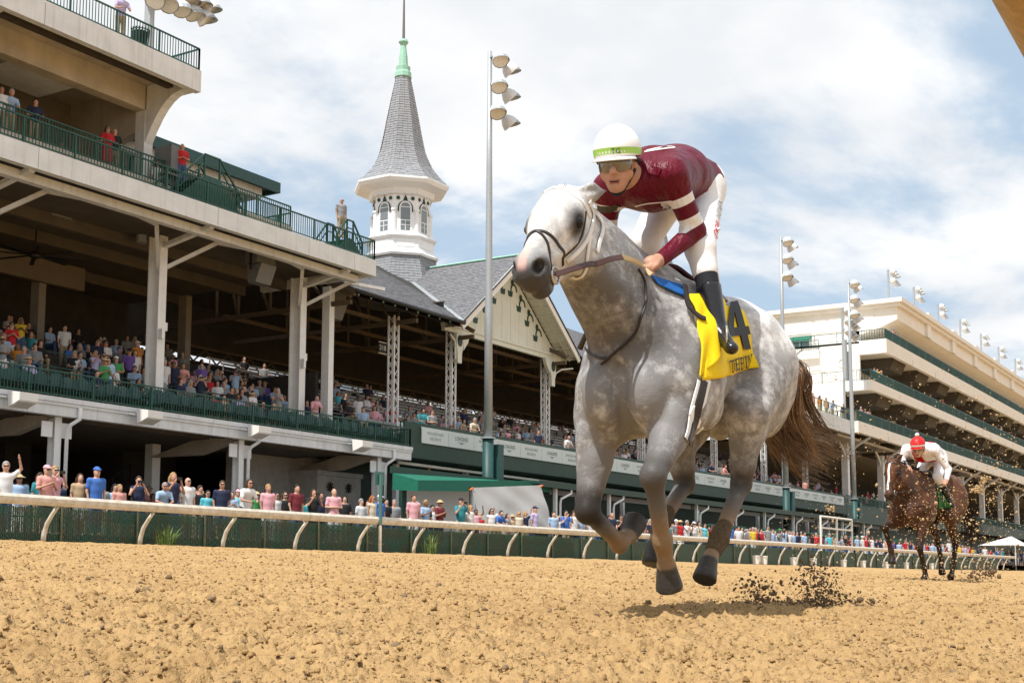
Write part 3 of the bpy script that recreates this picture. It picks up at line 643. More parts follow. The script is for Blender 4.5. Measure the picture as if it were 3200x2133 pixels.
# ------------------------------------------------------------------ spire towers
def tower(c,label):
    cx,cy=c; T=thing('spire_tower',label,'tower',(cx,cy,16.4),'twin spires'); R8=math.pi/8
    def ring(prof,nm,m): g=MB(); g.lathe([(r/math.cos(R8),z) for r,z in prof],(cx,cy,0),8,rot=R8); return g.build(nm,m,T)
    ring([(2.5,15.6),(2.15,16.9),(1.95,17.6),(1.9,18.0)],'skirt_core',M_slate2)
    ring([(2.02,18.0),(2.08,18.12),(1.95,18.3),(1.86,18.4)],'base_cornice',M_tower)
    ring([(1.8,18.4),(1.8,19.05)],'base_panel',M_tower)
    ring([(1.9,19.05),(1.98,19.15),(1.85,19.3)],'sill_moulding',M_tower)
    ring([(1.58,19.3),(1.58,21.6)],'drum',M_tower)
    ring([(1.7,21.6),(1.78,21.75),(1.85,21.95),(2.5,22.12),(2.62,22.3),(2.62,22.42)],'eave',M_tower)
    core=[(2.58,22.42),(2.3,22.68),(1.95,23.1),(1.68,23.5),(1.48,23.95),(1.27,24.5),(1.05,25.6),(.86,26.7),(.60,28.1),(.40,29.1)]
    ring(core,'spire_core',M_slate2)
    # slate courses
    for nm,prof,dz,m in (('spire_slates',core,.155,M_slate2),('skirt_slates',[(2.5,15.6),(2.15,16.9),(1.95,17.6),(1.9,18.0)],.16,M_slate2)):
        g=MB(); zs=np.arange(prof[0][1]+.02,prof[-1][1]-.05,dz)
        rr=lambda z: np.interp(z,[p[1] for p in prof],[p[0] for p in prof])
        for j,z in enumerate(zs):
            for f in range(8):
                a=f*math.pi/4; nrm=np.array((math.cos(a),math.sin(a),0)); tg=np.array((-math.sin(a),math.cos(a),0))
                r0=rr(z)+.035; r1=rr(min(z+dz*1.2,prof[-1][1]))+.008; w0=r0*math.tan(R8); w1=r1*math.tan(R8); k=max(2,int(2*w0/.24))
                if nrm@np.array((.8,.6,0))>.75: k=max(1,k//3)
                for i in range(k):
                    t0=-1+2*(i+.02)/k; t1=-1+2*(i+.98)/k; h=np.array((0,0,RNG.uniform(-.02,.012))); C=np.array((cx,cy,z)); C1=np.array((cx,cy,min(z+dz*1.2,prof[-1][1])))
                    p=[C+nrm*r0+tg*w0*t0+h,C+nrm*r0+tg*w0*t1+h,C1+nrm*r1+tg*w1*t1,C1+nrm*r1+tg*w1*t0,C+nrm*(r0-.035)+tg*w0*t0+h,C+nrm*(r0-.035)+tg*w0*t1+h]
                    g.add(p,[(0,1,2,3),(4,5,1,0)])
        stuff(g.build(nm,m,T,fix=False))
    for f in range(8):
        a=f*math.pi/4; nrm=np.array((math.cos(a),math.sin(a),0)); tg=np.array((-math.sin(a),math.cos(a),0)); C=np.array((cx,cy,0)); up=np.array((0,0,1))
        if nrm@np.array((.8,.6,0))>.3: continue
        B=C+nrm*1.582
        P=lambda t,z,o=0: B+tg*t+up*z+nrm*o
        # window: frame with arched head, panes, muntins
        def archpoly(w,z0,z1,o):
            q=[P(-w,z0,o),P(w,z0,o)]+[P(w*math.cos(t*math.pi/8),z1+w*1.0*math.sin(t*math.pi/8),o) for t in range(9)]; return q
        g=MB(); g.prism(archpoly(.36,19.42,20.85,.0),nrm*.05); w=g.build('window',M_tower,T)
        g=MB(); g.prism(archpoly(.27,19.5,20.85,.051),nrm*.012); g.build('pane',mat('tower_glass',(.16,.19,.21),.12,spec=.9),w)
        g=MB(); g.beam(P(0,19.5,.07),P(0,20.05,.07),.035,.03,up=nrm); g.beam(P(-.27,20.08,.07),P(.27,20.08,.07),.05,.03,up=nrm); g.beam(P(-.27,19.8,.07),P(.27,19.8,.07),.03,.03,up=nrm); g.beam(P(-.27,20.85,.07),P(.27,20.85,.07),.04,.03,up=nrm); g.build('muntins',M_tower,w)
        # green arch, finial and discs
        g=MB(); q=[(.44*math.cos(t*math.pi/10),20.8+.44*math.sin(t*math.pi/10)) for t in range(11)]; q=[(.44,20.6)]+q+[(-.44,20.6)]
        for (t0,z0),(t1,z1) in zip(q[:-1],q[1:]): g.beam(P(t0,z0,.03),P(t1,z1,.03),.03,.09,up=nrm) if False else g.prism([P(t0,z0,.02),P(t1,z1,.02),P(t1*.82,z1-.02 if abs(t1)<.43 else z1,.02),P(t0*.82,z0-.02 if abs(t0)<.43 else z0,.02)],nrm*.03)
        g.prism([P(-.12,21.24,.02),P(.12,21.24,.02),P(.1,21.36,.02),P(0,21.58,.02),P(-.1,21.36,.02)],nrm*.03)
        g.build('arch_ornament',M_green2,T)
        for t in (-.42,.42):
            g=MB(); g.prism([P(t+.11*math.cos(k*math.pi/6),21.38+.11*math.sin(k*math.pi/6),.02) for k in range(12)],nrm*.02); g.build('disc_ornament',M_green2,T)
        # dentils under the eave
        g=MB()
        for k in range(10): t=-.68+.15*k; g.prism([P(t-.04,21.62,.12),P(t+.04,21.62,.12),P(t+.04,21.72,.12),P(t-.04,21.72,.12)],nrm*.08)
        g.build('dentils',M_tower,T)
        g=MB(); g.prism([P(-.5,18.52,.22),P(.5,18.52,.22),P(.5,18.93,.22),P(-.5,18.93,.22)],nrm*.02); g.build('base_inset',M_tower,T)
    for f in range(8):
        a=f*math.pi/4+R8; d=np.array((math.cos(a),math.sin(a),0)); p=np.array((cx,cy,0))+d*1.72
        g=MB(); g.lathe([(.16,19.32),(.13,19.4),(.12,20.55),(.17,20.65),(.17,20.75)],p,8); g.build('pilaster',M_tower,T)
    g=MB(); g.lathe([(.40,29.05),(.52,29.12),(.5,29.4),(.42,29.5),(.44,29.75),(.30,29.8),(.26,30.4),(.16,31.1),(.22,31.2),(.3,31.3),(.24,31.45),(.1,31.5)],(cx,cy,0),10); g.build('copper_finial',M_copper,T,smooth=False)
    g=MB(); g.tube([(cx,cy,31.4),(cx,cy,34.1)],[.085,.05],8); g.build('mast',mat('mast_steel',(.16,.14,.13),.5,.6),T)
    g=MB(); g.lathe([(.02,34.05),(.1,34.12),(.1,34.2),(.02,34.28)],(cx,cy,0),8); g.build('ball',M_copper,T)
    return T
tower((59.3,44.5),'tall white octagonal tower with grey slate spire and copper finial left of the horse')
tower((93.95,44.5),'far slate spire mostly hidden between the jockey and the grey horse')
# ------------------------------------------------------------------ sponsor banner
BN=thing('sponsor_banner','long pale banner with sponsor names along the stand front','banner',(48,34.9,6.4))
bx=[48.2+2.17*i for i in range(13)]; bx=[b for b in bx if b<74.4]+[74.4,80.6]+[80.6+2.17*i for i in range(1,15)]
for i,(a,b) in enumerate(zip(bx[:-1],bx[1:])):
    g=MB(); g.box((a+.012,34.84,6.02),(b-.012,34.90,6.76)); pn=g.build('banner_panel',M_banner,BN); c=(a+b)/2
    def put(txt,size,z,spacing=1,sx=1): 
        vs,fs=text_mb(txt,size,(c,34.834,z),(1,0,0),(0,0,1),sx=sx,spacing=spacing); g=MB(); g.add(vs,fs); g.build('lettering',M_btext,pn,fix=False)
    if b-a>4: put('CHURCHILL DOWNS',.42,6.39,1.1)
    elif i%2==0: put('WOODFORD',.20,6.50,1.15); put('RESERVE',.20,6.26,1.2)
    else:
        put('LONGINES',.27,6.46,.92,.92); g=MB()
        for s in (-1,1):
            for k in range(3): g.prism([(c,34.834,6.30-k*.045),(c+s*(.36-.1*k),34.834,6.325-k*.03),(c,34.834,6.275-k*.045)],(0,.004,0))
        g.build('winged_mark',M_btext,pn)
# ------------------------------------------------------------------ canopy roofs on the apron, awning, white sheet
CP=thing('apron_canopy','long flat green canopy on white posts behind the crowd','canopy',(60,31,.8))
g=MB(); g.box((52.3,30.9,4.12),(112,31.0,4.42)); g.box((52.3,31.001,4.26),(112,34.6,4.36)); g.build('roof',M_green2,CP)
for i in range(11):
    x=54.2+5.6*i; g=MB(); g.box((x,31.2,.6),(x+.16,31.36,4.25)); g.build('post',M_white,CP)
    g=MB(); g.tube([(x+1.1,30.95,4.1),(x+1.1,30.95,3.95),(x+.35,31.1,3.65),(x+.3,31.12,3.4),(x+.3,31.12,.8)],.06,6); g.build('downpipe',M_white,CP)
    g=MB(); g.box((x-.2,31.4,3.85),(x+5.2,31.5,4.1)); g.build('truss_beam',M_grey,CP)
for i in range(5):
    x=70+9*i; g=MB(); g.box((x,29.9,2.72),(x+5.5,30.0,2.95)); g.box((x,30.0,2.86),(x+5.5,31.5,2.92)); t=thing('small_awning','low green awning under the canopy, '+['nearest to','second from','third from','fourth from','farthest from'][i]+' the white sheet','awning',(x,30,.8),'low green awnings'); g.build('canvas',M_awn,t)
    g=MB(); g.tube([(x+.1,30.05,.7),(x+.1,30.05,2.8)],.04,6); g.build('pole',M_white,t); g=MB(); g.tube([(x+5.4,30.05,.7),(x+5.4,30.05,2.8)],.04,6); g.build('pole',M_white,t)
AW=thing('green_awning','large green canvas awning above the winner enclosure','awning',(46,32,.8))
g=MB(); x0,x1,y0,y1=43.2,54.0,31.4,32.7
g.add([(x0,y0,3.42),(x1,y0,3.95),(x1,y0,4.5),(x0,y0,3.86),(x0,y1,4.2),(x1,y1,4.5),(x0,y1,3.5),(x1,y1,4.0)],[(0,1,2,3),(3,2,5,4),(0,3,4,6),(1,7,5,2)]); g.build('canvas',M_awn,AW)
for x in (47.6,):
    g=MB(); g.tube([(x,31.6,.7),(x,31.6,3.7)],.09,10); g.build('pole',M_white,AW)
g=MB(); g.box((43.2,32.71,4.2),(53.4,32.85,4.5)); g.build('upper_gutter',M_green2,AW)
g=MB(); g.box((44.6,33.2,.6),(53,33.35,3.9)); PW=thing('white_block_wall','white painted block wall under the awning','wall',(48,33.2,.8)); g.build('wall',M_stwhite,PW)
g=MB(); g.box((44.3,33.0,.6),(44.6,33.19,3.6)); g.build('green_door_frame',M_green2,PW)
SG=thing('suites_sign','small dark sign reading Winner\'s Circle Suites on the white wall','sign',(43.7,34.6,1.9))
p=atY(1232,1612,34.6); g=MB(); g.box((p[0]-.55,34.56,p[2]-.25),(p[0]+.55,34.6,p[2]+.25)); b=g.build('board',M_green2,SG)
for t,dz in (("Winner's Circle",.08),('Suites',-.1)):
    vs,fs=text_mb(t,.14,(p[0],34.552,p[2]+dz),(1,0,0),(0,0,1)); g=MB(); g.add(vs,fs); g.build('lettering',M_stwhite,b,fix=False)
SH=thing('white_backdrop','white cloth sheet stretched on a dark frame behind the crowd','backdrop',(45,28.6,.8))
A,B=atY(1475,1523,28.9),atY(1692,1515,28.9); n,m_=40,16; g=MB()
for j in range(m_+1):
    for i in range(n+1):
        u=i/n; w=j/m_; x=A[0]+(B[0]-A[0])*u; zt=A[2]+(B[2]-A[2])*u; z=zt-1.95*w
        fold=.05*math.sin((u*9+w*6.5))*w+.035*math.sin(u*17-w*11)*(1-abs(u-.6))
        g.v.append((x,28.95-.7*w+fold,z)); 
for j in range(m_):
    for i in range(n): g.f.append((j*(n+1)+i,j*(n+1)+i+1,(j+1)*(n+1)+i+1,(j+1)*(n+1)+i)); g.m.append(0)
g.build('cloth',M_sheet,SH,smooth=True)
for P_ in (A,B):
    g=MB(); g.tube([(P_[0],29.0,1.0),(P_[0],29.0,P_[2]+.03)],.03,6); g.build('stand_pole',M_black,SH)
    g=MB(); g.beam((P_[0]-.12,28.92,P_[2]-.1),(P_[0]+.12,28.92,P_[2]+.0),.09,.05); g.build('clamp',mat('orange_plastic',(.7,.16,.03),.5),SH)
# section number signs
for k,(px,py,lab) in enumerate(((1196,1087,'dark sign 318 hanging beside the first lattice column'),(1806,1237,'dark sign 318 hanging right of the near gable'))):
    p=atY(px,py,39.2); s=thing('section_sign',lab,'sign',p,'section signs')
    g=MB(); g.box((p[0]-.32,39.2,p[2]-.22),(p[0]+.32,39.23,p[2]+.22)); b=g.build('board',M_black,s)
    vs,fs=text_mb('318',.36,(p[0],39.192,p[2]),(1,0,0),(0,0,1)); g=MB(); g.add(vs,fs); g.build('digits',M_stwhite,b,fix=False)
    g=MB(); g.box((p[0]-.32,39.19,p[2]+.26),(p[0]+.32,39.22,p[2]+.3)); g.box((p[0]-.32,39.19,p[2]-.3),(p[0]+.32,39.22,p[2]-.26)); g.build('bars',M_stwhite,s)
    g=MB(); g.tube([(p[0],39.21,p[2]+.3),(p[0],39.21,12.0)],.015,5); g.build('hanger',M_black,s)
# ------------------------------------------------------------------ clubhouse on the right, stepped balconies
CB=thing('clubhouse','cream stucco clubhouse with four stepped balconies and green rails on the right','building',(160,40,.8))
XE=290.
def cbox(a,b,nm,m=None): g=MB(); g.box(a,b); return g.build(nm,m or M_cream2,CB)
lv=[(124.75,21.57,22.95,24.75),(119.3,17.26,18.18,21.56),(114.8,12.78,13.83,17.25)]
for k,(x0,zb,zt,zc) in enumerate(lv):
    cbox((x0,34.5,zb),(XE,34.9,zt),'balcony_fascia'); cbox((x0,34.91,zb),(x0+.5,37.2,zt),'fascia_return',M_stwhite)
    cbox((x0+.5,34.91,zb+.45),(XE,46,zt-.1),'balcony_slab')
    rl=railing(CB,(x0+.1,34.65,zt),(XE,34.65,zt),1.0,post=2.6,bal=.24,br=.035,rr=.04)
    railing(CB,(x0+.1,34.65,zt),(x0+.1,37.2,zt),1.0,post=2.4,bal=.24,br=.02,rr=.03)
    # recessed wall and window bays
    cbox((x0+5.5,39.2,zt-.1),(XE,39.5,zc+.35 if k else 27),'recessed_wall')
    i=0; x=x0+7.5
    while x<XE-8 and x<230:
        g=MB(); g.box((x,39.12,zt+.3),(x+5.2,39.19,zt+2.3)); w=g.build('window',M_stwhite,CB)
        for q in range(5):
            g=MB(); g.box((x+.08+q*1.03,39.09,zt+.4),(x+.98+q*1.03,39.119,zt+2.2)); g.build('pane',mat('club_glass',(.10,.15,.19),.1,spec=.9),w)
        x+=7.6
    # cantilever boxes under the slab, recess shade put into their dark colour
    x=x0+6
    while x<250:
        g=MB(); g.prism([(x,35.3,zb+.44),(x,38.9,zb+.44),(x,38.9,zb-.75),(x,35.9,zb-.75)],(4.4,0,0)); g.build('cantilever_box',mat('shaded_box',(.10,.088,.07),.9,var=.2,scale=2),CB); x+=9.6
    x=x0+9.6
    while x<250:
        g=MB(); g.box((x,34.42,zb-.1),(x+.1,34.499,zb+.6)); g.build('scupper',M_stwhite,CB); x+=9.6
# end walls stepping back floor by floor, terraces
cbox((129,38.4,22.85),(129.4,48,24.75),'white_band_wall',M_stwhite)
cbox((128.95,36.9,24.751),(129.4,48,26.9),'parapet_wall')
for y0,y1 in ((38.6,41.6),(41.8,43.0),(43.4,47.6)):
    g=MB(); g.box((128.9,y0,24.95),(128.949,y1,26.5)); g.build('raised_panel',M_cream2,CB)
g=MB(); g.box((128.6,34.1,26.9),(XE,48.3,27.25)); g.box((128.3,33.8,27.251),(XE,48.6,27.68)); g.build('cornice',M_cream2,CB)
g=MB(); g.prism([(129,34.5,26.89),(129,34.5,25.6),(129,36.0,25.0),(129,38.3,24.4),(129,39,24.2),(129,39,26.89)],(XE-129,0,0)); g.build('roof_cove',M_cream2,CB)
x=140
while x<250:
    g=MB(); g.box((x,34.2,25.5),(x+1.6,34.499,26.89)); g.box((x-.2,34.0,27.69),(x+1.8,35.2,28.1)); g.build('pier',M_cream2,CB); x+=11.5
cbox((124.75,37.21,18.1),(125.1,46.5,22.9),'end_wall'); cbox((124.75,37.21,22.7),(129,46.5,22.9),'terrace_slab')
cbox((119.3,37.21,13.7),(119.65,46,18.15),'end_wall'); cbox((119.65,37.21,17.9),(124.7,46,18.15),'terrace_slab')
railing(CB,(124.85,37.2,22.95),(124.85,44,22.95),1.0,post=2.2,bal=.3,rr=.03)
railing(CB,(119.4,37.2,18.18),(119.4,45.5,18.18),1.0,post=2.2,bal=.3,rr=.03)
# lowest terrace block
g=MB(); g.box((101.8,35.0,12.55),(114.79,35.4,13.78)); g.build('terrace_fascia',M_conc,CB); cbox((101.8,35.41,12.55),(102.2,44,13.78),'terrace_return',M_cream2); cbox((102.2,35.41,13.1),(119.2,44,13.6),'terrace_slab')
railing(CB,(101.9,35.1,13.8),(114.8,35.1,13.8),1.0,post=2.2,bal=.3,rr=.03); railing(CB,(101.9,35.1,13.8),(101.9,44,13.8),1.0,post=2.2,bal=.3,rr=.03)
# windows, awning, stair and arch ornament on the end walls
g=MB(); 
w=MB(); w.box((128.86,43.6,23.0),(128.94,46.8,24.3)); w=w.build('window',M_stwhite,CB)
for y in (43.7,44.75,45.8): q=MB(); q.box((128.82,y,23.1),(128.859,y+.95,24.2)); q.build('pane',mat('club_glass',(.10,.15,.19),.1,spec=.9),w)
g=MB(); g.prism([(128.9,43.4,24.75),(128.0,43.4,24.25),(128.0,43.4,24.1),(128.9,43.4,24.55)],(0,3.6,0)); g.build('window_awning',M_awn,CB)
g=MB(); g.prism([(124.3,41.2,22.3),(124.3,43.0,22.3),(124.3,47.2,19.0),(124.3,47.2,18.3),(124.3,43.0,21.55),(124.3,41.2,21.55)],(.44,0,0)); g.build('outside_stair',M_stwhite,CB)
railing(CB,(124.35,41.2,22.35),(124.35,43.0,22.35),1.0,post=1.8,bal=.25,rr=.03); railing(CB,(124.35,43.0,22.35),(124.35,47.2,19.05),1.0,post=1.8,bal=.25,rr=.03)
for q in range(10):
    t0=math.radians(18*q); t1=math.radians(18*q+16.5); y0,z0=41.6,18.9; g=MB()
    g.prism([(124.74,y0+1.5*math.cos(t0),z0+1.5*math.sin(t0)),(124.74,y0+1.9*math.cos(t0),z0+1.9*math.sin(t0)),(124.74,y0+1.9*math.cos(t1),z0+1.9*math.sin(t1)),(124.74,y0+1.5*math.cos(t1),z0+1.5*math.sin(t1))],(-.08,0,0)); g.build('voussoir',M_cream2,CB)
for y0 in (38.9,44.3):
    g=MB(); g.tube([(124.7,y0+.42*math.cos(t*math.pi/8),20.9+.42*math.sin(t*math.pi/8)) for t in range(17)],.07,5,caps=False); g.build('roundel',M_cream2,CB)
# stand under the clubhouse: branching columns, seats, lower green front
for i in range(11):
    x=119+11.75*i; g=MB(); g.box((x-.3,36.8,5.5),(x+.3,37.4,12.4)); g.build('column',M_white,CB)
    g=MB()
    for dx,dy in ((-2.6,0),(2.6,0),(0,-2.4)):
        pts=[(x+dx*t,37.1+dy*t,10.6+2.1*(t**.55)) for t in np.linspace(0,1,7)]
        g.tube(pts,.13,6)
    g.build('branching_arm',M_white,CB)
g=MB(); g.box((112.1,34.92,5.0),(XE,35.0,6.2)); g.build('green_front',M_green2,CB)
railing(CB,(112.1,34.95,6.2),(XE,34.95,6.2),.8,post=2.2,bal=.3,br=.025,rr=.035)
g=MB()
for i in range(1,13): g.box((112.1,trow_y(i)-.45,trow_z(i)-.36),(XE,52,trow_z(i)))
g.build('seating_steps',M_dark,CB)
cbox((112.1,50.5,5),(XE,50.8,13),'back_wall',M_dark); cbox((112.1,38.3,.5),(XE,38.6,5.0),'lower_wall',M_green2)
cbox((112.1,35.6,12.3),(XE,50,12.54),'stand_ceiling',M_conc2)
FB=thing('far_block','pale blank roof block far beyond the clubhouse','building',(300,60,0)); g=MB(); g.box((262,44,20),(285,64,36.5)); g.build('wall',M_cream2,FB)
# ------------------------------------------------------------------ floodlight poles
def lamp(T,p,axis,r=.34):
    p=np.array(p,float); a=np.array(axis,float); a/=np.linalg.norm(a); u=np.cross(a,(0,0,1)); u/=np.linalg.norm(u); v=np.cross(u,a)
    prof=[(.06,-.38),(.12,-.34),(.2,-.26),(.29,-.12),(.34,.06),(.345,.10)]; n=12; k=r/.34
    vs=[p+a*z*k+(u*math.cos(2*math.pi*i/n)+v*math.sin(2*math.pi*i/n))*q*k for q,z in prof for i in range(n)]
    fs=[(j*n+i,j*n+(i+1)%n,(j+1)*n+(i+1)%n,(j+1)*n+i) for j in range(len(prof)-1) for i in range(n)]+[tuple(range(n))]
    g=MB(); g.add(vs,fs); o=g.build('lamp_housing',M_refl,T,smooth=True)
    vs=[p+a*.07*k+(u*math.cos(2*math.pi*i/n)+v*math.sin(2*math.pi*i/n))*.32*k for i in range(n)]; g=MB(); g.add(vs,[tuple(range(n))]); g.build('lens',M_lens,o,fix=False)
    # visor over the top of the lens
    vs=[];m=7
    for i in range(m):
        t=math.pi*i/(m-1); d=u*math.cos(t)+v*math.sin(t); vs+= [p+a*.10*k+d*.345*k, p+a*(.10+.22*math.sin(t))*k+d*.35*k]
    g=MB(); g.add(vs,[(2*i,2*i+2,2*i+3,2*i+1) for i in range(m-1)]); g.build('visor',M_galv,o,fix=False)
def light_pole(x,y,label,ztop=25.3,zg=6.35,r0=.21,rows=3,group='tall floodlight poles on the apron'):
    T=thing('light_pole',label,'light pole',(x,y,.8),group)
    g=MB(); g.tube([(x,y,.3),(x,y,zg)],r0*1.28,14); g.build('green_lower_pole',M_pole,T,smooth=True)
    g=MB(); g.lathe([(r0*1.7,zg),(r0*1.7,zg+.07)],(x,y,0),14); g.build('flange',M_galv,T)
    g=MB(); g.tube([(x,y,zg+.07),(x,y,zg+6),(x,y,zg+13),(x,y,ztop)],[r0,r0*.86,r0*.68,r0*.5],12); g.build('steel_pole',M_galv,T,smooth=True)
    g=MB(); g.box((x+.3,y-.42,zg-2.1),(x+.72,y-.05,zg-.25)); g.build('control_box',M_pole,T)
    for i in range(rows):
        z=ztop-.3-1.35*i
        g=MB(); g.beam((x-.1,y-.1,z),(x+.95,y-.35,z),.09,.09); g.build('cross_arm',M_galv,T)
        lamp(T,(x-.0+.25-.12*i,y-.45,z-.1),(-.42,-.50,-.80),.42); lamp(T,(x+1.15-.02*i,y-.45,z-.35),(.62,-.40,-.68),.42)
light_pole(50.95,33,'tall light pole with six floodlights standing in front of the banner left of the horse')
light_pole(91.35,33,'tall light pole with six floodlights rising behind the grey horse rump')
light_pole(108.0,33,'tall light pole with six floodlights just left of the clubhouse corner')
def roof_flood(px,py,Yv,label,zb,cols=3,rows=2,group='floodlights on the clubhouse roof',r=.36):
    p=atY(px,py,Yv); T=thing('roof_floodlight',label,'floodlight',(p[0],p[1],zb),group)
    g=MB(); g.tube([(p[0],p[1],zb),(p[0],p[1],p[2]+.6)],.12,8); g.build('pole',M_galv,T)
    for j in range(rows):
        z=p[2]+.4-.95*j
        g=MB(); g.beam((p[0]-.1,p[1],z+.25),(p[0]+cols*.75,p[1]-.3,z+.25),.08,.08); g.build('cross_arm',M_galv,T)
        for i in range(cols): lamp(T,(p[0]+.1+.75*i,p[1]-.5,z-.12*i),(-.25+.3*i,-.55,-.8),r)
for k,(px,py) in enumerate(((2775,862),(2855,915),(2930,968),(3000,1014),(3065,1058),(3120,1098),(3172,1135))):
    roof_flood(px,py,38,['nearest','second','third','fourth','fifth','sixth','farthest'][k]+' of the floodlight clusters along the clubhouse roof edge',27.6)
roof_flood(2632,985,35.6,'large floodlight bank on a short mast at the clubhouse end wall',14,4,3,None,.4)
g=MB(); p=atY(2632,985,35.6); P=[o for o in scene.objects if o.get('label','').startswith('large floodlight bank')][0]
g.box((p[0]-.6,p[1]-.4,17.6),(p[0]-.1,p[1]-.1,21.2)); g.box((p[0]+.15,p[1]-.4,17.6),(p[0]+.65,p[1]-.1,20.2)); g.build('control_cabinet',M_galv,P)
T=thing('deck_floodlight','galvanised floodlight cluster on a post behind the top deck','floodlight',(35.6,39,18.5))
g=MB(); g.tube([(35.0,39,13),(35.0,39,24)],.2,10); g.build('post',M_galv,T)
for (px,py,ax) in ((485,0,(-.6,-.7,-.4)),(528,12,(-.5,-.8,-.4)),(568,28,(-.2,-.85,-.5)),(605,42,(.2,-.85,-.5)),(640,58,(.6,-.7,-.4)),(592,0,(.2,-.85,-.5)),(625,10,(.4,-.8,-.45)),(655,26,(.7,-.6,-.4))):
    lamp(T,atY(px,py,38.6),(ax[0]*.8,ax[1]*.6,ax[2]*1.8),.40)
g=MB(); g.beam(atY(470,-10,39),atY(650,62,39),.1,.1); g.beam(atY(560,-25,39),atY(660,22,39),.1,.1); g.build('cross_arm',M_galv,T)
# ------------------------------------------------------------------ running rail and slatted fence
RL=thing('running_rail','cream outer running rail on curved posts along the dirt','rail',(40,26.2,.8))
def rz(x): return float(gz(x,26.2))
xs=np.concatenate([np.arange(12,60,3.05),np.arange(60,140,3.05)])
for i in range(0,len(xs)-2,2):
    a,b=xs[i],xs[i+2]-.02; g=MB(); pr=[(-.11,0),(-.10,-.09),(-.05,-.17),(.07,-.17),(.1,-.1),(.1,.02),(.05,.07),(-.05,.075)]
    za,zb=rz(a)+1.02-.9*min(0,0),rz(b)+1.02
    za=max(za,1.80); zb=max(zb,1.80)
    vs=[(a,26.1+y,za+z) for y,z in pr]+[(b,26.1+y,zb+z) for y,z in pr]; n=8
    g.add(vs,[(k,(k+1)%n,(k+1)%n+n,k+n) for k in range(n)]+[tuple(range(n-1,-1,-1)),tuple(range(n,2*n))]); g.build('rail_section',M_rail,RL)
for x in xs[:-1]:
    zt=max(rz(x)+1.0,1.78)-.16; zb=rz(x)-.05
    g=MB(); g.tube([(x,26.62,zb),(x,26.6,zb+.25*(zt-zb)),(x,26.5,zb+.55*(zt-zb)),(x,26.3,zb+.82*(zt-zb)),(x,26.14,zt)],[.062,.06,.055,.05,.045],8); g.build('curved_post',M_rail,RL,smooth=True)
FN=thing('slatted_fence','green chain link fence with vertical slats behind the running rail','fence',(40,26.9,.8))
g=MB(); x=14.
while x<135:
    zb=rz(x)-.1; h=.95+.2*max(0,(x-40)/60); h+=random.uniform(-.015,.01)
    w=.042 if x<70 else .046; g.box((x,26.88,zb),(x+w,26.892,zb+h)); x+=.062 if x<70 else .066
stuff(g.build('slats',M_slat,FN))
g=MB(); x=14.
while x<48:
    zb=rz(x)-.05; g.beam((x,26.872,zb),(x+.98*.55,26.872,zb+.98),.006,.006); g.beam((x+.98*.55,26.868,zb),(x,26.868,zb+.98),.006,.006); x+=.085
stuff(g.build('chain_link',M_slat,FN))
for x in np.arange(14.5,132,2.45):
    g=MB(); g.tube([(x,26.84,rz(x)-.1),(x,26.84,rz(x)+1.0)],.036,8); g.build('fence_post',mat('fence_post',(.035,.085,.055),.5,var=.4,scale=3,dirt=(.16,.14,.075)),FN)
g=MB(); 
for a,b in zip(np.arange(14,132,6),np.arange(20,138,6)): g.tube([(a,26.86,rz(a)+.99),(b,26.86,rz(b)+.99)],.02,6)
g.build('top_wire',M_green2,FN)
# green boxes and benches behind the fence (winner circle rails)
for k in range(9):
    x=18+5.2*k; railing(FN,(x,28.6,APR(x)),(x+5.0,28.6,APR(x)),.95,name='inner_rail',post=1.6,bal=0,mid=.5,rr=.03)
# post with green sign plate, back side
p=atY(1187,1720,26.0); S=thing('marker_post','green back of a sign plate on a post at the running rail','sign',(p[0],26.0,p[2]))
g=MB(); g.tube([(p[0],26.0,.7),(p[0],26.0,1.6)],.055,8); g.build('pale_lower_post',M_rail,S)
q=atY(1192,1478,26.0); g=MB(); g.tube([(p[0],26.0,1.6),(p[0],26.0,q[2]-.05)],.06,8); g.build('green_post',mat('sign_green',(.06,.16,.15),.5),S)
g=MB(); g.box((q[0]-.25,26.06,q[2]-.38),(q[0]+.25,26.09,q[2]+.05)); g.build('sign_plate',mat('sign_green',(.06,.16,.15),.5),S)
# white gate frame
G=thing('white_gate_frame','white tubular gate frame standing at the fence','gate',(80,27.4,.8)); A=atY(2566,1705,27.4); B=atY(2664,1715,27.4)
zt=atY(2566,1612,27.4)[2]
for x in (A[0],(A[0]+B[0])/2,B[0]): g=MB(); g.tube([(x,27.4,.3),(x,27.4,zt-.003*(x-A[0]))],.07,8); g.build('upright',M_stwhite,G)
for z in (zt,zt-.75): g=MB(); g.tube([(A[0],27.4,z),(B[0],27.4,z)],.06,8); g.build('crossbar',M_stwhite,G)
# buckets along the fence foot
for k,(px,py) in enumerate(((2363,1764),(2388,1764),(2480,1766),(2543,1766),(2637,1768),(2698,1770),(2770,1773),(2833,1775),(2912,1778))):
    p=atY(px,py,26.0); x=p[0]; zb=float(gz(x,26.0)); T=thing('white_bucket',['first','second','third','fourth','fifth','sixth','seventh','eighth','ninth'][k]+' white plastic bucket from the left along the fence foot','bucket',(x,26.0,zb),'white buckets at the fence foot')
    g=MB(); g.lathe([(.17,0),(.2,.42),(.215,.42),(.215,.47),(.19,.47),(.18,.4),(.15,.03)],(x,26.0,zb),14); g.build('pail',M_stwhite,T,smooth=False)
    g=MB(); g.tube([(x-.21,25.99,zb+.43),(x-.15,25.86,zb+.33),(x,25.8,zb+.29),(x+.15,25.86,zb+.33),(x+.21,25.99,zb+.43)],.008,5); g.build('handle',M_galv,T)
T=thing('white_tent','white peaked tent roof at the right picture edge','tent',(125,28,.8)); p=atY(3148,1702,28); q=atY(3190,1680,28); g=MB()
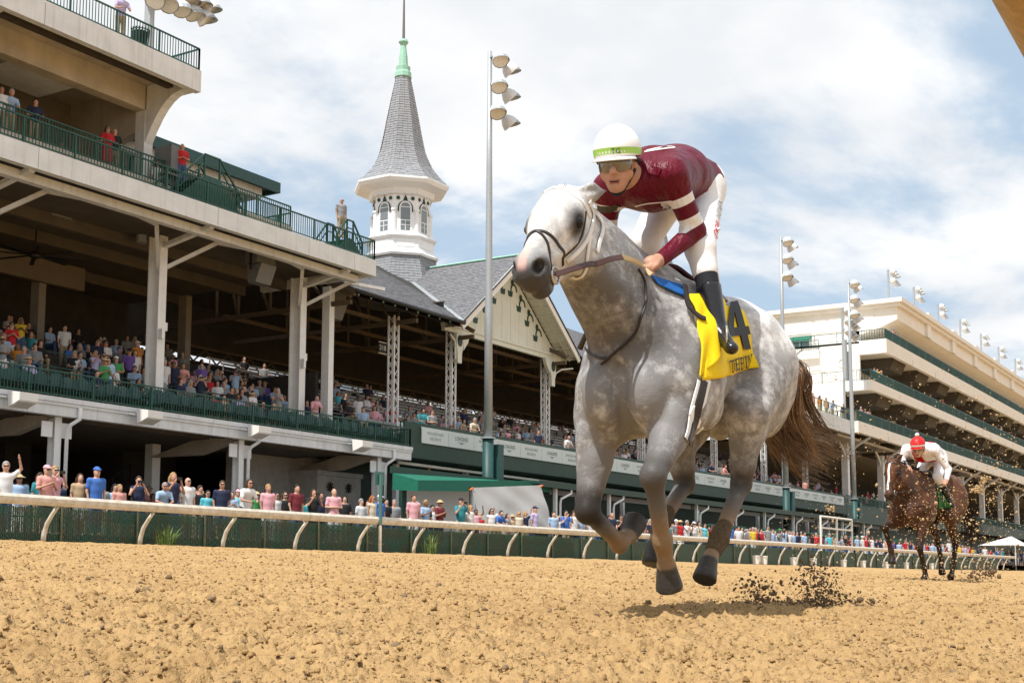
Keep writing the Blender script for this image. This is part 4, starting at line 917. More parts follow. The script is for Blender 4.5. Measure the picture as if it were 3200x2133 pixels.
g.add([(p[0],27.2,p[2]),(p[0]+9,27.2,p[2]),(p[0]+9,31,p[2]),(p[0],31,p[2]),(q[0],29,q[2]+.2)],[(0,1,4),(1,2,4),(2,3,4),(3,0,4)]); g.build('roof',M_stwhite,T)
g=MB(); 
for x,y in ((p[0],27.2),(p[0]+9,27.2),(p[0],31),(p[0]+9,31)): g.tube([(x,y,.2),(x,y,p[2])],.04,6)
g.build('frame',M_white,T)
# grass tufts growing at the fence
M_grass=mat('grass_blade',(.16,.25,.06),.6,var=.4,scale=20)
for k,(px,sc,lab) in enumerate(((516,1.0,'grass tuft at the fence left of the picture middle'),(1344,1.25,'tall grass tuft at the fence below the green awning'),(2012,.8,'small grass tuft at the fence behind the galloping forelegs'))):
    p=atY(px,1690,26.45); x=p[0]; zb=float(gz(x,26.4)); T=thing('grass_tuft',lab,'grass',(x,26.4,zb),'grass tufts at the fence'); g=MB()
    for i in range(75):
        a=random.uniform(0,2*math.pi); r=random.uniform(0,.3)*sc; b=np.array((x+r*math.cos(a)*1.1,26.4+r*math.sin(a)*.5,zb)); h=random.uniform(.18,.62)*sc; l=random.uniform(.05,.4)*sc; d=np.array((math.cos(a),math.sin(a)*.6,0)); w=np.array((-math.sin(a),math.cos(a),0))*.012
        m1=b+d*l*.3+np.array((0,0,h*.65)); t=b+d*l+np.array((0,0,h)); g.add([b-w,b+w,m1+w,m1-w,t],[(0,1,2,3),(3,2,4)])
    g.build('blades',M_grass,T,fix=False)
# end piece of the inner running rail beside the camera
d=ray(3285,-25); iy,iz=d[1]/d[0]*2.0,d[2]/d[0]*2.0
IR=thing('inner_rail','tan end piece of the inner running rail at the top right corner','rail',(2.8,iy-.7,-.3)); M_ir=mat('inner_rail_tan',(.46,.32,.16),.6,var=.4,scale=18)
g=MB(); pr=[(-.07,0),(-.062,-.05),(-.03,-.085),(.03,-.085),(.062,-.05),(.07,0),(.055,.05),(.02,.075),(-.02,.075),(-.055,.05)]; n=len(pr)
g.add([(1.7,iy+y*.8,iz+z*.8) for y,z in pr]+[(1.74,iy+y,iz+z) for y,z in pr]+[(2.95,iy+y,iz+z) for y,z in pr]+[(3.0,iy+y*.8,iz+z*.8) for y,z in pr],[(q+m*n,(q+1)%n+m*n,(q+1)%n+n+m*n,q+n+m*n) for m in range(3) for q in range(n)]+[tuple(range(n-1,-1,-1)),tuple(range(3*n,4*n))]); g.build('rail_section',M_ir,IR,smooth=True)
x=2.85; zb=float(gz(x,iy-.6))-.05; g=MB(); g.tube([(x,iy-.72,zb),(x,iy-.70,zb+.35),(x,iy-.5,zb+.75),(x,iy-.2,iz-.16),(x,iy-.02,iz-.08)],[.045,.043,.04,.036,.032],8); g.build('curved_post',M_ir,IR,smooth=True)
# ------------------------------------------------------------------ implicit surfaces: bodies are one continuous skin
class SDF:
    def __init__(s,lo,hi,h):
        s.lo=np.array(lo,float); s.h=h; s.n=np.ceil((np.array(hi)-s.lo)/h).astype(int)+1
        s.g=np.full(s.n,1.0,np.float32)
    def _win(s,a,b,pad):
        i0=np.maximum(np.floor((np.minimum(a,b)-pad-s.lo)/s.h).astype(int),0); i1=np.minimum(np.ceil((np.maximum(a,b)+pad-s.lo)/s.h).astype(int)+1,s.n)
        if (i1<=i0).any(): return None
        ax=[(s.lo[k]+s.h*np.arange(i0[k],i1[k])).astype(np.float32) for k in range(3)]
        return tuple(slice(i0[k],i1[k]) for k in range(3)),ax
    def _mix(s,sl,d,k,op):
        a=s.g[sl]
        if op=='+':
            if k>0: t=np.clip(.5+.5*(a-d)/k,0,1); s.g[sl]=a*(1-t)+d*t-k*t*(1-t)
            else: s.g[sl]=np.minimum(a,d)
        else:
            if k>0: t=np.clip(.5-.5*(a+d)/k,0,1); s.g[sl]=a*(1-t)-d*t+k*t*(1-t)
            else: s.g[sl]=np.maximum(a,-d)
    def cap(s,a,b,ra,rb=None,k=.03,sc=None,op='+'):
        """tapered capsule; sc=(axis vector, factor) squeezes its section along that axis"""
        rb=ra if rb is None else rb; a=np.array(a,float); b=np.array(b,float); R=max(ra,rb)*(max(1,sc[1]) if sc else 1)
        w=s._win(a,b,R+k+.02)
        if w is None: return s
        sl,ax=w; X,Y,Z=np.meshgrid(*ax,indexing='ij'); d=b-a; L2=max(d@d,1e-9)
        px,py,pz=X-a[0],Y-a[1],Z-a[2]
        t=np.clip((px*d[0]+py*d[1]+pz*d[2])/L2,0,1); qx,qy,qz=px-t*d[0],py-t*d[1],pz-t*d[2]
        if sc is not None:
            n=np.array(sc[0],float); n/=np.linalg.norm(n); m=(qx*n[0]+qy*n[1]+qz*n[2])*(1/sc[1]-1); qx,qy,qz=qx+n[0]*m,qy+n[1]*m,qz+n[2]*m
        r=ra+(rb-ra)*t; dd=np.sqrt(qx*qx+qy*qy+qz*qz)-r
        if sc is not None: dd=dd*min(1,max(sc[1],.5))
        s._mix(sl,dd,k,op); return s
    def ell(s,c,R,k=.03,rot=None,op='+'):
        c=np.array(c,float); R=np.array(R,float); w=s._win(c-R.max(),c+R.max(),k+.02)
        if w is None: return s
        sl,ax=w; X,Y,Z=np.meshgrid(*ax,indexing='ij'); P=np.stack([X-c[0],Y-c[1],Z-c[2]],-1)
        if rot is not None: P=P@np.array(rot)
        k0=np.sqrt(((P/R)**2).sum(-1)); k1=np.sqrt(((P/(R*R))**2).sum(-1)); d=np.where(k1>1e-6,k0*(k0-1)/np.maximum(k1,1e-6),-R.min())
        s._mix(sl,d.astype(np.float32),k,op); return s
    def chain(s,pts,rs,k=.03,sc=None):
        for i in range(len(pts)-1): s.cap(pts[i],pts[i+1],rs[i],rs[i+1],k,sc)
        return s
    def cutplane(s,p,n,lo,hi):
        """remove what lies beyond plane (p,n) inside a box"""
        w=s._win(np.array(lo,float),np.array(hi,float),0); sl,ax=w; X,Y,Z=np.meshgrid(*ax,indexing='ij')
        d=(X-p[0])*n[0]+(Y-p[1])*n[1]+(Z-p[2])*n[2]; s.g[sl]=np.maximum(s.g[sl],d); return s
    def sample(s,P):
        P=np.atleast_2d(P); q=(P-s.lo)/s.h; i=np.clip(np.floor(q).astype(int),0,s.n-2); f=np.clip(q-i,0,1); out=0
        for dx in (0,1):
            for dy in (0,1):
                for dz in (0,1):
                    out=out+s.g[i[:,0]+dx,i[:,1]+dy,i[:,2]+dz]*np.where(dx,f[:,0],1-f[:,0])*np.where(dy,f[:,1],1-f[:,1])*np.where(dz,f[:,2],1-f[:,2])
        return out
    def grad(s,p):
        e=s.h*1.5; p=np.array(p,float); D=np.eye(3)*e; v=s.sample(np.concatenate([p+D,p-D])); g=v[:3]-v[3:]; return g/(np.linalg.norm(g)+1e-9)
    def cast(s,o,d,t0=0,t1=12,off=0):
        o=np.array(o,float); d=np.array(d,float)/np.linalg.norm(d); ts=np.arange(t0,t1,s.h*.7); P=o+ts[:,None]*d
        inside=((P>s.lo)&(P<s.lo+(s.n-1)*s.h)).all(1); v=np.full(len(ts),1.); 
        if inside.any(): v[inside]=s.sample(P[inside])
        i=np.argmax(v<off)
        if v[i]>=off: return None
        if i==0: return P[0]
        a,b=v[i-1]-off,v[i]-off; t=ts[i-1]+(ts[i]-ts[i-1])*a/(a-b+1e-9); return o+t*d
    def mesh(s,smooth=1,iso=0.):
        g=s.g-iso; n=g.shape; S=g<0
        c=[S[i:n[0]-1+i,j:n[1]-1+j,k:n[2]-1+k] for i in (0,1) for j in (0,1) for k in (0,1)]
        cnt=sum(x.astype(np.int8) for x in c); act=(cnt>0)&(cnt<8); idx=np.full(act.shape,-1,np.int64); I=np.argwhere(act); idx[act]=np.arange(len(I))
        acc=np.zeros((len(I),3)); num=np.zeros(len(I)); cor=[(i,j,k) for i in (0,1) for j in (0,1) for k in (0,1)]
        val=[g[I[:,0]+a,I[:,1]+b,I[:,2]+d] for a,b,d in cor]
        for p in range(8):
            for q in range(p+1,8):
                if sum(abs(cor[p][m]-cor[q][m]) for m in range(3))!=1: continue
                a,b=val[p],val[q]; m=(a<0)!=(b<0); t=np.where(m,a/(np.where(m,a-b,1)),0)
                for ax in range(3): acc[:,ax]+=np.where(m,cor[p][ax]+t*(cor[q][ax]-cor[p][ax]),0)
                num+=m
        V=s.lo+s.h*(I+acc/np.maximum(num,1)[:,None]); F=[]
        for ax in range(3):
            sl0=[slice(None)]*3; sl1=[slice(None)]*3; sl0[ax]=slice(0,n[ax]-1); sl1[ax]=slice(1,n[ax])
            A=S[tuple(sl0)]; B=S[tuple(sl1)]; E=np.argwhere(A!=B); u,v=[(1,2),(2,0),(0,1)][ax]
            ok=(E[:,u]>0)&(E[:,v]>0)&(E[:,u]<n[u]-1)&(E[:,v]<n[v]-1); E=E[ok]; fl=A[tuple(E.T)]
            def at(du,dv):
                e=E.copy(); e[:,u]-=du; e[:,v]-=dv; return idx[tuple(e.T)]
            q=np.stack([at(1,1),at(0,1),at(0,0),at(1,0)],-1); q=np.where(fl[:,None],q,q[:,::-1]); F.append(q)
        F=np.concatenate(F); F=F[(F>=0).all(1)]
        for _ in range(smooth):
            sm=np.zeros_like(V); ct=np.zeros(len(V))
            for a in range(4):
                b=(a+1)%4; np.add.at(sm,F[:,a],V[F[:,b]]); np.add.at(sm,F[:,b],V[F[:,a]]); np.add.at(ct,F[:,a],1); np.add.at(ct,F[:,b],1)
            V=V*.5+.5*sm/np.maximum(ct,1)[:,None]
        return V,F
def mesh_obj(name,V,F,m,parent=None,attrs=None,smooth=True):
    me=bpy.data.meshes.new(name); root=parent
    while root is not None and root.parent: root=root.parent
    V=V-(np.array(root.location) if root is not None else 0)
    me.vertices.add(len(V)); me.vertices.foreach_set('co',np.ascontiguousarray(V,dtype=np.float32).ravel())
    me.loops.add(F.size); me.loops.foreach_set('vertex_index',F.ravel().astype(np.int32)); me.polygons.add(len(F)); me.polygons.foreach_set('loop_start',np.arange(0,F.size,F.shape[1],dtype=np.int32))
    me.update(); me.validate()
    if smooth: me.polygons.foreach_set('use_smooth',np.ones(len(me.polygons),dtype=bool))
    for a,v in (attrs or {}).items():
        at=me.attributes.new(a,'FLOAT','POINT'); at.data.foreach_set('value',v.astype(np.float32))
    for x in (m if isinstance(m,(list,tuple)) else [m]): me.materials.append(x)
    return link(name,me,parent)
def sstep(a,b,x): t=np.clip((x-a)/(b-a),0,1); return t*t*(3-2*t)
def segd(P,a,b):
    a=np.array(a,float); b=np.array(b,float); d=b-a; t=np.clip(((P-a)@d)/(d@d),0,1); return np.linalg.norm(P-a-t[:,None]*d,axis=1),t
# ------------------------------------------------------------------ horses (local frame: u forward, v left, w up)
def coat_mat(name,white,grey,dark,leg,dirtc,muzzle,dapple=1.):
    m=bpy.data.materials.new(name); m.use_nodes=True; nt=m.node_tree; b=nt.nodes['Principled BSDF']; L=nt.links.new
    b.inputs['Specular IOR Level'].default_value=.17
    t=nt.nodes.new('ShaderNodeTexCoord')
    def nz(s,d=4,r=.55,mpn=None):
        n=nt.nodes.new('ShaderNodeTexNoise'); n.inputs['Scale'].default_value=s; n.inputs['Detail'].default_value=d; n.inputs['Roughness'].default_value=r; L(t.outputs['Object'],n.inputs['Vector']); return n.outputs['Fac']
    def at(n): a=nt.nodes.new('ShaderNodeAttribute'); a.attribute_name=n; return a.outputs['Fac']
    def ramp(s,p0,p1,c0=0,c1=1):
        r=nt.nodes.new('ShaderNodeMapRange'); r.inputs[1].default_value=p0; r.inputs[2].default_value=p1; r.inputs[3].default_value=c0; r.inputs[4].default_value=c1; L(s,r.inputs[0]); return r.outputs[0]
    def mixc(f,a,bc):
        x=nt.nodes.new('ShaderNodeMix'); x.data_type='RGBA'; L(f,x.inputs['Factor'])
        for k,v in (('A',a),('B',bc)):
            if isinstance(v,tuple): x.inputs[k].default_value=(*v,1)
            else: L(v,x.inputs[k])
        return x.outputs['Result']
    def mth(op,a,bb,cl=True):
        x=nt.nodes.new('ShaderNodeMath'); x.operation=op; x.use_clamp=cl
        for i,v in enumerate((a,bb)):
            if isinstance(v,(int,float)): x.inputs[i].default_value=v
            else: L(v,x.inputs[i])
        return x.outputs[0]
    # dapples: cells of lighter rings over mottled grey
    vo=nt.nodes.new('ShaderNodeTexVoronoi'); vo.inputs['Scale'].default_value=19; vo.inputs['Randomness'].default_value=1; L(t.outputs['Object'],vo.inputs['Vector'])
    d1=ramp(vo.outputs['Distance'],.15,.75,0,.30*dapple); n1=ramp(nz(6.5,5,.62),.36,.64,0,.85); n2=ramp(nz(34,4,.65),.34,.7,0,.45); n3=ramp(nz(130,2,.5),.3,.7,0,.22)
    mott=mth('ADD',mth('ADD',mth('MULTIPLY',n1,.8),mth('MULTIPLY',n2,.8)),mth('ADD',d1,n3))
    gw=mth('SUBTRACT',mott,.5,False)
    base=mixc(mth('ADD',at('greyw'),mth('MULTIPLY',gw,1.0,False)),white,grey)
    base=mixc(mth('MULTIPLY',at('legw'),mth('ADD',mott,.5)),base,leg)
    base=mixc(mth('MULTIPLY',at('darkw'),mth('ADD',mott,.5)),base,dark)
    base=mixc(mth('MULTIPLY',at('dirtw'),mth('ADD',mott,.45)),base,dirtc)
    base=mixc(at('muzw'),base,muzzle); base=mixc(at('pinkw'),base,(.68,.42,.37))
    base=mixc(at('blackw'),base,(.020,.018,.016))
    L(base,b.inputs['Base Color'])
    r=nt.nodes.new('ShaderNodeMapRange'); L(at('blackw'),r.inputs[0]); r.inputs[3].default_value=.5; r.inputs[4].default_value=.4; L(r.outputs[0],b.inputs['Roughness'])
    mp=nt.nodes.new('ShaderNodeMapping'); mp.inputs['Scale'].default_value=(60,240,110); L(t.outputs['Object'],mp.inputs[0]); hn=nt.nodes.new('ShaderNodeTexNoise'); hn.inputs['Scale'].default_value=1.; hn.inputs['Detail'].default_value=3; L(mp.outputs[0],hn.inputs['Vector'])
    b2=nt.nodes.new('ShaderNodeBump'); b2.inputs['Strength'].default_value=.35; b2.inputs['Distance'].default_value=.02; L(nz(13,4,.6),b2.inputs['Height'])
    bu=nt.nodes.new('ShaderNodeBump'); L(b2.outputs[0],bu.inputs['Normal']); bu.inputs['Strength'].default_value=.2; bu.inputs['Distance'].default_value=.004; L(hn.outputs['Fac'],bu.inputs['Height']); L(bu.outputs[0],b.inputs['Normal'])
    return m
POSE1=dict(
 poll=(1.05,-.085,1.785),nose=(1.43,-.075,1.425),hs=1.12,
 fL=[(.40,.185,.93),(.725,.185,.605),(.578,.165,.335),(.512,.155,.225),(.468,.15,.135)],
 fR=[(.42,-.20,.90),(.535,-.215,.475),(.265,-.18,.335),(.165,-.175,.375),(.09,-.175,.44)],
 hL=[(-.88,.15,1.30),(-.47,.205,1.01),(-.555,.14,.655),(-.275,.115,.365),(-.16,.105,.26),(-.105,.10,.172)],
 hR=[(-.88,-.15,1.30),(-.50,-.20,1.01),(-.66,-.21,.67),(-.33,-.21,.46),(-.25,-.21,.345),(-.215,-.21,.25)])
POSE2=dict(
 poll=(.92,0,1.74),nose=(1.13,.0,1.22),
 fL=[(.34,.19,.92),(.50,.19,.50),(.34,.18,.20),(.30,.175,.10),(.31,.17,.03)],
 fR=[(.40,-.20,.92),(.78,-.21,.78),(.62,-.20,.46),(.60,-.19,.36),(.62,-.19,.27)],
 hL=[(-.90,.15,1.30),(-.52,.20,.98),(-.85,.17,.62),(-.78,.15,.24),(-.70,.15,.12),(-.64,.15,.05)],
 hR=[(-.90,-.15,1.30),(-.55,-.20,.98),(-1.0,-.19,.66),(-1.12,-.19,.32),(-1.10,-.19,.22),(-1.14,-.19,.12)])
def horse_sdf(p,h):
    S=SDF((-1.5,-.5,-.02),(1.62,.5,2.05),h); V=(0,1,0)
    # trunk
    S.cap((.20,0,1.20),(-.62,0,1.385),.32,.235,.05,(V,.84))
    S.ell((.08,0,1.175),(.42,.272,.315),.07)
    S.ell((.40,0,1.13),(.26,.215,.32),.10)
    S.cap((.16,0,1.50),(-.20,0,1.50),.11,.09,.12,(V,.62))
    S.cap((-.2,0,1.45),(-.75,0,1.47),.13,.15,.10,(V,.9))
    S.ell((-.86,0,1.38),(.34,.26,.30),.10)
    for s in (-1,1):
        S.ell((-.99,s*.13,1.27),(.235,.15,.34),.07); S.ell((-.78,s*.195,1.33),(.20,.10,.24),.07)
        S.cap((.10,s*.165,1.44),(.47,s*.155,1.03),.115,.135,.09); S.ell((.24,s*.20,1.14),(.21,.10,.26),.08)
        S.ell((.565,s*.108,.985),(.135,.098,.16),.016); S.ell((.47,s*.185,1.04),(.11,.075,.15),.03); S.cap((.40,s*.10,.90),(.50,s*.13,.84),.10,.07,.05)
        S.ell((.20,s*.215,.98),(.17,.085,.13),.03); S.cap((.02,s*.235,1.2),(.20,s*.215,1.38),.05,.05,.06); S.ell((-.62,s*.235,1.18),(.13,.07,.2),.06)
    S.cap((.72,0,.78),(.655,0,1.10),.04,.028,.035,op='-')
    for s in (-1,1):
        S.cap((.20,s*.30,1.50),(.57,s*.275,1.16),.03,.03,.05,op='-'); S.cap((.36,s*.30,1.02),(.05,s*.325,1.12),.022,.02,.045,op='-')
        S.cap((-.56,s*.33,1.36),(-.50,s*.33,1.08),.04,.035,.06,op='-'); S.cap((-.90,s*.34,1.30),(-.74,s*.34,1.02),.035,.03,.05,op='-'); S.cap((.50,s*.26,.98),(.42,s*.29,.88),.02,.02,.03,op='-')
        for q in range(4): S.cap((-.10-.1*q,s*.315,1.36),(-.14-.1*q,s*.325,1.10+.03*q),.012,.012,.03,op='-')
    # neck and crest
    nb=np.array((.27,0,1.29)); pl=np.array(p['poll']); ns=np.array(p['nose']); hd=(ns-pl); HL=np.linalg.norm(hd); f=hd/HL; up=np.array((-f[2],0,f[0])); up/=np.linalg.norm(up)
    if up[2]<0: up=-up
    lat=np.cross(up,f); lat/=np.linalg.norm(lat)
    if lat[1]<0: lat=-lat
    nt_=pl-np.array((.06,0,.14))
    mid=(nb*.5+nt_*.5)+np.array((.02,0,.0))
    S.cap(nb,mid,.325,.21,.10,(V,.60)); S.cap(mid,nt_,.21,.145,.06,(V,.60))
    S.cap((.05,0,1.52),pl-np.array((.10,0,.045)),.075,.05,.09,(V,.7))
    for s in (-1,1): S.cap((.33,s*.10,1.12),nt_+np.array((.03,s*.04,-.07)),.085,.05,.07)
    # head in its own frame: a along the face, b up from the jaw, c to the left
    hs=p.get('hs',1.); H=lambda a,b,c=0: pl+f*a*HL/.54+up*b*hs+lat*c*hs
    Rm=np.stack([f,lat,up],1)
    E=lambda c,R,k=.03,op='+': S.ell(c,tuple(x*hs for x in R),k,Rm,op)
    E(H(.06,-.075),(.125,.092,.115),.05); E(H(.17,-.055),(.14,.090,.085),.04)
    for s in (-1,1):
        E(H(.125,-.175,s*.050),(.12,.036,.105),.025)          # cheek
        E(H(.165,-.052,s*.083),(.052,.028,.038),.018)            # orbit
        E(H(.105,-.04,s*.078),(.055,.022,.035),.03)
        S.cap(H(.20,-.115,s*.080),H(.37,-.10,s*.050),.012,.010,.016)    # facial crest
        E(H(.495,-.072,s*.040),(.055,.030,.045),.015)            # nostril wing
    S.cap(H(.16,-.065),H(.47,-.060),.088*hs,.050*hs,.035,(lat,.84)); S.cap(H(.14,-.14),H(.40,-.115),.085*hs,.048*hs,.035,(lat,.76))
    E(H(.49,-.088),(.075,.056,.066),.03); S.cap(H(.44,-.13),H(.515,-.118),.040*hs,.037*hs,.02,(lat,1.1))
    S.cap(H(.16,-.235),H(.43,-.168),.040,.030,.03,(lat,1.0)); E(H(.462,-.175),(.048,.042,.032),.012)
    for s in (-1,1):
        E(H(.525,-.055,s*.050),(.036,.017,.024),.010,op='-')
        E(H(.170,-.058,s*.118),(.024,.024,.020),.005,op='-')
        e0=H(.005,-.02,s*.055); e1=H(-.075,-.045,s*.095); e2=H(-.135,-.075,s*.125)
        S.cap(e0,e1,.034,.040,.02,(lat,.6)); S.cap(e1,e2,.040,.008,.012,(lat,.55))
        S.cap(H(-.015,-.01,s*.082),H(-.095,-.045,s*.132),.012,.014,.012,op='-')
    S.cap(H(.515,-.142,-.06),H(.505,-.142,.06),.007,.007,.006,op='-'); S.cap(H(.505,-.142,.055),H(.42,-.135,.06),.006,.005,.006,op='-'); S.cap(H(.505,-.142,-.055),H(.42,-.135,-.06),.006,.005,.006,op='-')
    # forelegs
    for key,s in (('fL',1),('fR',-1)):
        e,kn,ft,ps,hf=[np.array(q) for q in p[key]]; d=(kn-e)/np.linalg.norm(kn-e)
        S.cap(np.array((.30,s*.19,1.06)),e,.14,.115,.08); S.cap(e,e*.55+kn*.45,.115,.083,.06,(V,.86)); S.cap(e*.55+kn*.45,kn,.083,.05,.03)
        S.ell(e*.72+kn*.28+np.array((.03,s*.03,.02)),(.085,.05,.10),.025); S.cap(e*.8+kn*.2+np.array((-.045,s*.02,-.02)),kn*.8+e*.2,.05,.03,.02); S.cap(e*.7+kn*.3+np.array((.05,s*.045,.0)),kn*.75+e*.25+np.array((.02,s*.02,0)),.02,.012,.012)
        S.ell(kn,(.052,.055,.062),.025); S.cap(kn,ft,.044,.034,.025); 
        back=np.cross(V,(ft-kn)); back/=np.linalg.norm(back); back=-back if back[0]>0 and key=='fL' else back
        if key=='fR' and back[2]<0: back=-back
        t0=kn*.85+ft*.15; S.cap(t0+back*.026,ft+back*.022,.019,.021,.015)       # tendons
        S.ell(kn+back*.035,(.025,.03,.03),.02); S.ell(ft,(.046,.043,.05),.02); S.ell(ft+back*.03,(.025,.03,.03),.02)
        S.cap(ft,ps,.038,.036,.02); dh=(hf-ps)/np.linalg.norm(hf-ps); S.cap(ps,hf,.044,.062,.012); 
        S.cutplane(hf+dh*.012,dh,hf-.13,hf+.13)
    for key,s in (('hL',1),('hR',-1)):
        hp,st,hk,ft,ps,hf=[np.array(q) for q in p[key]]
        S.cap(hp,st,.20,.108,.08); S.cap(hp+np.array((-.12,0,-.10)),(st+hk)/2+np.array((-.05,0,.02)),.14,.065,.06)
        S.cap(st,hk*.75+st*.25,.108,.06,.05); S.cap(hk*.75+st*.25,hk,.066,.05,.03); S.ell(hk,(.056,.048,.062),.025)
        bk=np.array((-.055,0,.035)); S.cap(hk+bk,hk*.7+st*.3+np.array((-.07,0,.0)),.024,.02,.025); S.ell(hk+bk*.9,(.03,.03,.035),.02)
        S.cap(hk,ft,.046,.036,.025); d=(ft-hk)/np.linalg.norm(ft-hk); b2=np.cross(V,d); b2=-b2 if b2[0]>0 else b2
        S.cap(hk+bk*.7,ft+b2*.024,.024,.021,.018); S.ell(ft,(.047,.044,.05),.02); S.ell(ft+b2*.03,(.025,.03,.03),.02)
        S.cap(ft,ps,.039,.036,.02); dh=(hf-ps)/np.linalg.norm(hf-ps); S.cap(ps,hf,.042,.060,.012); S.cutplane(hf+dh*.012,dh,hf-.13,hf+.13)
    S.cap((-1.2,0,1.50),(-1.36,0,1.40),.055,.035,.05)
    S.H=H; S.fr=(f,up,lat,HL); return S
class Frame:
    def __init__(s,X,Y,Z,yaw): s.o=np.array((X,Y,Z)); c,q=math.cos(yaw),math.sin(yaw); s.M=np.array([[-c,q,0],[-q,-c,0],[0,0,1.]])  # columns: u,v,w in world
    def w(s,P): return np.asarray(P)@s.M.T+s.o
    def l(s,P): return (np.asarray(P)-s.o)@s.M
    def d(s,v): return np.asarray(v)@s.M.T
def horse_attrs(S,P,p,bay=False):
    H=S.H; f,up,lat,HL=S.fr; A={}; n=len(P); z=np.zeros(n)
    pl=np.array(p['poll']); rel=P-pl; a=rel@f*(.54/HL); b=rel@up; onhead=sstep(-.14,.06,a+.15*b+.03*np.sin(P[:,2]*31)+.02*np.sin(P[:,0]*47))*sstep(-.36,-.20,b)*(b<.2)*(P[:,0]>pl[0]-.25)
    legm=z.copy(); dirt=z.copy(); dark=z.copy(); hoof=z.copy(); 
    for key in ('fL','fR','hL','hR'):
        q=[np.array(x) for x in p[key]]; kn,ft,ps,hf=q[-4:]
        for aa,bb in ((kn,ft),(ft,ps),(ps,hf)):
            d,t=segd(P,aa,bb); legm=np.maximum(legm,sstep(.13,.07,d))
        up_=q[-5]; d,t=segd(P,up_,kn); legm=np.maximum(legm,sstep(.14,.08,d)*sstep(.35,.95,t)*.9)
        d=np.linalg.norm(P-kn,axis=1); dark=np.maximum(dark,sstep(.14,.06,d)*(1.0 if key=='fR' else .7 if key!='fL' else .35))
        d,t=segd(P,kn,ft); dirt=np.maximum(dirt,sstep(.1,.06,d)*sstep(.35,.85,t)); d,t=segd(P,ft,ps); dirt=np.maximum(dirt,sstep(.1,.06,d))
        dh=(hf-ps)/np.linalg.norm(hf-ps); t=(P-ps)@dh; d=np.linalg.norm(P-(ps+hf)/2,axis=1); hoof=np.maximum(hoof,sstep(-.012,.006,t)*sstep(.16,.13,d))
    A['legw']=legm*.85; A['dirtw']=dirt*.8*(1-hoof); 
    blk=hoof*.72
    for s in (-1,1):
        d=np.linalg.norm(P-H(.525,-.055,s*.046),axis=1); blk=np.maximum(blk,sstep(.036,.022,d))
        d=np.linalg.norm(P-H(.170,-.060,s*.095),axis=1); dark=np.maximum(dark,sstep(.10,.03,d)*1.0); blk=np.maximum(blk,sstep(.036,.024,np.linalg.norm(P-H(.170,-.058,s*.100),axis=1))*.9)
    muz=sstep(.40,.50,a)*onhead; A['muzw']=muz*.88*sstep(.02,-.07,b)+onhead*sstep(.30,.44,a)*.22
    A['pinkw']=onhead*sstep(.38,.46,a)*sstep(-.06,-.03,b)*sstep(.030,.010,np.abs(rel@lat+.006))*.75
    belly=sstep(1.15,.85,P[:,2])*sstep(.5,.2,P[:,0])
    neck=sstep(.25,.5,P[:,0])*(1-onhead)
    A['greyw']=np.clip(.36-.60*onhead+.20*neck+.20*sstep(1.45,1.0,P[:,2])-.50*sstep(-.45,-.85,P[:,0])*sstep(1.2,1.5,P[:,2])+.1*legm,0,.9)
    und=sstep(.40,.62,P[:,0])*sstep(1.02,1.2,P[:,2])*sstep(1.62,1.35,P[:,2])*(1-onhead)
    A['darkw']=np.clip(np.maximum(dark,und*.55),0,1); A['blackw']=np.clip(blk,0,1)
    if bay: A['greyw']=np.clip(.25+.5*sstep(1.2,.8,P[:,2])+.3*neck,0,1); A['dirtw']*=.3
    return A
def cube_strip(mb,pts,nrm,w,t): mb.strap(pts,nrm,w,t)
def smooth_path(pts,n=6):
    pts=[np.array(q,float) for q in pts]; out=[]
    for i in range(len(pts)-1):
        p0=pts[max(i-1,0)]; p1=pts[i]; p2=pts[i+1]; p3=pts[min(i+2,len(pts)-1)]
        for k in range(n):
            t=k/n; out.append(.5*((2*p1)+(-p0+p2)*t+(2*p0-5*p1+4*p2-p3)*t*t+(-p0+3*p1-3*p2+p3)*t**3))
    out.append(pts[-1]); return out
# ------------------------------------------------------------------ the grey horse
FR=Frame(5.67,2.60,-.19,math.radians(3)); S1=horse_sdf(POSE1,.0105)
GH_=thing('race_horse','grey dapple race horse in full gallop with white bridle','horse',FR.w((0,0,0)))
M_gcoat=coat_mat('grey_coat',(.74,.73,.72),(.22,.215,.215),(.034,.029,.026),(.10,.092,.086),(.26,.165,.085),(.065,.063,.065))
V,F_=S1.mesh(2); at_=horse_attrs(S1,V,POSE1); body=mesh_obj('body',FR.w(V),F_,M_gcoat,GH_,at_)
M_lea=mat('dark_leather',(.022,.014,.011),.42,var=.3,scale=30); M_brl=mat('brown_leather',(.075,.032,.026),.4,var=.3,scale=30); M_wlea=mat('white_strap',(.78,.77,.76),.4,var=.06,scale=20)
M_steel=mat('bit_steel',(.55,.53,.5),.25,.9); M_eye=mat('horse_eye',(.006,.004,.003),.12,spec=.35)
def eyes(S,fr,parent,r=.0255):
    for s in (-1,1):
        g=MB(); c=fr.w(S.H(.170,-.058,s*.099)); n=12
        for j in range(1,8):
            for i in range(n): th=math.pi*j/8; ph=2*math.pi*i/n; g.v.append(tuple(c+r*np.array((math.sin(th)*math.cos(ph),math.sin(th)*math.sin(ph),math.cos(th)))))
        g.v+= [tuple(c+np.array((0,0,r))),tuple(c-np.array((0,0,r)))]
        for j in range(6):
            for i in range(n): g.f.append((j*n+i,j*n+(i+1)%n,(j+1)*n+(i+1)%n,(j+1)*n+i))
        for i in range(n): g.f.append((i,(i+1)%n,7*n)); g.f.append((6*n+i,6*n+(i+1)%n,7*n+1))
        g.m=[0]*len(g.f); g.build('eye',M_eye,parent,smooth=True)
eyes(S1,FR,GH_)
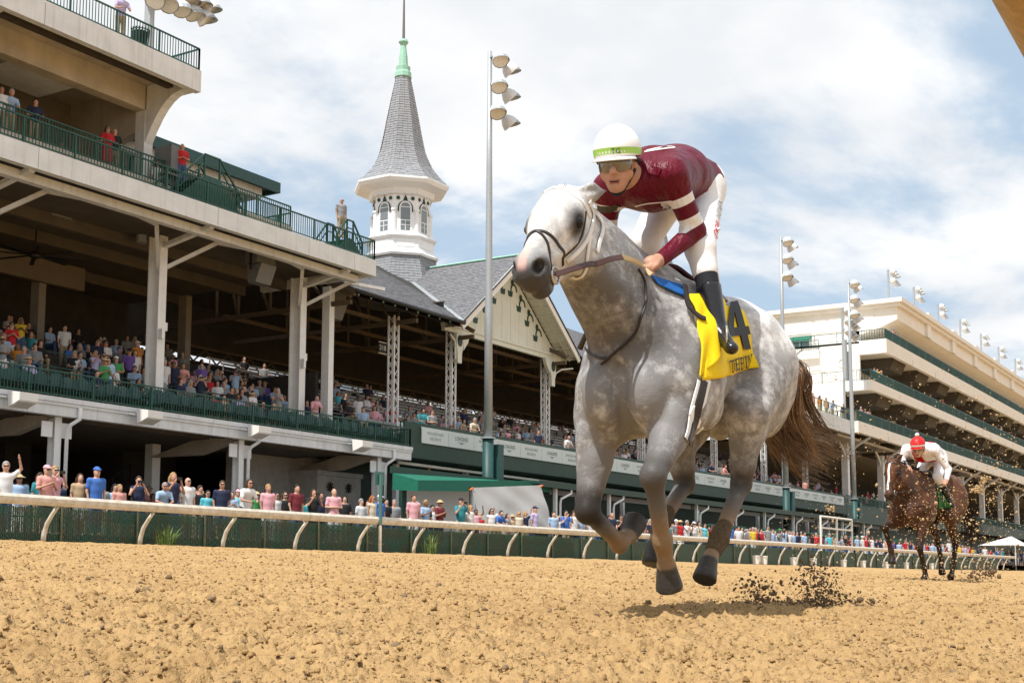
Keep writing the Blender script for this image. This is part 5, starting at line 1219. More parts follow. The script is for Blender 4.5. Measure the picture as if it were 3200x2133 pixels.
def surf(S,fr,pt,out,off=.004):
    """push a local point out along direction `out` onto the skin: cast from outside inwards"""
    pt=np.array(pt,float); out=np.array(out,float); out/=np.linalg.norm(out); q=S.cast(pt+out*.45,-out,0,.9)
    if q is None: q=pt
    n=S.grad(q); return q+n*off,n
def strap_on(S,fr,pts,outs,w,t,name,m,parent,off=.001,n=6):
    P=[];Nn=[]
    for q in smooth_path(pts,n): P.append(q)
    O=smooth_path(outs,n); W=[];NN=[]
    for q,o in zip(P,O): a,nn=surf(S,fr,q,o,off); W.append(fr.w(a)); NN.append(fr.d(nn))
    for _ in range(2):
        W=[W[0]]+[(W[i-1]+2*W[i]+W[i+1])/4 for i in range(1,len(W)-1)]+[W[-1]]
    g=MB(); g.strap(W,NN,w,t); return g.build(name,m,parent,smooth=False)
def bridle(S,fr,parent,white,black,noseb=True,extra=True):
    H=S.H; f,up,lat,HL=S.fr
    B=lambda a,b,c: H(a,b,c)
    def ring(a,pts,w,name,m,t=.004): # pts list of (b,c) around the head section at a (a may vary)
        L=[B(aa,bb,cc) for aa,bb,cc in pts]; ax=[B(aa,-.10,0) for aa,bb,cc in pts]; strap_on(S,fr,L,[x-y for x,y in zip(L,ax)],w,t,name,m,parent)
    # brow band, cheek pieces, throat latch in white
    ring(0,[(.03,-.10,-.11),(.055,-.03,-.09),(.045,.02,-.05),(.04,.045,0),(.045,.02,.05),(.055,-.03,.09),(.03,-.10,.11)],.022,'brow_band',white)
    for s in (-1,) if extra else (-1,1):
        ring(0,[(.0,.0,s*.05),(.02,-.06,s*.1),(.10,-.12,s*.1),(.22,-.15,s*.09),(.33,-.16,s*.07),(.405,-.15,s*.065)],.020,'cheek_strap',white)
    if noseb:
        # figure-eight noseband in dark leather
        ring(0,[(.30,-.19,-.07),(.315,-.1,-.08),(.33,-.02,-.05),(.335,.0,0),(.33,-.02,.05),(.32,-.07,.085),(.31,-.14,.085),(.30,-.20,.06)],.014,'upper_noseband',black)
        ring(0,[(.335,.0,0),(.37,-.02,.045),(.41,-.06,.075),(.435,-.11,.07),(.44,-.17,.05),(.44,-.20,.0)],.013,'lower_noseband',black)
        ring(0,[(.335,.0,0),(.37,-.02,-.045),(.41,-.06,-.075),(.435,-.11,-.07),(.44,-.17,-.05),(.44,-.20,.0)],.013,'lower_noseband',black)
        ring(0,[(.07,-.06,.1),(.15,-.12,.1),(.23,-.14,.095),(.31,-.155,.085)],.011,'noseband_cheek',black)
    # bit rings
    out=[]
    for s in (-1,1):
        c,n=surf(S,fr,B(.425,-.14,s*.05),lat*s,.012); c=fr.w(c); a=fr.d(f); b=fr.d(up); g=MB()
        g.tube([c+(a*math.cos(t)+b*math.sin(t))*.034 for t in np.linspace(0,2*math.pi,17)],.0055,6,caps=False); g.build('bit_ring',M_steel,parent,smooth=True); out.append(c)
        g=MB(); g.tube([c,fr.w(B(.43,-.135,0))],.008,6); g.build('bit_bar',M_steel,parent,smooth=True)
    return out  # right, left
bits=bridle(S1,FR,GH_,M_wlea,M_lea)
# breast collar strap down the shoulder, white chin strap
def px_on(S,fr,x,y,off=.004):
    o=fr.l(np.zeros(3)); d=fr.l(ray(x,y))-o; q=S.cast(o,d,3,9)
    return None if q is None else q+S.grad(q)*off
def strap_px(S,fr,pxs,w,t,name,m,parent,off=.003,n=6,round_=0):
    P=[px_on(S,fr,*q,off=0) for q in pxs]; P=[q for q in P if q is not None]
    path=smooth_path(P,n); W=[];NN=[]
    for q in path:
        nn=S.grad(q); d=S.sample(q)[0]; q=q-nn*d+nn*off; W.append(fr.w(q)); NN.append(fr.d(nn))
    g=MB()
    if round_: g.tube(W,round_,8)
    else: g.strap(W,NN,w,t)
    return g.build(name,m,parent,smooth=bool(round_))
strap_px(S1,FR,[(1840,628),(1852,668),(1848,705),(1836,742),(1815,775),(1790,800),(1770,816)],.021,.005,'cheek_strap',M_wlea,GH_,.004)
strap_px(S1,FR,[(1846,650),(1868,680),(1880,706),(1877,735),(1868,765),(1862,788)],.019,.005,'hanging_strap',M_wlea,GH_,.006)
strap_px(S1,FR,[(1842,735),(1836,770),(1832,805),(1828,838),(1818,858),(1800,866),(1784,862)],.016,.005,'throat_latch',M_wlea,GH_,.006)
strap_px(S1,FR,[(1988,842),(2008,880),(2012,930),(1998,990),(1985,1035),(1960,1068),(1930,1095),(1905,1118),(1882,1140)],.03,.004,'yoke_rein',M_lea,GH_,.012,round_=.0065)
strap_px(S1,FR,[(1836,1085),(1850,1105),(1880,1118),(1905,1116)],.03,.004,'yoke_rein',M_lea,GH_,.01,round_=.0055)
# saddle cloth, draped by casting onto the barrel
def drape(S,fr,poly,name,m,parent,off,side=1,nu=30,nw=24,thick=.004,wave=.0):
    """poly: four (u,w) corners TL,TR,BR,BL of a cloth patch hanging on one side"""
    a,b,c,d=[np.array(q,float) for q in poly]; g=MB(); idx={}
    for j in range(nw+1):
        for i in range(nu+1):
            s,t=i/nu,j/nw; q=(a*(1-s)+b*s)*(1-t)+(d*(1-s)+c*s)*t
            hit=S.cast((q[0],side*.6,q[1]),(0,-side,0),0,.6)
            if hit is None: hit=np.array((q[0],side*.02,q[1]))
            nn=S.grad(hit); wv=wave*math.sin(s*9+t*3)*t
            g.v.append(tuple(fr.w(hit+nn*(off+wv))))
    for j in range(nw):
        for i in range(nu): g.f.append((j*(nu+1)+i,j*(nu+1)+i+1,(j+1)*(nu+1)+i+1,(j+1)*(nu+1)+i)); g.m.append(0)
    o=g.build(name,m,parent,smooth=True,fix=True); md=o.modifiers.new('thick','SOLIDIFY'); md.thickness=thick; md.offset=1; return o
M_yel=mat('saddle_yellow',(.84,.60,.0),.75,var=.06,scale=40,bump=.12,bscale=160); M_blu=mat('cloth_blue',(.01,.12,.42),.8,var=.1,scale=30); M_ink=mat('cloth_black',(.012,.012,.014),.7); M_sad=mat('saddle_maroon',(.105,.028,.032),.35,var=.3,scale=20)
# cloth corner positions measured on the photograph
def uw(x,y):
    q=None
    while q is None: q=px_on(S1,FR,x,y,0); y+=4
    return (q[0],q[2])
SC=thing('saddle_cloth','yellow number cloth with black 4 and TEPIN on the grey horse','saddle cloth',FR.w((-.2,.3,1.2)))
tl,tr,br,bl=uw(2185,1000),uw(2318,985),uw(2370,1150),uw(2222,1187)
C4=[uw(2152,930),(tr[0]-.02,1.55),br,uw(2186,1190)]
cl=drape(S1,FR,C4,'cloth',M_yel,SC,.010,1,34,26,.005,.002)
drape(S1,FR,[(C4[0][0]-.14,C4[0][1]),C4[1],C4[2],(C4[3][0]-.14,C4[3][1])],'cloth',M_yel,SC,.010,-1,20,16,.005)
fl=drape(S1,FR,[uw(2140,930),uw(2200,930),uw(2250,1085),uw(2174,1184)],'front_flap',M_yel,SC,.024,1,18,26,.005,.010)
for sd_ in (1,-1): drape(S1,FR,[uw(2028,862),uw(2142,900),uw(2150,936),uw(2052,893)],'blue_pad',M_blu,SC,.016,sd_,20,8,.006)
# glyphs as flat patches lying on the cloth
def glyph_on(polys,org,xd,yd,off,name,m,parent):
    """polys in glyph units; org, xd, yd measured on the photograph, then laid on the cloth"""
    g=MB()
    for poly in polys:
        n=len(poly); dense=[]
        for i in range(n):
            p0=np.array(poly[i],float); p1=np.array(poly[(i+1)%n],float); k=max(1,int(np.linalg.norm(p1-p0)/.12))
            dense+= [p0+(p1-p0)*t/k for t in range(k)]
        vs=[]
        for q in dense:
            s=np.array(org)+np.array(xd)*q[0]+np.array(yd)*q[1]; hit=px_on(S1,FR,s[0],s[1],0); vs.append(FR.w(hit+S1.grad(hit)*off))
        o=len(g.v); g.v+= [tuple(v) for v in vs]; g.f.append(tuple(range(o,o+len(vs)))); g.m.append(0)
    ob=g.build(name,m,parent,fix=False)
    bm=bmesh.new(); bm.from_mesh(ob.data); bmesh.ops.triangulate(bm,faces=bm.faces[:]); bm.to_mesh(ob.data); bm.free()
    for p_ in ob.data.polygons: p_.use_smooth=True
    return ob
o4=np.array((2279,1092)); x4=np.array((62,-8)); y4=np.array((-34,-135))
FOUR=[[(.0,.27),(1.0,.27),(1.0,.45),(.0,.45)],[(.50,-.04),(.84,-.04),(.84,.27),(.50,.27)],[(.50,.45),(.84,.45),(.84,1.0),(.50,1.0)],[(.0,.45),(.26,.45),(.50,.80),(.50,1.0),(.42,1.0),(.0,.52)]]
glyph_on(FOUR,o4,x4,y4,.025,'number_4',M_ink,SC)
def serif(ch):
    t,T,s=.125,.19,.06
    v=lambda x,w: [(x,0),(x+w,0),(x+w,1),(x,1)]; hb=lambda x0,x1,y: [(x0,y),(x1,y),(x1,y+t),(x0,y+t)]
    if ch=='T': return [v(.34,T),hb(.0,.84,.875),hb(.24,.60,0),[(0,.74),(.05,.74),(.07,.93),(0,.93)],[(.84,.74),(.79,.74),(.77,.93),(.84,.93)]],.92
    if ch=='E': return [v(.12,T),hb(.02,.72,.875),hb(.02,.76,0),hb(.2,.58,.48),[(.72,.76),(.67,.76),(.65,.93),(.72,.93)],[(.78,.24),(.73,.24),(.69,.07),(.76,.07)],[(.58,.38),(.54,.38),(.54,.64),(.58,.64)]],.86
    if ch=='P': return [v(.12,T),hb(.02,.42,0),hb(.02,.5,.875),hb(.2,.5,.44),[(.5,1),(.68,.93),(.76,.74),(.68,.52),(.5,.44),(.5,.51),(.6,.58),(.62,.74),(.6,.88),(.5,.93)]],.84
    if ch=='I': return [v(.12,T),hb(.0,.4,0),hb(.0,.4,.875)],.48
    if ch=='N': return [v(.14,t),v(.76,t),[(.08,1),(.26,1),(.83,0),(.76,0),(.70,.06)],hb(.0,.34,0),hb(.62,1.0,.875),hb(.0,.22,.875)],1.06
o=np.array((2267.,1163.)); xe=np.array((2343.,1139.)); total=sum(serif(c)[1] for c in 'TEPIN'); xd=(xe-o)/total; yd=np.array((-5.,-35.)); cur=0.
for c in 'TEPIN':
    polys,adv=serif(c); glyph_on([[(q[0]+cur,q[1]) for q in P] for P in polys],o,xd,yd,.026,'letter_'+c,M_ink,SC); cur+=adv
# girth straps
strap_px(S1,FR,[(2210,1185),(2195,1250),(2178,1320),(2160,1375)],.045,.004,'girth_white',M_wlea,SC,.006)
strap_px(S1,FR,[(2196,1190),(2180,1260),(2163,1330),(2146,1380)],.05,.005,'girth_dark',M_lea,SC,.010)
strap_px(S1,FR,[(2182,1190),(2166,1260),(2150,1330),(2140,1370)],.030,.004,'girth_white',M_wlea,SC,.006)
# racing saddle
SD=thing('racing_saddle','small maroon racing saddle under the jockey','saddle',FR.w((-.1,0,1.6)))
g=MB(); nu,nv=18,16
for j in range(nv+1):
    for i in range(nu+1):
        s=i/nu; t=j/nv*2-1; u=.06-.40*s; wtop=1.615+.05*s**2+.035*(1-s)**3; vv=t*.15; ww=wtop-.30*abs(t)**1.7
        hit=S1.cast((u,vv,2.2),(0,0,-1),0,1.2); ww=max(ww,(hit[2]+.022) if hit is not None else 0)
        g.v.append(tuple(FR.w((u,vv,ww))))
for j in range(nv):
    for i in range(nu): g.f.append((j*(nu+1)+i,j*(nu+1)+i+1,(j+1)*(nu+1)+i+1,(j+1)*(nu+1)+i)); g.m.append(0)
o=g.build('seat_flap',M_sad,SD,smooth=True); md=o.modifiers.new('t','SOLIDIFY'); md.thickness=.014; md.offset=1
strap_px(S1,FR,[(2128,905),(2133,935),(2140,965),(2155,985),(2175,1000),(2195,1010)],.026,.006,'stirrup_strap',M_lea,SD,.03)
# tail: many long strands streaming back
M_tail=mat('tail_hair',(.20,.125,.08),.5,var=.5,scale=30,dirt=(.06,.035,.022)); M_tail2=mat('tail_hair_light',(.34,.22,.14),.5,var=.4,scale=30)
dock=FR.w((-1.30,.0,1.40)); ctl=[dock,atD(2448,1170,7.15),atD(2432,1260,7.2),atD(2440,1330,7.28),atD(2480,1385,7.4),atD(2540,1420,7.55),atD(2590,1440,7.7)]
g=MB(); rs=np.random.default_rng(3); clumps=[(rs.normal(0,1,3),rs.uniform(.7,1.05),rs.normal(0,1,3)) for _ in range(46)]
for i in range(1300):
    co,cL,c2=clumps[i%46]; off=co+rs.normal(0,.28,3); L=np.clip(cL*rs.uniform(.75,1.0),.4,1); kind=0 if (i%46)%5<3 else 1; pts=[]
    for k,cp in enumerate(ctl):
        t=k/(len(ctl)-1); sp=.022+.105*t**.7*(1.25-.35*t); pts.append(cp+off*sp*np.array((.9,.6,.85))+c2*.03*t*math.sin(k*1.7+i%46)+rs.normal(0,.006,3)*t)
    path=smooth_path(pts,5); path=path[:max(6,int(len(path)*L))]
    n=len(path); rr=[max(.0006,.0026*(1-max(0,(j-n*.5)/(n*.52)))) for j in range(n)]
    g.tube(path,rr,3,caps=False,mi=kind)
o=g.build('tail',[M_tail,M_tail2],GH_,smooth=True,fix=False)
# short mane tufts lying along the crest, forelock
g=MB()
for i in range(260):
    s=rs.random(); u=.10+.86*s; top=S1.cast((u,0,2.2),(0,0,-1),0,1.4)
    if top is None: continue
    n=np.array((rs.normal(-.3,.3),-1.,rs.normal(-.2,.2))); a=top+np.array((0,-.004,-.008)); L=rs.uniform(.04,.085); b=a+n/np.linalg.norm(n)*L+np.array((0,0,-.03)); c=b+np.array((rs.normal(0,.01),-.01,-.05))
    g.tube([FR.w(x) for x in (a,(a+b)/2+np.array((0,0,.008)),b,c)],[.004,.004,.003,.001],3,caps=False)
for i in range(14):
    a=S1.H(.0,.0,rs.normal(0,.015)); b=S1.H(.02+rs.normal(0,.015),.030+rs.normal(0,.008),rs.normal(0,.02)); g.tube([FR.w(a),FR.w(b)],[.004,.0015],3,caps=False)
g.build('mane',mat('mane_hair',(.20,.18,.17),.6,var=.4,scale=40),GH_,fix=False)
# leg wraps: worn brown bandages on the hind pasterns
M_wrap=mat('brown_wrap',(.11,.072,.035),.9,var=.5,scale=50,bump=.5,bscale=120)
for key in ('hL','hR'):
    q=[np.array(x) for x in POSE1[key]]; ft,ps=q[3],q[4]; hk=q[2]; W=SDF(np.minimum(ft,ps)-.2,np.maximum(ft,hk*.3+ft*.7)+.2,.008); d=(ft-hk)/np.linalg.norm(ft-hk)
    W.cap(ft-d*.085,ft,.043,.051,.01); W.cap(ft,ft*.45+ps*.55,.051,.043,.01); W.ell(ft+np.array((-.028,0,-.0)),(.027,.032,.036),.02); Vw,Fw=W.mesh(1); mesh_obj('leg_wrap',FR.w(Vw),Fw,M_wrap,GH_)
# ------------------------------------------------------------------ jockeys
M_skin=mat('skin_tan',(.50,.27,.18),.55,var=.12,scale=18); M_lip=mat('lip',(.36,.13,.11),.5)
M_brch=mat('white_breeches',(.80,.80,.82),.7,var=.05,scale=8,bump=.25,bscale=16); M_boot=mat('black_boot',(.008,.008,.01),.22,var=.3,scale=10,bump=.25,bscale=14,spec=.6); M_legg=mat('black_legging',(.009,.011,.016),.8)
def silks_mat(name,base,band,kind=0):
    m=bpy.data.materials.new(name); m.use_nodes=True; nt=m.node_tree; b=nt.nodes['Principled BSDF']; b.inputs['Roughness'].default_value=.42; b.inputs['Specular IOR Level'].default_value=.22
    a=nt.nodes.new('ShaderNodeAttribute'); a.attribute_name='band'; r=nt.nodes.new('ShaderNodeMapRange'); r.inputs[1].default_value=.46; r.inputs[2].default_value=.54; nt.links.new(a.outputs['Fac'],r.inputs[0])
    x=nt.nodes.new('ShaderNodeMix'); x.data_type='RGBA'; x.inputs['A'].default_value=(*base,1); x.inputs['B'].default_value=(*band,1); nt.links.new(r.outputs[0],x.inputs['Factor']); nt.links.new(x.outputs['Result'],b.inputs['Base Color'])
    t=nt.nodes.new('ShaderNodeTexCoord'); mp=nt.nodes.new('ShaderNodeMapping'); mp.inputs['Scale'].default_value=(9,22,9); mp.inputs['Rotation'].default_value=(.4,.5,.3); nt.links.new(t.outputs['Object'],mp.inputs[0])
    n=nt.nodes.new('ShaderNodeTexNoise'); n.inputs['Scale'].default_value=1.; n.inputs['Detail'].default_value=3; nt.links.new(mp.outputs[0],n.inputs['Vector'])
    bu=nt.nodes.new('ShaderNodeBump'); bu.inputs['Strength'].default_value=.9; bu.inputs['Distance'].default_value=.03; nt.links.new(n.outputs['Fac'],bu.inputs['Height']); nt.links.new(bu.outputs[0],b.inputs['Normal']); return m
def jockey(fr,J,name_label,root_loc,silk,detail=True,h=.0085,cap_col=None,band_fn=None,breech=None,pom=False):
    T=thing('person',name_label,'person',root_loc)
    A={k:fr.l(atD(*v)) if len(v)==3 and v[0]>10 else np.array(v) for k,v in J.items()}
    lo=np.min(list(A.values()),0)-.32; hi=np.max(list(A.values()),0)+.32
    hd=A['head']; hf=np.array(J.get('_hf',(1,0,0)),float) if '_hf' in J else np.array((.93,.20,-.27)); hf/=np.linalg.norm(hf); hu=np.array((0,0,1.))-hf*hf[2]; hu/=np.linalg.norm(hu); hl=np.cross(hu,hf)
    Rm=np.stack([hf,hl,hu],1); Hd=lambda a,b,c=0: hd+hf*a+hu*b+hl*c
    pel,chs=A['pelvis'],A['chest']
    def limbs(S,arm,leg,r=0):
        for s,k in (('L',1),('R',-1)):
            if arm: S.cap(A['sh'+s],A['el'+s],.052+r,.041+r*.8,.04); S.cap(A['el'+s],A['wr'+s],.040+r*.8,.027+r*.6,.02)
            if leg: S.cap(A['hip'+s],A['kn'+s],.088+r,.058+r,.05); S.cap(A['kn'+s],A['an'+s],.054+r,.036+r,.03); S.cap(A['kn'+s]*.65+A['an'+s]*.35+np.array((-.02,0,0)),A['an'+s],.048+r,.034+r,.03)
    def torso(S,r=0):
        mid=(pel+chs)/2+np.array((0,0,.035)); S.cap(pel,mid,.135+r,.128+r,.06,((0,1,0),1.12)); S.cap(mid,chs,.128+r,.145+r,.06,((0,1,0),1.2)); S.cap(A['shL'],A['shR'],.068+r,.068+r,.07)
        S.cap(chs,A['neck'],.09+r,.07+r,.06)
    # skin: one continuous figure
    B=SDF(lo,hi,h*.78); torso(B); limbs(B,1,1); B.cap(A['neck'],hd+hu*-.05-hf*.02,.056,.052,.03)
    B.ell(Hd(-.015,.03),(.098,.075,.105),.03,Rm); B.ell(Hd(.03,-.055),(.07,.058,.075),.03,Rm); B.ell(Hd(.062,-.105),(.03,.034,.025),.02,Rm)
    B.cap(Hd(.088,.0),Hd(.118,-.037),.011,.016,.010); B.ell(Hd(.100,-.042,.014),(.012,.009,.008),.008,Rm); B.ell(Hd(.100,-.042,-.014),(.012,.009,.008),.008,Rm)
    B.cap(Hd(.086,-.073,-.02),Hd(.086,-.073,.02),.009,.009,.008); B.cap(Hd(.082,-.083,-.016),Hd(.082,-.083,.016),.009,.009,.008); B.cap(Hd(.101,-.078,-.02),Hd(.101,-.078,.02),.003,.003,.003,op='-')
    for s in (-1,1):
        B.cap(Hd(.05,-.02,s*.045),Hd(.03,-.05,s*.058),.02,.018,.02); B.ell(Hd(-.012,-.015,s*.078),(.02,.012,.032),.008,Rm)
        B.ell(Hd(.085,.012,s*.032),(.018,.018,.012),.01,Rm,op='-')
    # hands with fingers closed on the rein
    for s,k in (('L',1),('R',-1)):
        w=A['wr'+s]; g=A['gr'+s]; d=(g-w)/np.linalg.norm(g-w); sd=np.cross(d,(0,0,1.)); sd/=np.linalg.norm(sd); dn=np.cross(sd,d); dn=dn if dn[2]<0 else -dn
        B.cap(w,w+d*.055,.028,.036,.02); B.ell(w+d*.065,(.040,.034,.026),.02)
        for q in range(4):
            o=(q-1.5)*.0185; b0=w+d*(.088-.004*abs(q-1))+sd*o; b1=b0+d*.030+dn*.006; b2=b1+dn*.030+d*.004; b3=b2-d*.024+dn*.006
            B.cap(b0-d*.02,b1,.0115,.0098,.006); B.cap(b1,b2,.0098,.0088,.004); B.cap(b2,b3,.0088,.0076,.004)
        t0=w+d*.04-sd*k*.030; t1=t0+d*.04-sd*k*.012+dn*.012; t2=t1+d*.026+sd*k*.008+dn*.01; B.cap(t0,t1,.013,.011,.008); B.cap(t1,t2,.011,.0085,.005)
    # feet
    for s in 'LR': B.cap(A['an'+s],A['to'+s],.030,.016,.02)
    V,F=B.mesh(1); mesh_obj('body',fr.w(V),F,M_skin,T)
    # silks
    S=SDF(lo,hi,h); torso(S,.012); limbs(S,1,0,.012); S.cutplane(pel+(chs-pel)*.02,-(chs-pel)/np.linalg.norm(chs-pel),pel-.3,pel+.3)
    n=(hd-A['neck'])/np.linalg.norm(hd-A['neck']); S.cap(A['neck'],A['neck']+n*.06,.066,.062,.03); S.cutplane(A['neck']+n*.052,n,A['neck']-.12,A['neck']+.16)
    # folds
    rs=np.random.default_rng(5)
    for s in 'LR':
        for q in range(6):
            t=rs.uniform(.1,.95); c=A['sh'+s]*(1-t)+A['el'+s]*t; dirc=rs.normal(0,1,3); dirc/=np.linalg.norm(dirc); S.cap(c+dirc*.052,c+dirc*.052+rs.normal(0,.035,3),.010,.008,.012)
    for q in range(22):
        t=rs.uniform(0,1.05); c=pel*(1-t)+chs*t; y=rs.choice((-1,1,1)); zz=rs.uniform(-.06,.11); a=c+np.array((0,y*.15*math.sqrt(max(.05,1-(zz/.16)**2)),zz)); S.cap(a,a+np.array((rs.uniform(-.12,.12),-y*.02,rs.uniform(-.05,.05))),.013,.005,.016)
    V,F=S.mesh(1); band=band_fn(V,A) if band_fn else np.zeros(len(V)); mesh_obj('silks',fr.w(V),F,silk,T,{'band':band})
    # breeches
    P=SDF(lo,hi,h); P.cap(pel,pel*.7+chs*.3,.145,.135,.05,((0,1,0),1.12))
    for s in 'LR':
        P.cap(A['hip'+s],A['kn'+s],.100,.070,.06); P.cap(A['kn'+s],A['kn'+s]*.72+A['an'+s]*.28,.070,.062,.03)
        for q in range(7): t=rs.uniform(.2,1); c=A['hip'+s]*(1-t)+A['kn'+s]*t; dirc=rs.normal(0,1,3); dirc/=np.linalg.norm(dirc); P.cap(c+dirc*.072,c+dirc*.066+rs.normal(0,.03,3),.010,.008,.012)
    V,F=P.mesh(1); mesh_obj('breeches',fr.w(V),F,breech or M_brch,T)
    for s in 'LR':
        q=SDF(lo,hi,h); q.cap(A['kn'+s]*.78+A['an'+s]*.22,A['kn'+s]*.5+A['an'+s]*.5,.058,.052,.02); V,F=q.mesh(0); mesh_obj('legging',fr.w(V),F,M_legg,T)
        q=SDF(lo,hi,h); kt=A['kn'+s]*.52+A['an'+s]*.48; q.cap(kt,A['an'+s],.060,.044,.02); d=(A['to'+s]-A['an'+s]); d/=np.linalg.norm(d); q.cap(A['an'+s],A['to'+s],.042,.026,.03); q.cap(A['an'+s]-d*.045+np.array((0,0,-.022)),A['an'+s],.03,.035,.02); q.ell(A['to'+s],(.032,.03,.022),.02)
        n=(kt-A['an'+s])/np.linalg.norm(kt-A['an'+s]); q.cutplane(kt+n*.005,n,kt-.12,kt+.12); V,F=q.mesh(1); mesh_obj('boot',fr.w(V),F,M_boot,T)
    # helmet: shell, coloured band, peak
    M_hel=mat('helmet_'+(cap_col[0] if cap_col else 'white'),cap_col[1] if cap_col else (.84,.85,.86),.45,var=.03,scale=10)
    Hs=SDF(hd-.25,hd+.25,.006); Hs.ell(Hd(-.012,.058),(.138,.108,.118),.0,Rm); Hs.cutplane(Hd(.0,.030),-hu*.98-hf*.05,hd-.25,hd+.25)
    pk=SDF(hd-.25,hd+.25,.005)
    V,F=Hs.mesh(1); rel=V-hd; mesh_obj('helmet',fr.w(V),F,M_hel,T)
    g=MB(); n=40
    for row,(b,gr) in enumerate(((.034,1.012),(.062,1.012))):
        for i in range(n):
            t=2*math.pi*i/n; sc=math.sqrt(max(0,1-((b-.058)/.118)**2)); g.v.append(tuple(fr.w(Hd(-.012+.138*sc*gr*math.cos(t),b+.006*math.cos(t),.108*sc*gr*math.sin(t)))))
    for i in range(n): g.f.append((i,(i+1)%n,n+(i+1)%n,n+i)); g.m.append(0)
    g.build('helmet_band',mat('band_'+(cap_col[0] if cap_col else 'green'),(cap_col[2] if cap_col else (.36,.66,.12)),.5),T,smooth=True)
    g=MB(); m=14
    for j in range(3):
        for i in range(m+1):
            t=-1.15+2.3*i/m; e=j/2; g.v.append(tuple(fr.w(Hd((.118+.036*e)*math.cos(t)-.004,.028-.014*e,(.100+.012*e)*math.sin(t)))))
    for j in range(2):
        for i in range(m): g.f.append((j*(m+1)+i,j*(m+1)+i+1,(j+1)*(m+1)+i+1,(j+1)*(m+1)+i)); g.m.append(0)
    o=g.build('helmet_peak',M_hel,T,smooth=True); md=o.modifiers.new('t','SOLIDIFY'); md.thickness=.005
    g=MB(); q=SDF(hd-.2,hd+.2,.004); q.cap(Hd(.092,-.076,-.02),Hd(.092,-.076,.02),.0075,.0075,.004); q.cap(Hd(.089,-.086,-.015),Hd(.089,-.086,.015),.008,.008,.004); V,F=q.mesh(1); mesh_obj('lips',fr.w(V),F,M_lip,T)
    g=MB(); g.beam(fr.w(Hd(.099,-.081,-.019)),fr.w(Hd(.099,-.081,.019)),.006,.004); g.build('mouth_line',M_legg,T)
    # goggles
    g=MB(); n=16
    for r,(b0,ex) in enumerate(((.028,.0),(.012,.012),(-.010,.014),(-.030,.004))):
        for i in range(n+1):
            t=-1.2+2.4*i/n; R_=.088+ex; g.v.append(tuple(fr.w(Hd(.015+R_*math.cos(t),b0-(.008*math.cos(t*1.0) if r==3 else 0)+(.014 if r==3 and abs(t)<.2 else 0),(.075+ex*.6)*math.sin(t)))))
    for r in range(3):
        for i in range(n): g.f.append((r*(n+1)+i,r*(n+1)+i+1,(r+1)*(n+1)+i+1,(r+1)*(n+1)+i)); g.m.append(0)
    g.build('goggles',mat('goggle_lens',(.16,.14,.11),.12,.3,spec=.9,coat=.6),T,smooth=True)
    g=MB(); pts=[fr.w(Hd(.040,.022,.083)),fr.w(Hd(.0,.012,.090)),fr.w(Hd(-.06,.0,.083))]; g.tube(pts,.008,6); pts=[fr.w(Hd(.040,.022,-.083)),fr.w(Hd(.0,.012,-.090)),fr.w(Hd(-.06,.0,-.083))]; g.tube(pts,.008,6); g.build('goggle_strap',M_legg,T)
    g=MB()
    for s in (-1,1): g.tube([fr.w(q) for q in smooth_path([Hd(-.01,.03,s*.085),Hd(.0,-.03,s*.078),Hd(.03,-.085,s*.052),Hd(.055,-.132,s*.02),Hd(.058,-.138,0)],4)],.0065,6)
    g.build('chin_strap',M_legg,T)
    if pom:
        q=SDF(hd-.25,hd+.3,.006); q.ell(Hd(-.02,.195),(.032,.032,.032),0); V,F=q.mesh(0); mesh_obj('pompom',fr.w(V),F,mat('white_wool',(.8,.79,.76),.95,bump=.8,bscale=90,var=.1),T)
    T_=T; return T,A,Hd,S,(hf,hl,hu)
J1=dict(head=(1930,512,5.86),neck=(1985,566,5.98),chest=(2040,560,6.10),pelvis=(2172,582,6.62),
 shL=(2098,548,5.93),elL=(2172,722,6.02),wrL=(2062,812,5.88),grL=(2008,836,5.80),
 shR=(1905,590,6.13),elR=(1893,715,6.20),wrR=(1925,795,6.06),grR=(1960,826,5.98),
 hipL=(2200,608,6.52),knL=(2188,775,6.06),anL=(2243,1035,5.92),toL=(2286,1088,5.80),
 hipR=(2100,600,6.70),knR=(2008,765,6.44),anR=(2140,985,6.66),toR=(2100,1040,6.62))
def band1(V,A):
    b=np.zeros(len(V))
    for s in 'LR':
        d,t=segd(V,A['sh'+s],A['el'+s]); ax=(A['el'+s]-A['sh'+s]); L=np.linalg.norm(ax); tt=((V-A['sh'+s])@ax)/(L*L)
        near=(d<.10)
        for a,c in ((.36,.50),(.72,.90)): b=np.maximum(b,near*np.clip(.5+(np.minimum(tt-a,c-tt))*14,0,1))
    return b
silk1=silks_mat('maroon_silks',(.115,.003,.016),(.76,.74,.73))
JK,AJ,HJ,SJ,JF=jockey(FR,J1,'jockey in maroon silks with white sleeve bands and white helmet riding the grey horse',FR.w((-.1,0,1.6)),silk1,band_fn=band1)
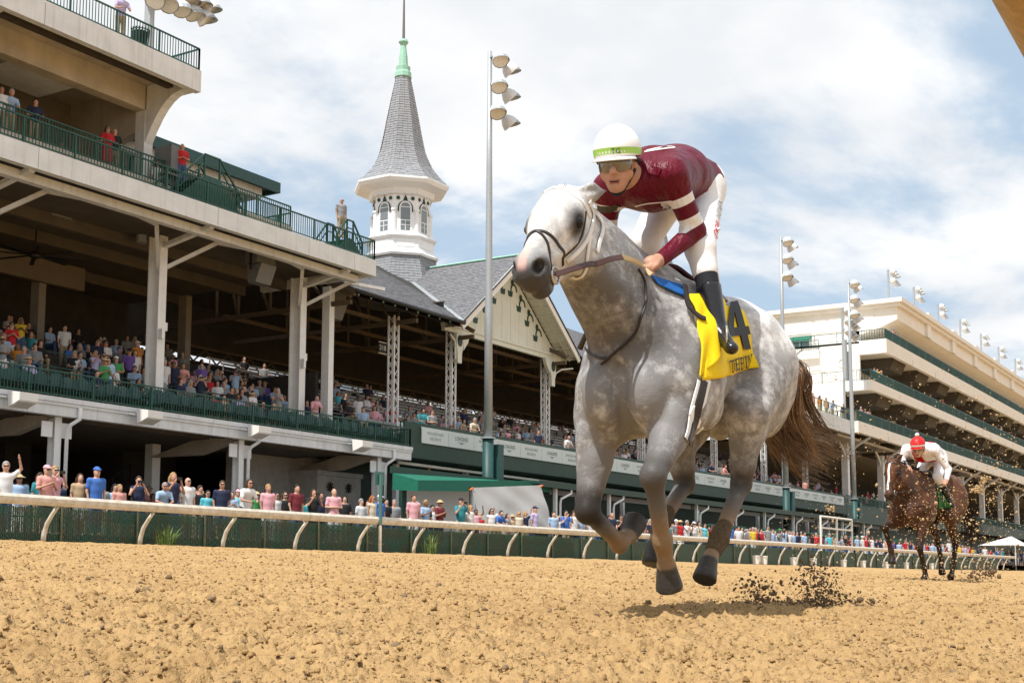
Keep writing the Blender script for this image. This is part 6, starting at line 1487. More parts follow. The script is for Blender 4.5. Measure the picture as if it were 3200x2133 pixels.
# helmet letters, thigh lettering, chest piping, arm band
def text_proj(txt,size,org,xd,yd,S,inward,fr,name,m,parent,off=.003,sx=1.,cast_from=.3):
    vs,fs=text_mb(txt,size,(0,0,0),(1,0,0),(0,1,0)); out=[]
    for v in vs:
        p=np.array(org)+np.array(xd)*v[0]*sx+np.array(yd)*v[1]; h_=S.cast(p-np.array(inward)*cast_from,inward,0,cast_from*2)
        out.append(fr.w((h_ if h_ is not None else p)-np.array(inward)*off))
    g=MB(); g.add(out,fs); return g.build(name,m,parent,fix=False)
hf,hl,hu=JF
HS=SDF(AJ['head']-.25,AJ['head']+.25,.006); HS.ell(HJ(-.012,.058),(.141,.111,.120),.0,np.stack([hf,hl,hu],1))
nr=hf*.97+hl*.25; nr/=np.linalg.norm(nr); tx=np.cross(hu,nr); tx/=np.linalg.norm(tx); text_proj('TG',.034,HJ(0,0)+hf*.12+hl*.02+hu*.049,tx,hu,HS,-nr,FR,'helmet_letters',M_ink,JK,.003)
PS=SDF(np.min(list(AJ.values()),0)-.2,np.max(list(AJ.values()),0)+.2,.01); PS.cap(AJ['hipL'],AJ['knL'],.104,.074,.0)
ax=(AJ['hipL']-AJ['knL']); ax/=np.linalg.norm(ax); o_=FR.l(np.zeros(3)); vd=AJ['knL']-o_; vd/=np.linalg.norm(vd); lt=np.cross(ax,vd); lt/=np.linalg.norm(lt); lt=lt if (lt@FR.l(FR.o+nR))>0 else -lt
inw=vd*.75-lt*.66; inw/=np.linalg.norm(inw); yd=np.cross(ax,inw); yd=-yd if yd@lt>0 else yd
cpt=AJ['knL']*.5+AJ['hipL']*.5+lt*.0
text_proj('DRA',.08,cpt-ax*.085,ax,yd,PS,inw,FR,'thigh_lettering',mat('red_print',(.55,.012,.02),.6),JK,.006)
text_proj('YDEN',.08,cpt+ax*.125,ax,yd,PS,inw,FR,'thigh_lettering',mat('grey_print',(.28,.30,.33),.6),JK,.006)
def silk_strap(pxs,w,name,m,off=.002):
    P=[];o=FR.l(np.zeros(3))
    for x,y in pxs:
        d=FR.l(ray(x,y))-o; q=SJ.cast(o,d,3,9)
        if q is not None: P.append(q)
    if len(P)<2: return
    path=smooth_path(P,5); g=MB(); g.strap([FR.w(q+SJ.grad(q)*off) for q in path],[FR.d(SJ.grad(q)) for q in path],w,.002); g.build(name,m,JK)
silk_strap([(1985,644),(2020,636),(2060,632),(2100,629)],.009,'chest_piping',M_wlea)
silk_strap([(2068,640),(2088,650)],.009,'chest_letter',M_wlea); silk_strap([(2078,634),(2074,650)],.008,'chest_letter',M_wlea)
silk_strap([(2014,476),(2050,470),(2085,465),(2105,463)],.010,'back_piping',M_wlea); silk_strap([(2020,472),(2060,463),(2100,459),(2108,463)],.009,'back_piping',M_wlea)
silk_strap([(1868,650),(1890,655),(1915,652),(1930,645)],.034,'arm_band',mat('olive_band',(.06,.055,.03),.6))
silk_strap([(2028,530),(2052,534),(2064,538)],.045,'shoulder_tab',silk1,.004)
# reins: brown leather from the bit to the hands
hl_=FR.w(AJ['grL']); hr_=FR.w(AJ['grR'])
RN=thing('reins','brown leather reins with pale rubber grip from bit to hands','reins',bits[1])
b1=bits[1]
def rein_pt(x,y,off,dd):
    q=px_on(S1,FR,x,y,off); return FR.w(q) if q is not None else atD(x,y,dd)
mids=[rein_pt(1815,824,.03,5.4),rein_pt(1850,820,.03,5.5),rein_pt(1890,815,.03,5.6),rein_pt(1925,813,.035,5.7)]
vn=lambda P: [-(q/np.linalg.norm(q))+np.array((0,0,.25)) for q in P]
g=MB(); path=smooth_path([b1-nF*.02]+mids,5); g.strap(path,vn(path),.026,.004); g.build('leather_rein',M_brl,RN)
e1=rein_pt(1960,822,.035,5.75); e2=rein_pt(1990,836,.03,5.8)
g=MB(); path=smooth_path([mids[-1],e1,e2,hl_,rein_pt(2018,866,.03,5.85)],5); g.strap(path,vn(path),.024,.006); g.build('rubber_grip',mat('rein_rubber',(.50,.38,.22),.7),RN)
g=MB(); path=smooth_path([bits[0],atD(1790,800,5.75),atD(1900,805,6.05),hr_],6); g.strap(path,[-nF+np.array((0,0,.2))]*len(path),.024,.004); g.build('leather_rein',M_brl,RN)
g=MB(); path=smooth_path([atD(2005,850,6.0),atD(2040,880,6.1),atD(2080,915,6.12),atD(2105,930,6.13)],5); g.tube(path,.011,7); g.build('neck_strap',M_lea,RN)
# whip held against the neck
W=thing('whip','dark riding whip showing beside the grey horse chest','whip',atD(1815,1080,6.4)); g=MB(); g.tube([hr_,atD(1850,1000,6.35),atD(1812,1090,6.4)],[.008,.009,.016],7); g.build('shaft',M_lea,W)
# stirrup
st=AJ['anL']*.35+AJ['toL']*.65; g=MB(); c=FR.w(st+np.array((0,0,-.03))); g.tube([c+np.array((.045*math.cos(t),.02*math.cos(t),.05+.055*math.sin(t))) for t in np.linspace(-math.pi,math.pi,22)],.004,6); g.build('stirrup',M_steel,SD)
# ------------------------------------------------------------------ second horse and jockey further back
FR2=Frame(19.66,5.0,-.10,math.radians(-10)); S2=horse_sdf(POSE2,.016)
H2=thing('race_horse','brown bay race horse with white blaze galloping behind through flying dirt','horse',FR2.w((0,0,0)))
M_bay=coat_mat('bay_coat',(.125,.050,.022),(.060,.026,.014),(.022,.012,.009),(.020,.014,.012),(.10,.06,.03),(.035,.02,.015),.4)
V,F_=S2.mesh(1); at2=horse_attrs(S2,V,POSE2,True); rel=V-np.array(POSE2['poll']); f_,u_,l_,HL_=S2.fr; a_=rel@f_*(.54/HL_); b_=rel@u_; c_=rel@l_
blz=sstep(.024,.014,np.abs(c_+.006*np.sin(a_*20)))*sstep(.04,.09,a_)*sstep(.46,.40,a_)*(b_>-.07); at2['pinkw']=np.zeros(len(V)); mesh_obj('body',FR2.w(V),F_,M_bay,H2,at2); eyes(S2,FR2,H2)
g=MB(); pts=[];ns=[]
for a0 in np.linspace(.06,.44,14):
    q,n=surf(S2,FR2,S2.H(a0,.0,.004*math.sin(a0*30)),u_,.003); pts.append(FR2.w(q)); ns.append(FR2.d(n))
g.strap(pts,ns,.032,.002); g.build('white_blaze',M_wlea,H2)
bits2=bridle(S2,FR2,H2,M_lea,M_lea,True,False)
M_grc=mat('cloth_green',(.01,.16,.04),.75,var=.1,scale=20)
S2C=thing('saddle_cloth','green number cloth with white numeral on the bay horse','saddle cloth',FR2.w((-.2,.3,1.2)))
def drape2(poly,name,m,off): return drape(S2,FR2,poly,name,m,S2C,off,1,16,14,.005)
drape2([(.05,1.50),(-.48,1.54),(-.50,1.10),(.02,1.08)],'cloth',M_grc,.012); drape2([(-.24,1.46),(-.29,1.46),(-.29,1.20),(-.24,1.20)],'numeral',M_wlea,.022)
g=MB(); dk=FR2.w((-1.32,0,1.42)); rs2=np.random.default_rng(8)
for i in range(160):
    o=rs2.normal(0,1,3); pts=[dk+o*.015,dk+np.array((.22,-.05,-.15))+o*.035,dk+np.array((.42,-.1,-.45))+o*.06,dk+np.array((.55,-.12,-.8))+o*.09]; p_=smooth_path(pts,4); g.tube(p_,[.006*(1-.8*j/len(p_)) for j in range(len(p_))],3,caps=False)
g.build('tail',mat('black_tail',(.012,.009,.008),.5),H2,fix=False)
g=MB()
for i in range(160):
    u=.1+.78*rs2.random(); top=S2.cast((u,0,2.2),(0,0,-1),0,1.4)
    if top is None: continue
    a=top; b=a+np.array((rs2.normal(-.05,.03),rs2.normal(0,.05),rs2.uniform(-.02,.06))); g.tube([FR2.w(a),FR2.w((a+b)/2+np.array((0,0,.02))),FR2.w(b)],[.007,.006,.002],3,caps=False)
g.build('mane',MATS['black_tail'],H2,fix=False)
J2=dict(head=(2869,1400,18.95),neck=(2880,1405,19.1),chest=(2884,1412,19.3),pelvis=(2925,1425,19.85),
 shL=(2921,1405,19.1),elL=(2964,1466,19.1),wrL=(2958,1500,19.0),grL=(2946,1512,18.9),
 shR=(2834,1404,19.35),elR=(2818,1435,19.35),wrR=(2835,1460,19.15),grR=(2846,1468,19.05),
 hipL=(2942,1440,19.75),knL=(2930,1492,19.3),anL=(2968,1560,19.45),toL=(2978,1580,19.35),
 hipR=(2895,1440,19.95),knR=(2868,1490,19.6),anR=(2900,1560,19.9),toR=(2890,1580,19.85))
def band2(V,A):
    b=np.clip(.5+(np.abs(V[:,1]-A['chest'][1]+.02)-.075)*30,0,1)
    for s in 'LR':
        d1,t1=segd(V,A['sh'+s],A['el'+s]); b=np.maximum(b,np.clip(.5+(.085-d1)*60,0,1)*np.clip(.5+(t1-.12)*14,0,1)); d2,t2=segd(V,A['el'+s],A['wr'+s]); b=np.maximum(b,np.clip(.5+(.075-d2)*60,0,1)*np.clip(.5+(.82-t2)*14,0,1))
    return b
silk2=silks_mat('red_white_silks',(.55,.010,.016),(.78,.77,.80))
JK2,A2,_,_,_=jockey(FR2,J2,'jockey in red and white silks with red pompom cap crouched on the bay horse',FR2.w((-.1,0,1.6)),silk2,h=.015,cap_col=('red',(.60,.008,.010),(.72,.70,.68)),band_fn=band2,pom=True)
RN2=thing('reins','dark reins of the bay horse','reins',bits2[1])
for b_,k in ((bits2[1],'grL'),(bits2[0],'grR')):
    g=MB(); e=FR2.w(A2[k]); g.tube([b_,(b_+e)/2+np.array((0,0,-.03)),e],.010,6); g.build('leather_rein',M_lea,RN2)
S2D=thing('racing_saddle','dark saddle under the jockey on the bay horse','saddle',FR2.w((-.1,0,1.6))); g=MB(); nu=8
for j in range(9):
    for i in range(nu+1):
        u=.06-.4*i/nu; v=(j/8*2-1)*.2; hit=S2.cast((u,v,2.2),(0,0,-1),0,1.2); g.v.append(tuple(FR2.w((u,v,hit[2]+.02+.03*(i/nu)**2))))
for j in range(8):
    for i in range(nu): g.f.append((j*(nu+1)+i,j*(nu+1)+i+1,(j+1)*(nu+1)+i+1,(j+1)*(nu+1)+i)); g.m.append(0)
g.build('seat_flap',M_lea,S2D,smooth=True)
# ------------------------------------------------------------------ spectators
def person_parts(pose,bottom,hair,h=.026,fem=False,tid=0,only=None):
    W=.93 if fem else 1.0; sit=pose=='sit'
    hz=.46 if sit else .93; dz=hz-.93
    P=lambda x,y,z: np.array((x*W,y,z+dz))
    sh={s:P(s*.185,0.0,1.42) for s in (-1,1)}; lean=-.12 if pose=='lean' else 0.
    if lean: sh={s:v+np.array((0,lean,-.04)) for s,v in sh.items()}
    arms={}
    for s in (-1,1):
        a=sh[s]
        if pose in('stand',): e,w=a+np.array((s*.05,.02,-.28)),a+np.array((s*.03,-.06,-.53))
        elif pose=='phone': e,w=a+np.array((s*.08,-.16,-.20)),a+np.array((-s*.09,-.30,.10))
        elif pose=='lean': e,w=a+np.array((s*.07,-.10,-.25)),a+np.array((-s*.06,-.32,-.30))
        elif pose=='clap': e,w=a+np.array((s*.08,-.05,-.26)),a+np.array((-s*.14,-.27,-.14))
        elif pose=='fold': e,w=a+np.array((s*.08,-.02,-.27)),a+np.array((-s*.16,-.20,-.27))
        elif pose=='wave': e,w=(a+np.array((s*.16,-.08,.16)),a+np.array((s*.10,-.16,.42))) if s>0 else (a+np.array((s*.06,.0,-.28)),a+np.array((-s*.04,-.2,-.36)))
        else: e,w=a+np.array((s*.07,-.06,-.27)),a+np.array((-s*.05,-.28,-.30))
        arms[s]=(a,e,w)
    hip={s:P(s*.095,0,.90) for s in (-1,1)}
    if sit: knee={s:np.array((s*.12,-.44,.50)) for s in (-1,1)}; ank={s:np.array((s*.12,-.40,.07)) for s in (-1,1)}
    else: knee={s:np.array((s*.10,-.01,.50)) for s in (-1,1)}; ank={s:np.array((s*.105,.01,.08)) for s in (-1,1)}
    hd=P(0,-.02+lean*1.5,1.635 if not lean else 1.60); nk=P(0,.0+lean,1.47)
    lo,hi=(-.5,-.75,-.02),(.5,.35,2.1+dz)
    out={}
    if only!='hair':
     B=SDF(lo,hi,h); B.cap(P(0,0,.95),P(0,.0,1.18),.125,.12,.05,((1,0,0),1.2)); B.cap(P(0,0,1.18),P(0,lean*.8,1.36),.125,.135,.05,((1,0,0),1.2)); B.cap(sh[-1],sh[1],.06,.06,.06); B.cap(nk,hd,.055,.055,.03)
     B.ell(hd,(.078,.098,.115),.02); B.cap(hd+np.array((0,-.095,.0)),hd+np.array((0,-.11,-.03)),.012,.016,.012); B.ell(hd+np.array((0,-.03,-.07)),(.058,.065,.055),.03)
     for s in (-1,1):
         B.ell(hd+np.array((s*.08,.0,-.01)),(.014,.02,.03),.01)
         a,e,w=arms[s]; B.cap(a,e,.048,.040,.03); B.cap(e,w,.038,.028,.02); d=(w-e)/np.linalg.norm(w-e); B.cap(w,w+d*.09,.033,.026,.02,((0,0,1),.7)); B.cap(w+d*.04,w+d*.08+np.array((-s*.04,-.01,0)),.013,.01,.01)
         B.cap(hip[s],knee[s],.085,.055,.03); B.cap(knee[s],ank[s],.056,.038,.03); B.cap(ank[s],ank[s]+np.array((0,-.15,-.045)),.042,.034,.02)
     out['body']=B.mesh(1)
     S=SDF(lo,hi,h); S.cap(P(0,0,.93),P(0,.0,1.18),.14,.135,.05,((1,0,0),1.2)); S.cap(P(0,0,1.18),P(0,lean*.8,1.36),.14,.15,.05,((1,0,0),1.2)); S.cap(sh[-1],sh[1],.072,.072,.06)
     for s in (-1,1):
         a,e,w=arms[s]; 
         if not(fem and tid%2): S.cap(a,a*.35+e*.65,.064,.06,.03)
         if tid%3==2: S.cap(a,e,.064,.056,.03); S.cap(e,w,.054,.044,.02)
     S.cutplane(P(0,lean,1.475),(0,0,1),(-.09,-.3,1.2+dz),(.09,.3,1.7+dz)); out['shirt']=S.mesh(1)
     T=SDF(lo,hi,h); T.cap(P(0,0,.90),P(0,0,1.02),.135,.125,.04,((1,0,0),1.22))
     for s in (-1,1):
         if bottom=='skirt' and not sit: T.cap(hip[s],knee[s],.115,.125,.06); 
         else:
             T.cap(hip[s],knee[s],.098,.078,.03)
             if bottom=='long': T.cap(knee[s],ank[s],.075,.06,.03)
     out[{'long':'trousers','short':'shorts','skirt':'skirt'}[bottom]]=T.mesh(1)
    if only=='hair' and hair!='bald':
        R=SDF(lo,hi,h*.8); c=hd+np.array((0,.012,.022))
        if hair in('cap','hat'):
            R.ell(c+np.array((0,0,.03)),(.092,.112,.10),.0); R.cutplane(c+np.array((0,0,.028)),(0,0,-1),c-.3,c+.3)
            if hair=='cap': R.ell(c+np.array((0,-.14,.036)),(.075,.085,.016),.01)
            else: R.ell(c+np.array((0,0,.036)),(.19,.20,.018),.02)
        else:
            R.ell(c,(.093,.108,.122),.0); R.cutplane(hd+np.array((0,-.045,.045)),(0,-.8,-.6),hd-.3,hd+.3) if hair=='short' else R.cutplane(hd+np.array((0,-.045,.03)),(0,-1,-.15),hd-.3,hd+.3)
            if hair=='long': R.cap(hd+np.array((.07,.05,-.02)),hd+np.array((.09,.06,-.24)),.05,.04,.03); R.cap(hd+np.array((-.07,.05,-.02)),hd+np.array((-.09,.06,-.24)),.05,.04,.03); R.cap(hd+np.array((0,.08,0)),hd+np.array((0,.09,-.22)),.07,.06,.03)
        out[{'cap':'cap','hat':'hat'}.get(hair,'hair')]=R.mesh(0)
    if pose=='phone' and only!='hair': out['phone']=None
    if only=='hair': out['sunglasses']=None
    ph=(arms[1][2]+arms[-1][2])/2+np.array((0,-.06,.06))
    res={}
    for k,v in out.items():
        if v is None:
            g=MB()
            if k=='sunglasses': g.box(hd+np.array((-.066,-.104,.0)),hd+np.array((.066,-.08,.028)))
            else: g.box(ph+np.array((-.08,-.012,-.04)),ph+np.array((.08,.0,.04)))
            me=bpy.data.meshes.new(k); me.from_pydata(g.v,[],g.f)
        else:
            V,F=v; me=bpy.data.meshes.new(k); me.vertices.add(len(V)); me.vertices.foreach_set('co',V.astype(np.float32).ravel()); me.loops.add(F.size); me.loops.foreach_set('vertex_index',F.ravel().astype(np.int32)); me.polygons.add(len(F)); me.polygons.foreach_set('loop_start',np.arange(0,F.size,4,dtype=np.int32)); me.update(); me.validate(); me.polygons.foreach_set('use_smooth',np.ones(len(me.polygons),dtype=bool))
        me.materials.append(M_skin); res[k]=me
    return res
LIB={}
def lib(pose,bottom,hair,fem,tid):
    if not fem and bottom=='skirt': bottom='long'
    if pose=='sit' and bottom=='skirt': bottom='short'
    k=(pose,bottom,fem,tid); q=('hair',{'sit':'sit','lean':'lean'}.get(pose,'stand'),hair,fem)
    if k not in LIB: LIB[k]=person_parts(pose,bottom,None,.026,fem,tid,'body')
    if q not in LIB: LIB[q]=person_parts(q[1],'long',hair,.026,fem,0,'hair')
    return {**LIB[k],**LIB[q]}
SH={'white':(.72,.72,.73),'light blue':(.34,.48,.68),'blue':(.05,.15,.48),'navy':(.015,.022,.06),'salmon pink':(.68,.33,.29),'pink':(.72,.38,.43),'red':(.50,.018,.025),'maroon':(.16,.02,.03),'black':(.014,.014,.016),'grey':(.25,.26,.27),'teal':(.03,.24,.28),'aqua':(.10,.50,.60),'yellow':(.72,.50,.04),'orange':(.55,.22,.03),'purple':(.14,.08,.32),'lavender':(.48,.43,.66),'green':(.05,.28,.09),'cream':(.62,.56,.44),'tan':(.45,.33,.2)}
BT={'khaki':(.36,.30,.20),'navy':(.02,.025,.05),'denim':(.06,.11,.22),'white':(.7,.69,.67),'black':(.015,.015,.017)}
HR={'brown':(.055,.03,.018),'black':(.01,.009,.008),'blond':(.40,.25,.10),'grey':(.34,.33,.32),'red':(.30,.10,.03)}
SK=[(.52,.30,.21),(.46,.25,.17),(.56,.34,.25),(.20,.10,.06),(.38,.20,.13)]
for k,c in SH.items(): mat('shirt_'+k,c,.8,var=.12,scale=9)
for k,c in BT.items(): mat('bottom_'+k,c,.8)
for k,c in HR.items(): mat('hair_'+k,c,.7,var=.3,scale=30)
for i,c in enumerate(SK): mat('skin_%d'%i,c,.6)
M_straw=mat('straw_hat',(.58,.43,.22),.85,var=.2,scale=40)
PCOUNT=0; LABELS={}
def add_person(x,y,z,rot,shirt,pose='stand',bottom='long',bcol='khaki',hair='short',hcol='brown',fem=False,scale=1.,where='',group='',tid=0,capcol='blue',extra=''):
    global PCOUNT; PCOUNT+=1
    parts=lib(pose,bottom,hair,fem,tid)
    verb={'stand':'standing','phone':'holding a phone up','lean':'leaning forward','clap':'with hands together','fold':'with folded arms','wave':'raising an arm','sit':'seated'}[pose]
    desc={'cap':f'{capcol} cap','hat':'straw hat','bald':'bald head'}.get(hair,f'{hcol} {"long " if hair=="long" else ""}hair')
    lab=f'{shirt} top, {desc}, {verb}, {where}'
    if len(lab.split())>14: lab=f'{shirt} top, {desc}, {where}'
    if len(lab.split())>14: lab=f'{shirt} top {where}'
    T=thing('person','person in '+lab,'person',(x,y,z),group or None); T.rotation_euler=(0,0,rot); T.scale=(scale,)*3
    mm={'body':'skin_%d'%(random.choice((0,0,1,1,2,2,4,3)) if PCOUNT>1 else 0),'shirt':'shirt_'+shirt,'trousers':'bottom_'+bcol,'shorts':'bottom_'+bcol,'skirt':('shirt_'+shirt) if fem and random.random()<.5 else 'bottom_'+bcol,'hair':'hair_'+hcol,'cap':'shirt_'+capcol,'hat':'straw_hat','phone':'black_metal','sunglasses':'black_metal'}
    nog=random.random()<.5
    for k,me in parts.items():
        if k=='sunglasses' and nog: continue
        o=bpy.data.objects.new(k,me); scene.collection.objects.link(o); o.parent=T; o.material_slots[0].link='OBJECT'; o.material_slots[0].material=MATS[mm[k]]
    return T
def rnd_person(x,y,z,where,group,sit=.7,face=0.,dark=0,poses=('stand','fold','phone','clap','lean')):
    fem=random.random()<.42; shirt=random.choice(list(SH)) if random.random()<.6 else random.choice(('white','white','light blue','navy','pink','grey','black'))
    pose='sit' if random.random()<sit else random.choice(poses); hair=random.choice(('long','long','hat')) if fem else random.choice(('short','short','short','cap','bald','hat'))
    return add_person(x,y,z,face+random.uniform(-.5,.5),shirt,pose,random.choice(('long','short')) if not fem else random.choice(('long','skirt','short')),random.choice(list(BT)),hair,random.choice(list(HR)),fem,random.uniform(.93,1.05)*(.95 if fem else 1),where,group,random.choice((0,0,1,2)) if not fem else random.choice((0,1)),random.choice(('blue','white','navy','red','black')))
ORD=['leftmost','second','third','fourth','fifth','sixth','seventh','eighth','ninth','tenth']
# along the fence, measured on the photograph: px, dy, shirt, pose, hair, hair/cap colour, female, scale, bottom
FENCE=[(12,.5,'white','wave','short','grey',0,1,'long'),(56,4.2,'light blue','stand','hat','brown',0,1.02,'long'),(140,.6,'salmon pink','clap','cap','pink',0,1,'short'),(165,.9,'pink','phone','short','blond',1,1.02,'short'),(246,.8,'tan','stand','long','brown',1,.93,'short'),(297,.5,'blue','stand','cap','blue',0,1.03,'long'),(371,.5,'salmon pink','stand','short','blond',0,.80,'short'),(430,.5,'navy','phone','short','brown',1,.95,'skirt'),(507,.6,'light blue','lean','short','grey',0,.9,'long'),(537,.6,'navy','phone','long','blond',1,1.06,'skirt'),(583,.5,'white','stand','bald','brown',0,1.0,'short'),(628,4.5,'orange','fold','short','blond',1,1.0,'long'),(648,1.2,'aqua','stand','short','black',0,.85,'long'),(692,.6,'navy','stand','short','brown',0,1.0,'short'),(722,.5,'light blue','clap','long','brown',1,.82,'skirt'),(742,1.2,'aqua','stand','cap','pink',0,.9,'long'),(766,.5,'white','lean','long','brown',1,1.07,'short'),(800,1.1,'green','stand','hat','brown',1,.88,'long'),
(836,.5,'pink','stand','short','blond',1,1.0,'long'),(862,1.5,'white','stand','long','black',1,.92,'long'),(890,1.6,'black','stand','long','brown',1,.95,'long'),(925,.5,'maroon','stand','short','black',0,1.04,'long'),(978,.5,'black','phone','long','brown',1,.98,'skirt'),(1000,1.6,'navy','stand','short','black',0,1.0,'long'),(1042,.5,'pink','fold','bald','grey',0,1.03,'short'),(1162,.6,'cream','stand','long','red',1,.96,'skirt'),(1186,.9,'blue','stand','cap','white',0,1.0,'long'),(1292,.5,'pink','stand','short','brown',0,1.05,'short'),(1330,.7,'light blue','clap','short','blond',1,.97,'long'),(1346,.6,'navy','stand','short','blond',0,.62,'short'),(1374,.6,'maroon','clap','hat','brown',1,.98,'long'),(1440,.5,'teal','phone','cap','black',0,1.06,'short'),(1469,.5,'white','stand','long','blond',1,.93,'short'),(1487,.7,'pink','wave','short','brown',1,.86,'long'),(1501,.6,'red','stand','short','blond',1,.75,'short'),(1536,.7,'white','stand','long','brown',1,.90,'short'),(1558,.6,'blue','lean','short','brown',0,.88,'short'),(1585,.8,'grey','stand','long','brown',1,.82,'long'),(1601,.8,'tan','stand','hat','brown',1,.8,'long'),(1621,.6,'cream','stand','long','blond',1,.88,'short'),(1641,.7,'navy','wave','long','blond',1,.9,'skirt'),(1671,.5,'lavender','stand','cap','navy',0,1.02,'long'),(1730,.7,'light blue','stand','short','brown',0,.95,'long'),(1744,.9,'white','stand','long','blond',1,.86,'long'),(1768,.6,'blue','phone','short','black',0,1.0,'long'),(1793,.7,'white','stand','short','brown',0,1.02,'long'),(1812,.7,'light blue','stand','cap','blue',0,.97,'long'),
(1912,.7,'navy','stand','bald','grey',0,1.05,'long'),(1940,.7,'black','phone','short','brown',0,1.0,'long'),(1968,.7,'white','phone','short','brown',0,1.04,'long'),(1999,.8,'white','stand','short','brown',1,.9,'long'),(2077,.7,'white','clap','short','brown',0,.95,'long'),(2112,1.4,'grey','stand','cap','white',0,1.05,'long'),(2125,.7,'red','stand','hat','brown',1,1.0,'skirt'),(2146,.7,'white','phone','short','grey',0,1.02,'long'),(2168,.9,'white','phone','cap','white',0,1.0,'long'),(2184,1.6,'cream','stand','short','black',0,1.08,'long'),(2201,.8,'aqua','stand','short','black',1,.98,'long'),(2222,1.2,'maroon','phone','short','black',0,1.0,'long'),(2258,.7,'red','stand','short','brown',1,.9,'long'),(2270,.8,'white','stand','cap','navy',0,.98,'long'),(2283,1.1,'blue','stand','cap','red',0,1.05,'long'),(2352,.7,'yellow','stand','short','grey',1,.98,'long'),(2398,.7,'grey','stand','short','brown',0,1.08,'long'),(2435,.7,'grey','phone','cap','green',0,1.0,'long'),(2449,.9,'light blue','stand','bald','brown',0,1.05,'long'),(2512,.7,'light blue','stand','short','brown',1,.97,'long'),(2535,.7,'black','stand','short','brown',1,.95,'long'),(2590,.7,'aqua','stand','short','grey',0,1.0,'long'),(2608,.9,'tan','stand','short','blond',1,.85,'long'),(2640,.7,'black','stand','cap','black',0,1.02,'long'),(2655,.9,'maroon','stand','short','brown',0,.95,'long'),(2676,.7,'light blue','stand','short','grey',0,1.0,'long'),(2692,.7,'white','stand','cap','white',0,1.0,'long'),(2703,.9,'red','stand','cap','red',0,1.0,'long'),(2722,.7,'white','stand','long','brown',1,1.03,'long'),(2748,.8,'navy','stand','short','brown',0,1.0,'long'),(2769,.7,'salmon pink','stand','short','blond',1,.98,'long'),(2787,.8,'purple','stand','short','brown',1,.93,'long'),(2825,.7,'red','stand','short','brown',0,1.0,'long'),(2842,.7,'navy','stand','cap','black',0,.95,'long'),(2962,.8,'white','stand','short','grey',0,1.2,'long'),(2994,.7,'yellow','stand','short','brown',1,1.0,'long'),(3012,.9,'lavender','stand','short','brown',0,1.0,'long')]
landm=[(0,'left of the first rail post'),(270,'near the first curved rail post'),(600,'left of the middle front post'),(830,'between the middle post and the marker post'),(1190,'right of the marker post'),(1475,'before the white sheet'),(1700,'right of the white sheet'),(1900,'behind the galloping forelegs'),(2300,'under the horse tail side'),(2560,'by the white gate frame'),(2780,'behind the bay horse')]
M_hcol=lambda h,c: (c if h not in('cap','hat') else 'brown')
for i,(px,dy,shc,pose,hair,hc,fem,sc,bt) in enumerate(FENCE):
    y=26.95+dy; p=atY(px,1600,y); w=[t for a,t in landm if px>=a][-1]; x=p[0]
    dr=math.atan2(x-8,y)*.55
    add_person(x,y,APR(x),-dr*.0+random.uniform(-.35,.35)-.35,shc,pose,bt,random.choice(list(BT)),hair,M_hcol(hair,hc),bool(fem),sc*1.0,w,'spectators along the fence',0 if not fem else i%2,hc if hc in SH else 'blue')
for i in range(20):
    px=3020+i*9.4+random.uniform(-3,3); y=27.6+random.uniform(0,2.5); x=atY(px,1700,y)[0]; rnd_person(x,y,APR(x),'crowd at the far right fence','spectators along the fence',sit=0,face=-.4,poses=('stand','stand','fold','phone'))
for i in range(12):
    px=random.uniform(2050,2980); y=28.6+random.uniform(0,2.2); x=atY(px,1700,y)[0]; rnd_person(x,y,APR(x),'second row behind the fence crowd','spectators along the fence',sit=0,face=-.4,poses=('stand','stand','fold'))
# under the lower balcony
for i,(px,shc,pose,hair,hc) in enumerate(((252,'white','phone','short','black'),(292,'white','stand','cap','black'),(112,'teal','sit','short','black'),(80,'aqua','clap','long','brown'),(383,'light blue','sit','short','black'),(412,'maroon','wave','short','black'),(452,'grey','sit','long','brown'),(560,'yellow','fold','short','black'),(645,'black','stand','short','black'))):
    y=36.5+i%3*.8; x=atY(px,1560,y)[0]; add_person(x,y,APR(x)+.25,random.uniform(-.5,.2),shc,pose,'long','khaki',hair,hc if hair!='cap' else 'brown',False,1.0,'in the shade under the lower balcony','spectators under the balcony',0,'black')
for i in range(16):
    px=random.uniform(20,800); y=random.uniform(33.6,41); x=atY(px,1560,y)[0]; rnd_person(x,y,APR(x)+.1+max(0,y-36)*.18,'shaded crowd under the lower balcony','spectators under the balcony',sit=.65)
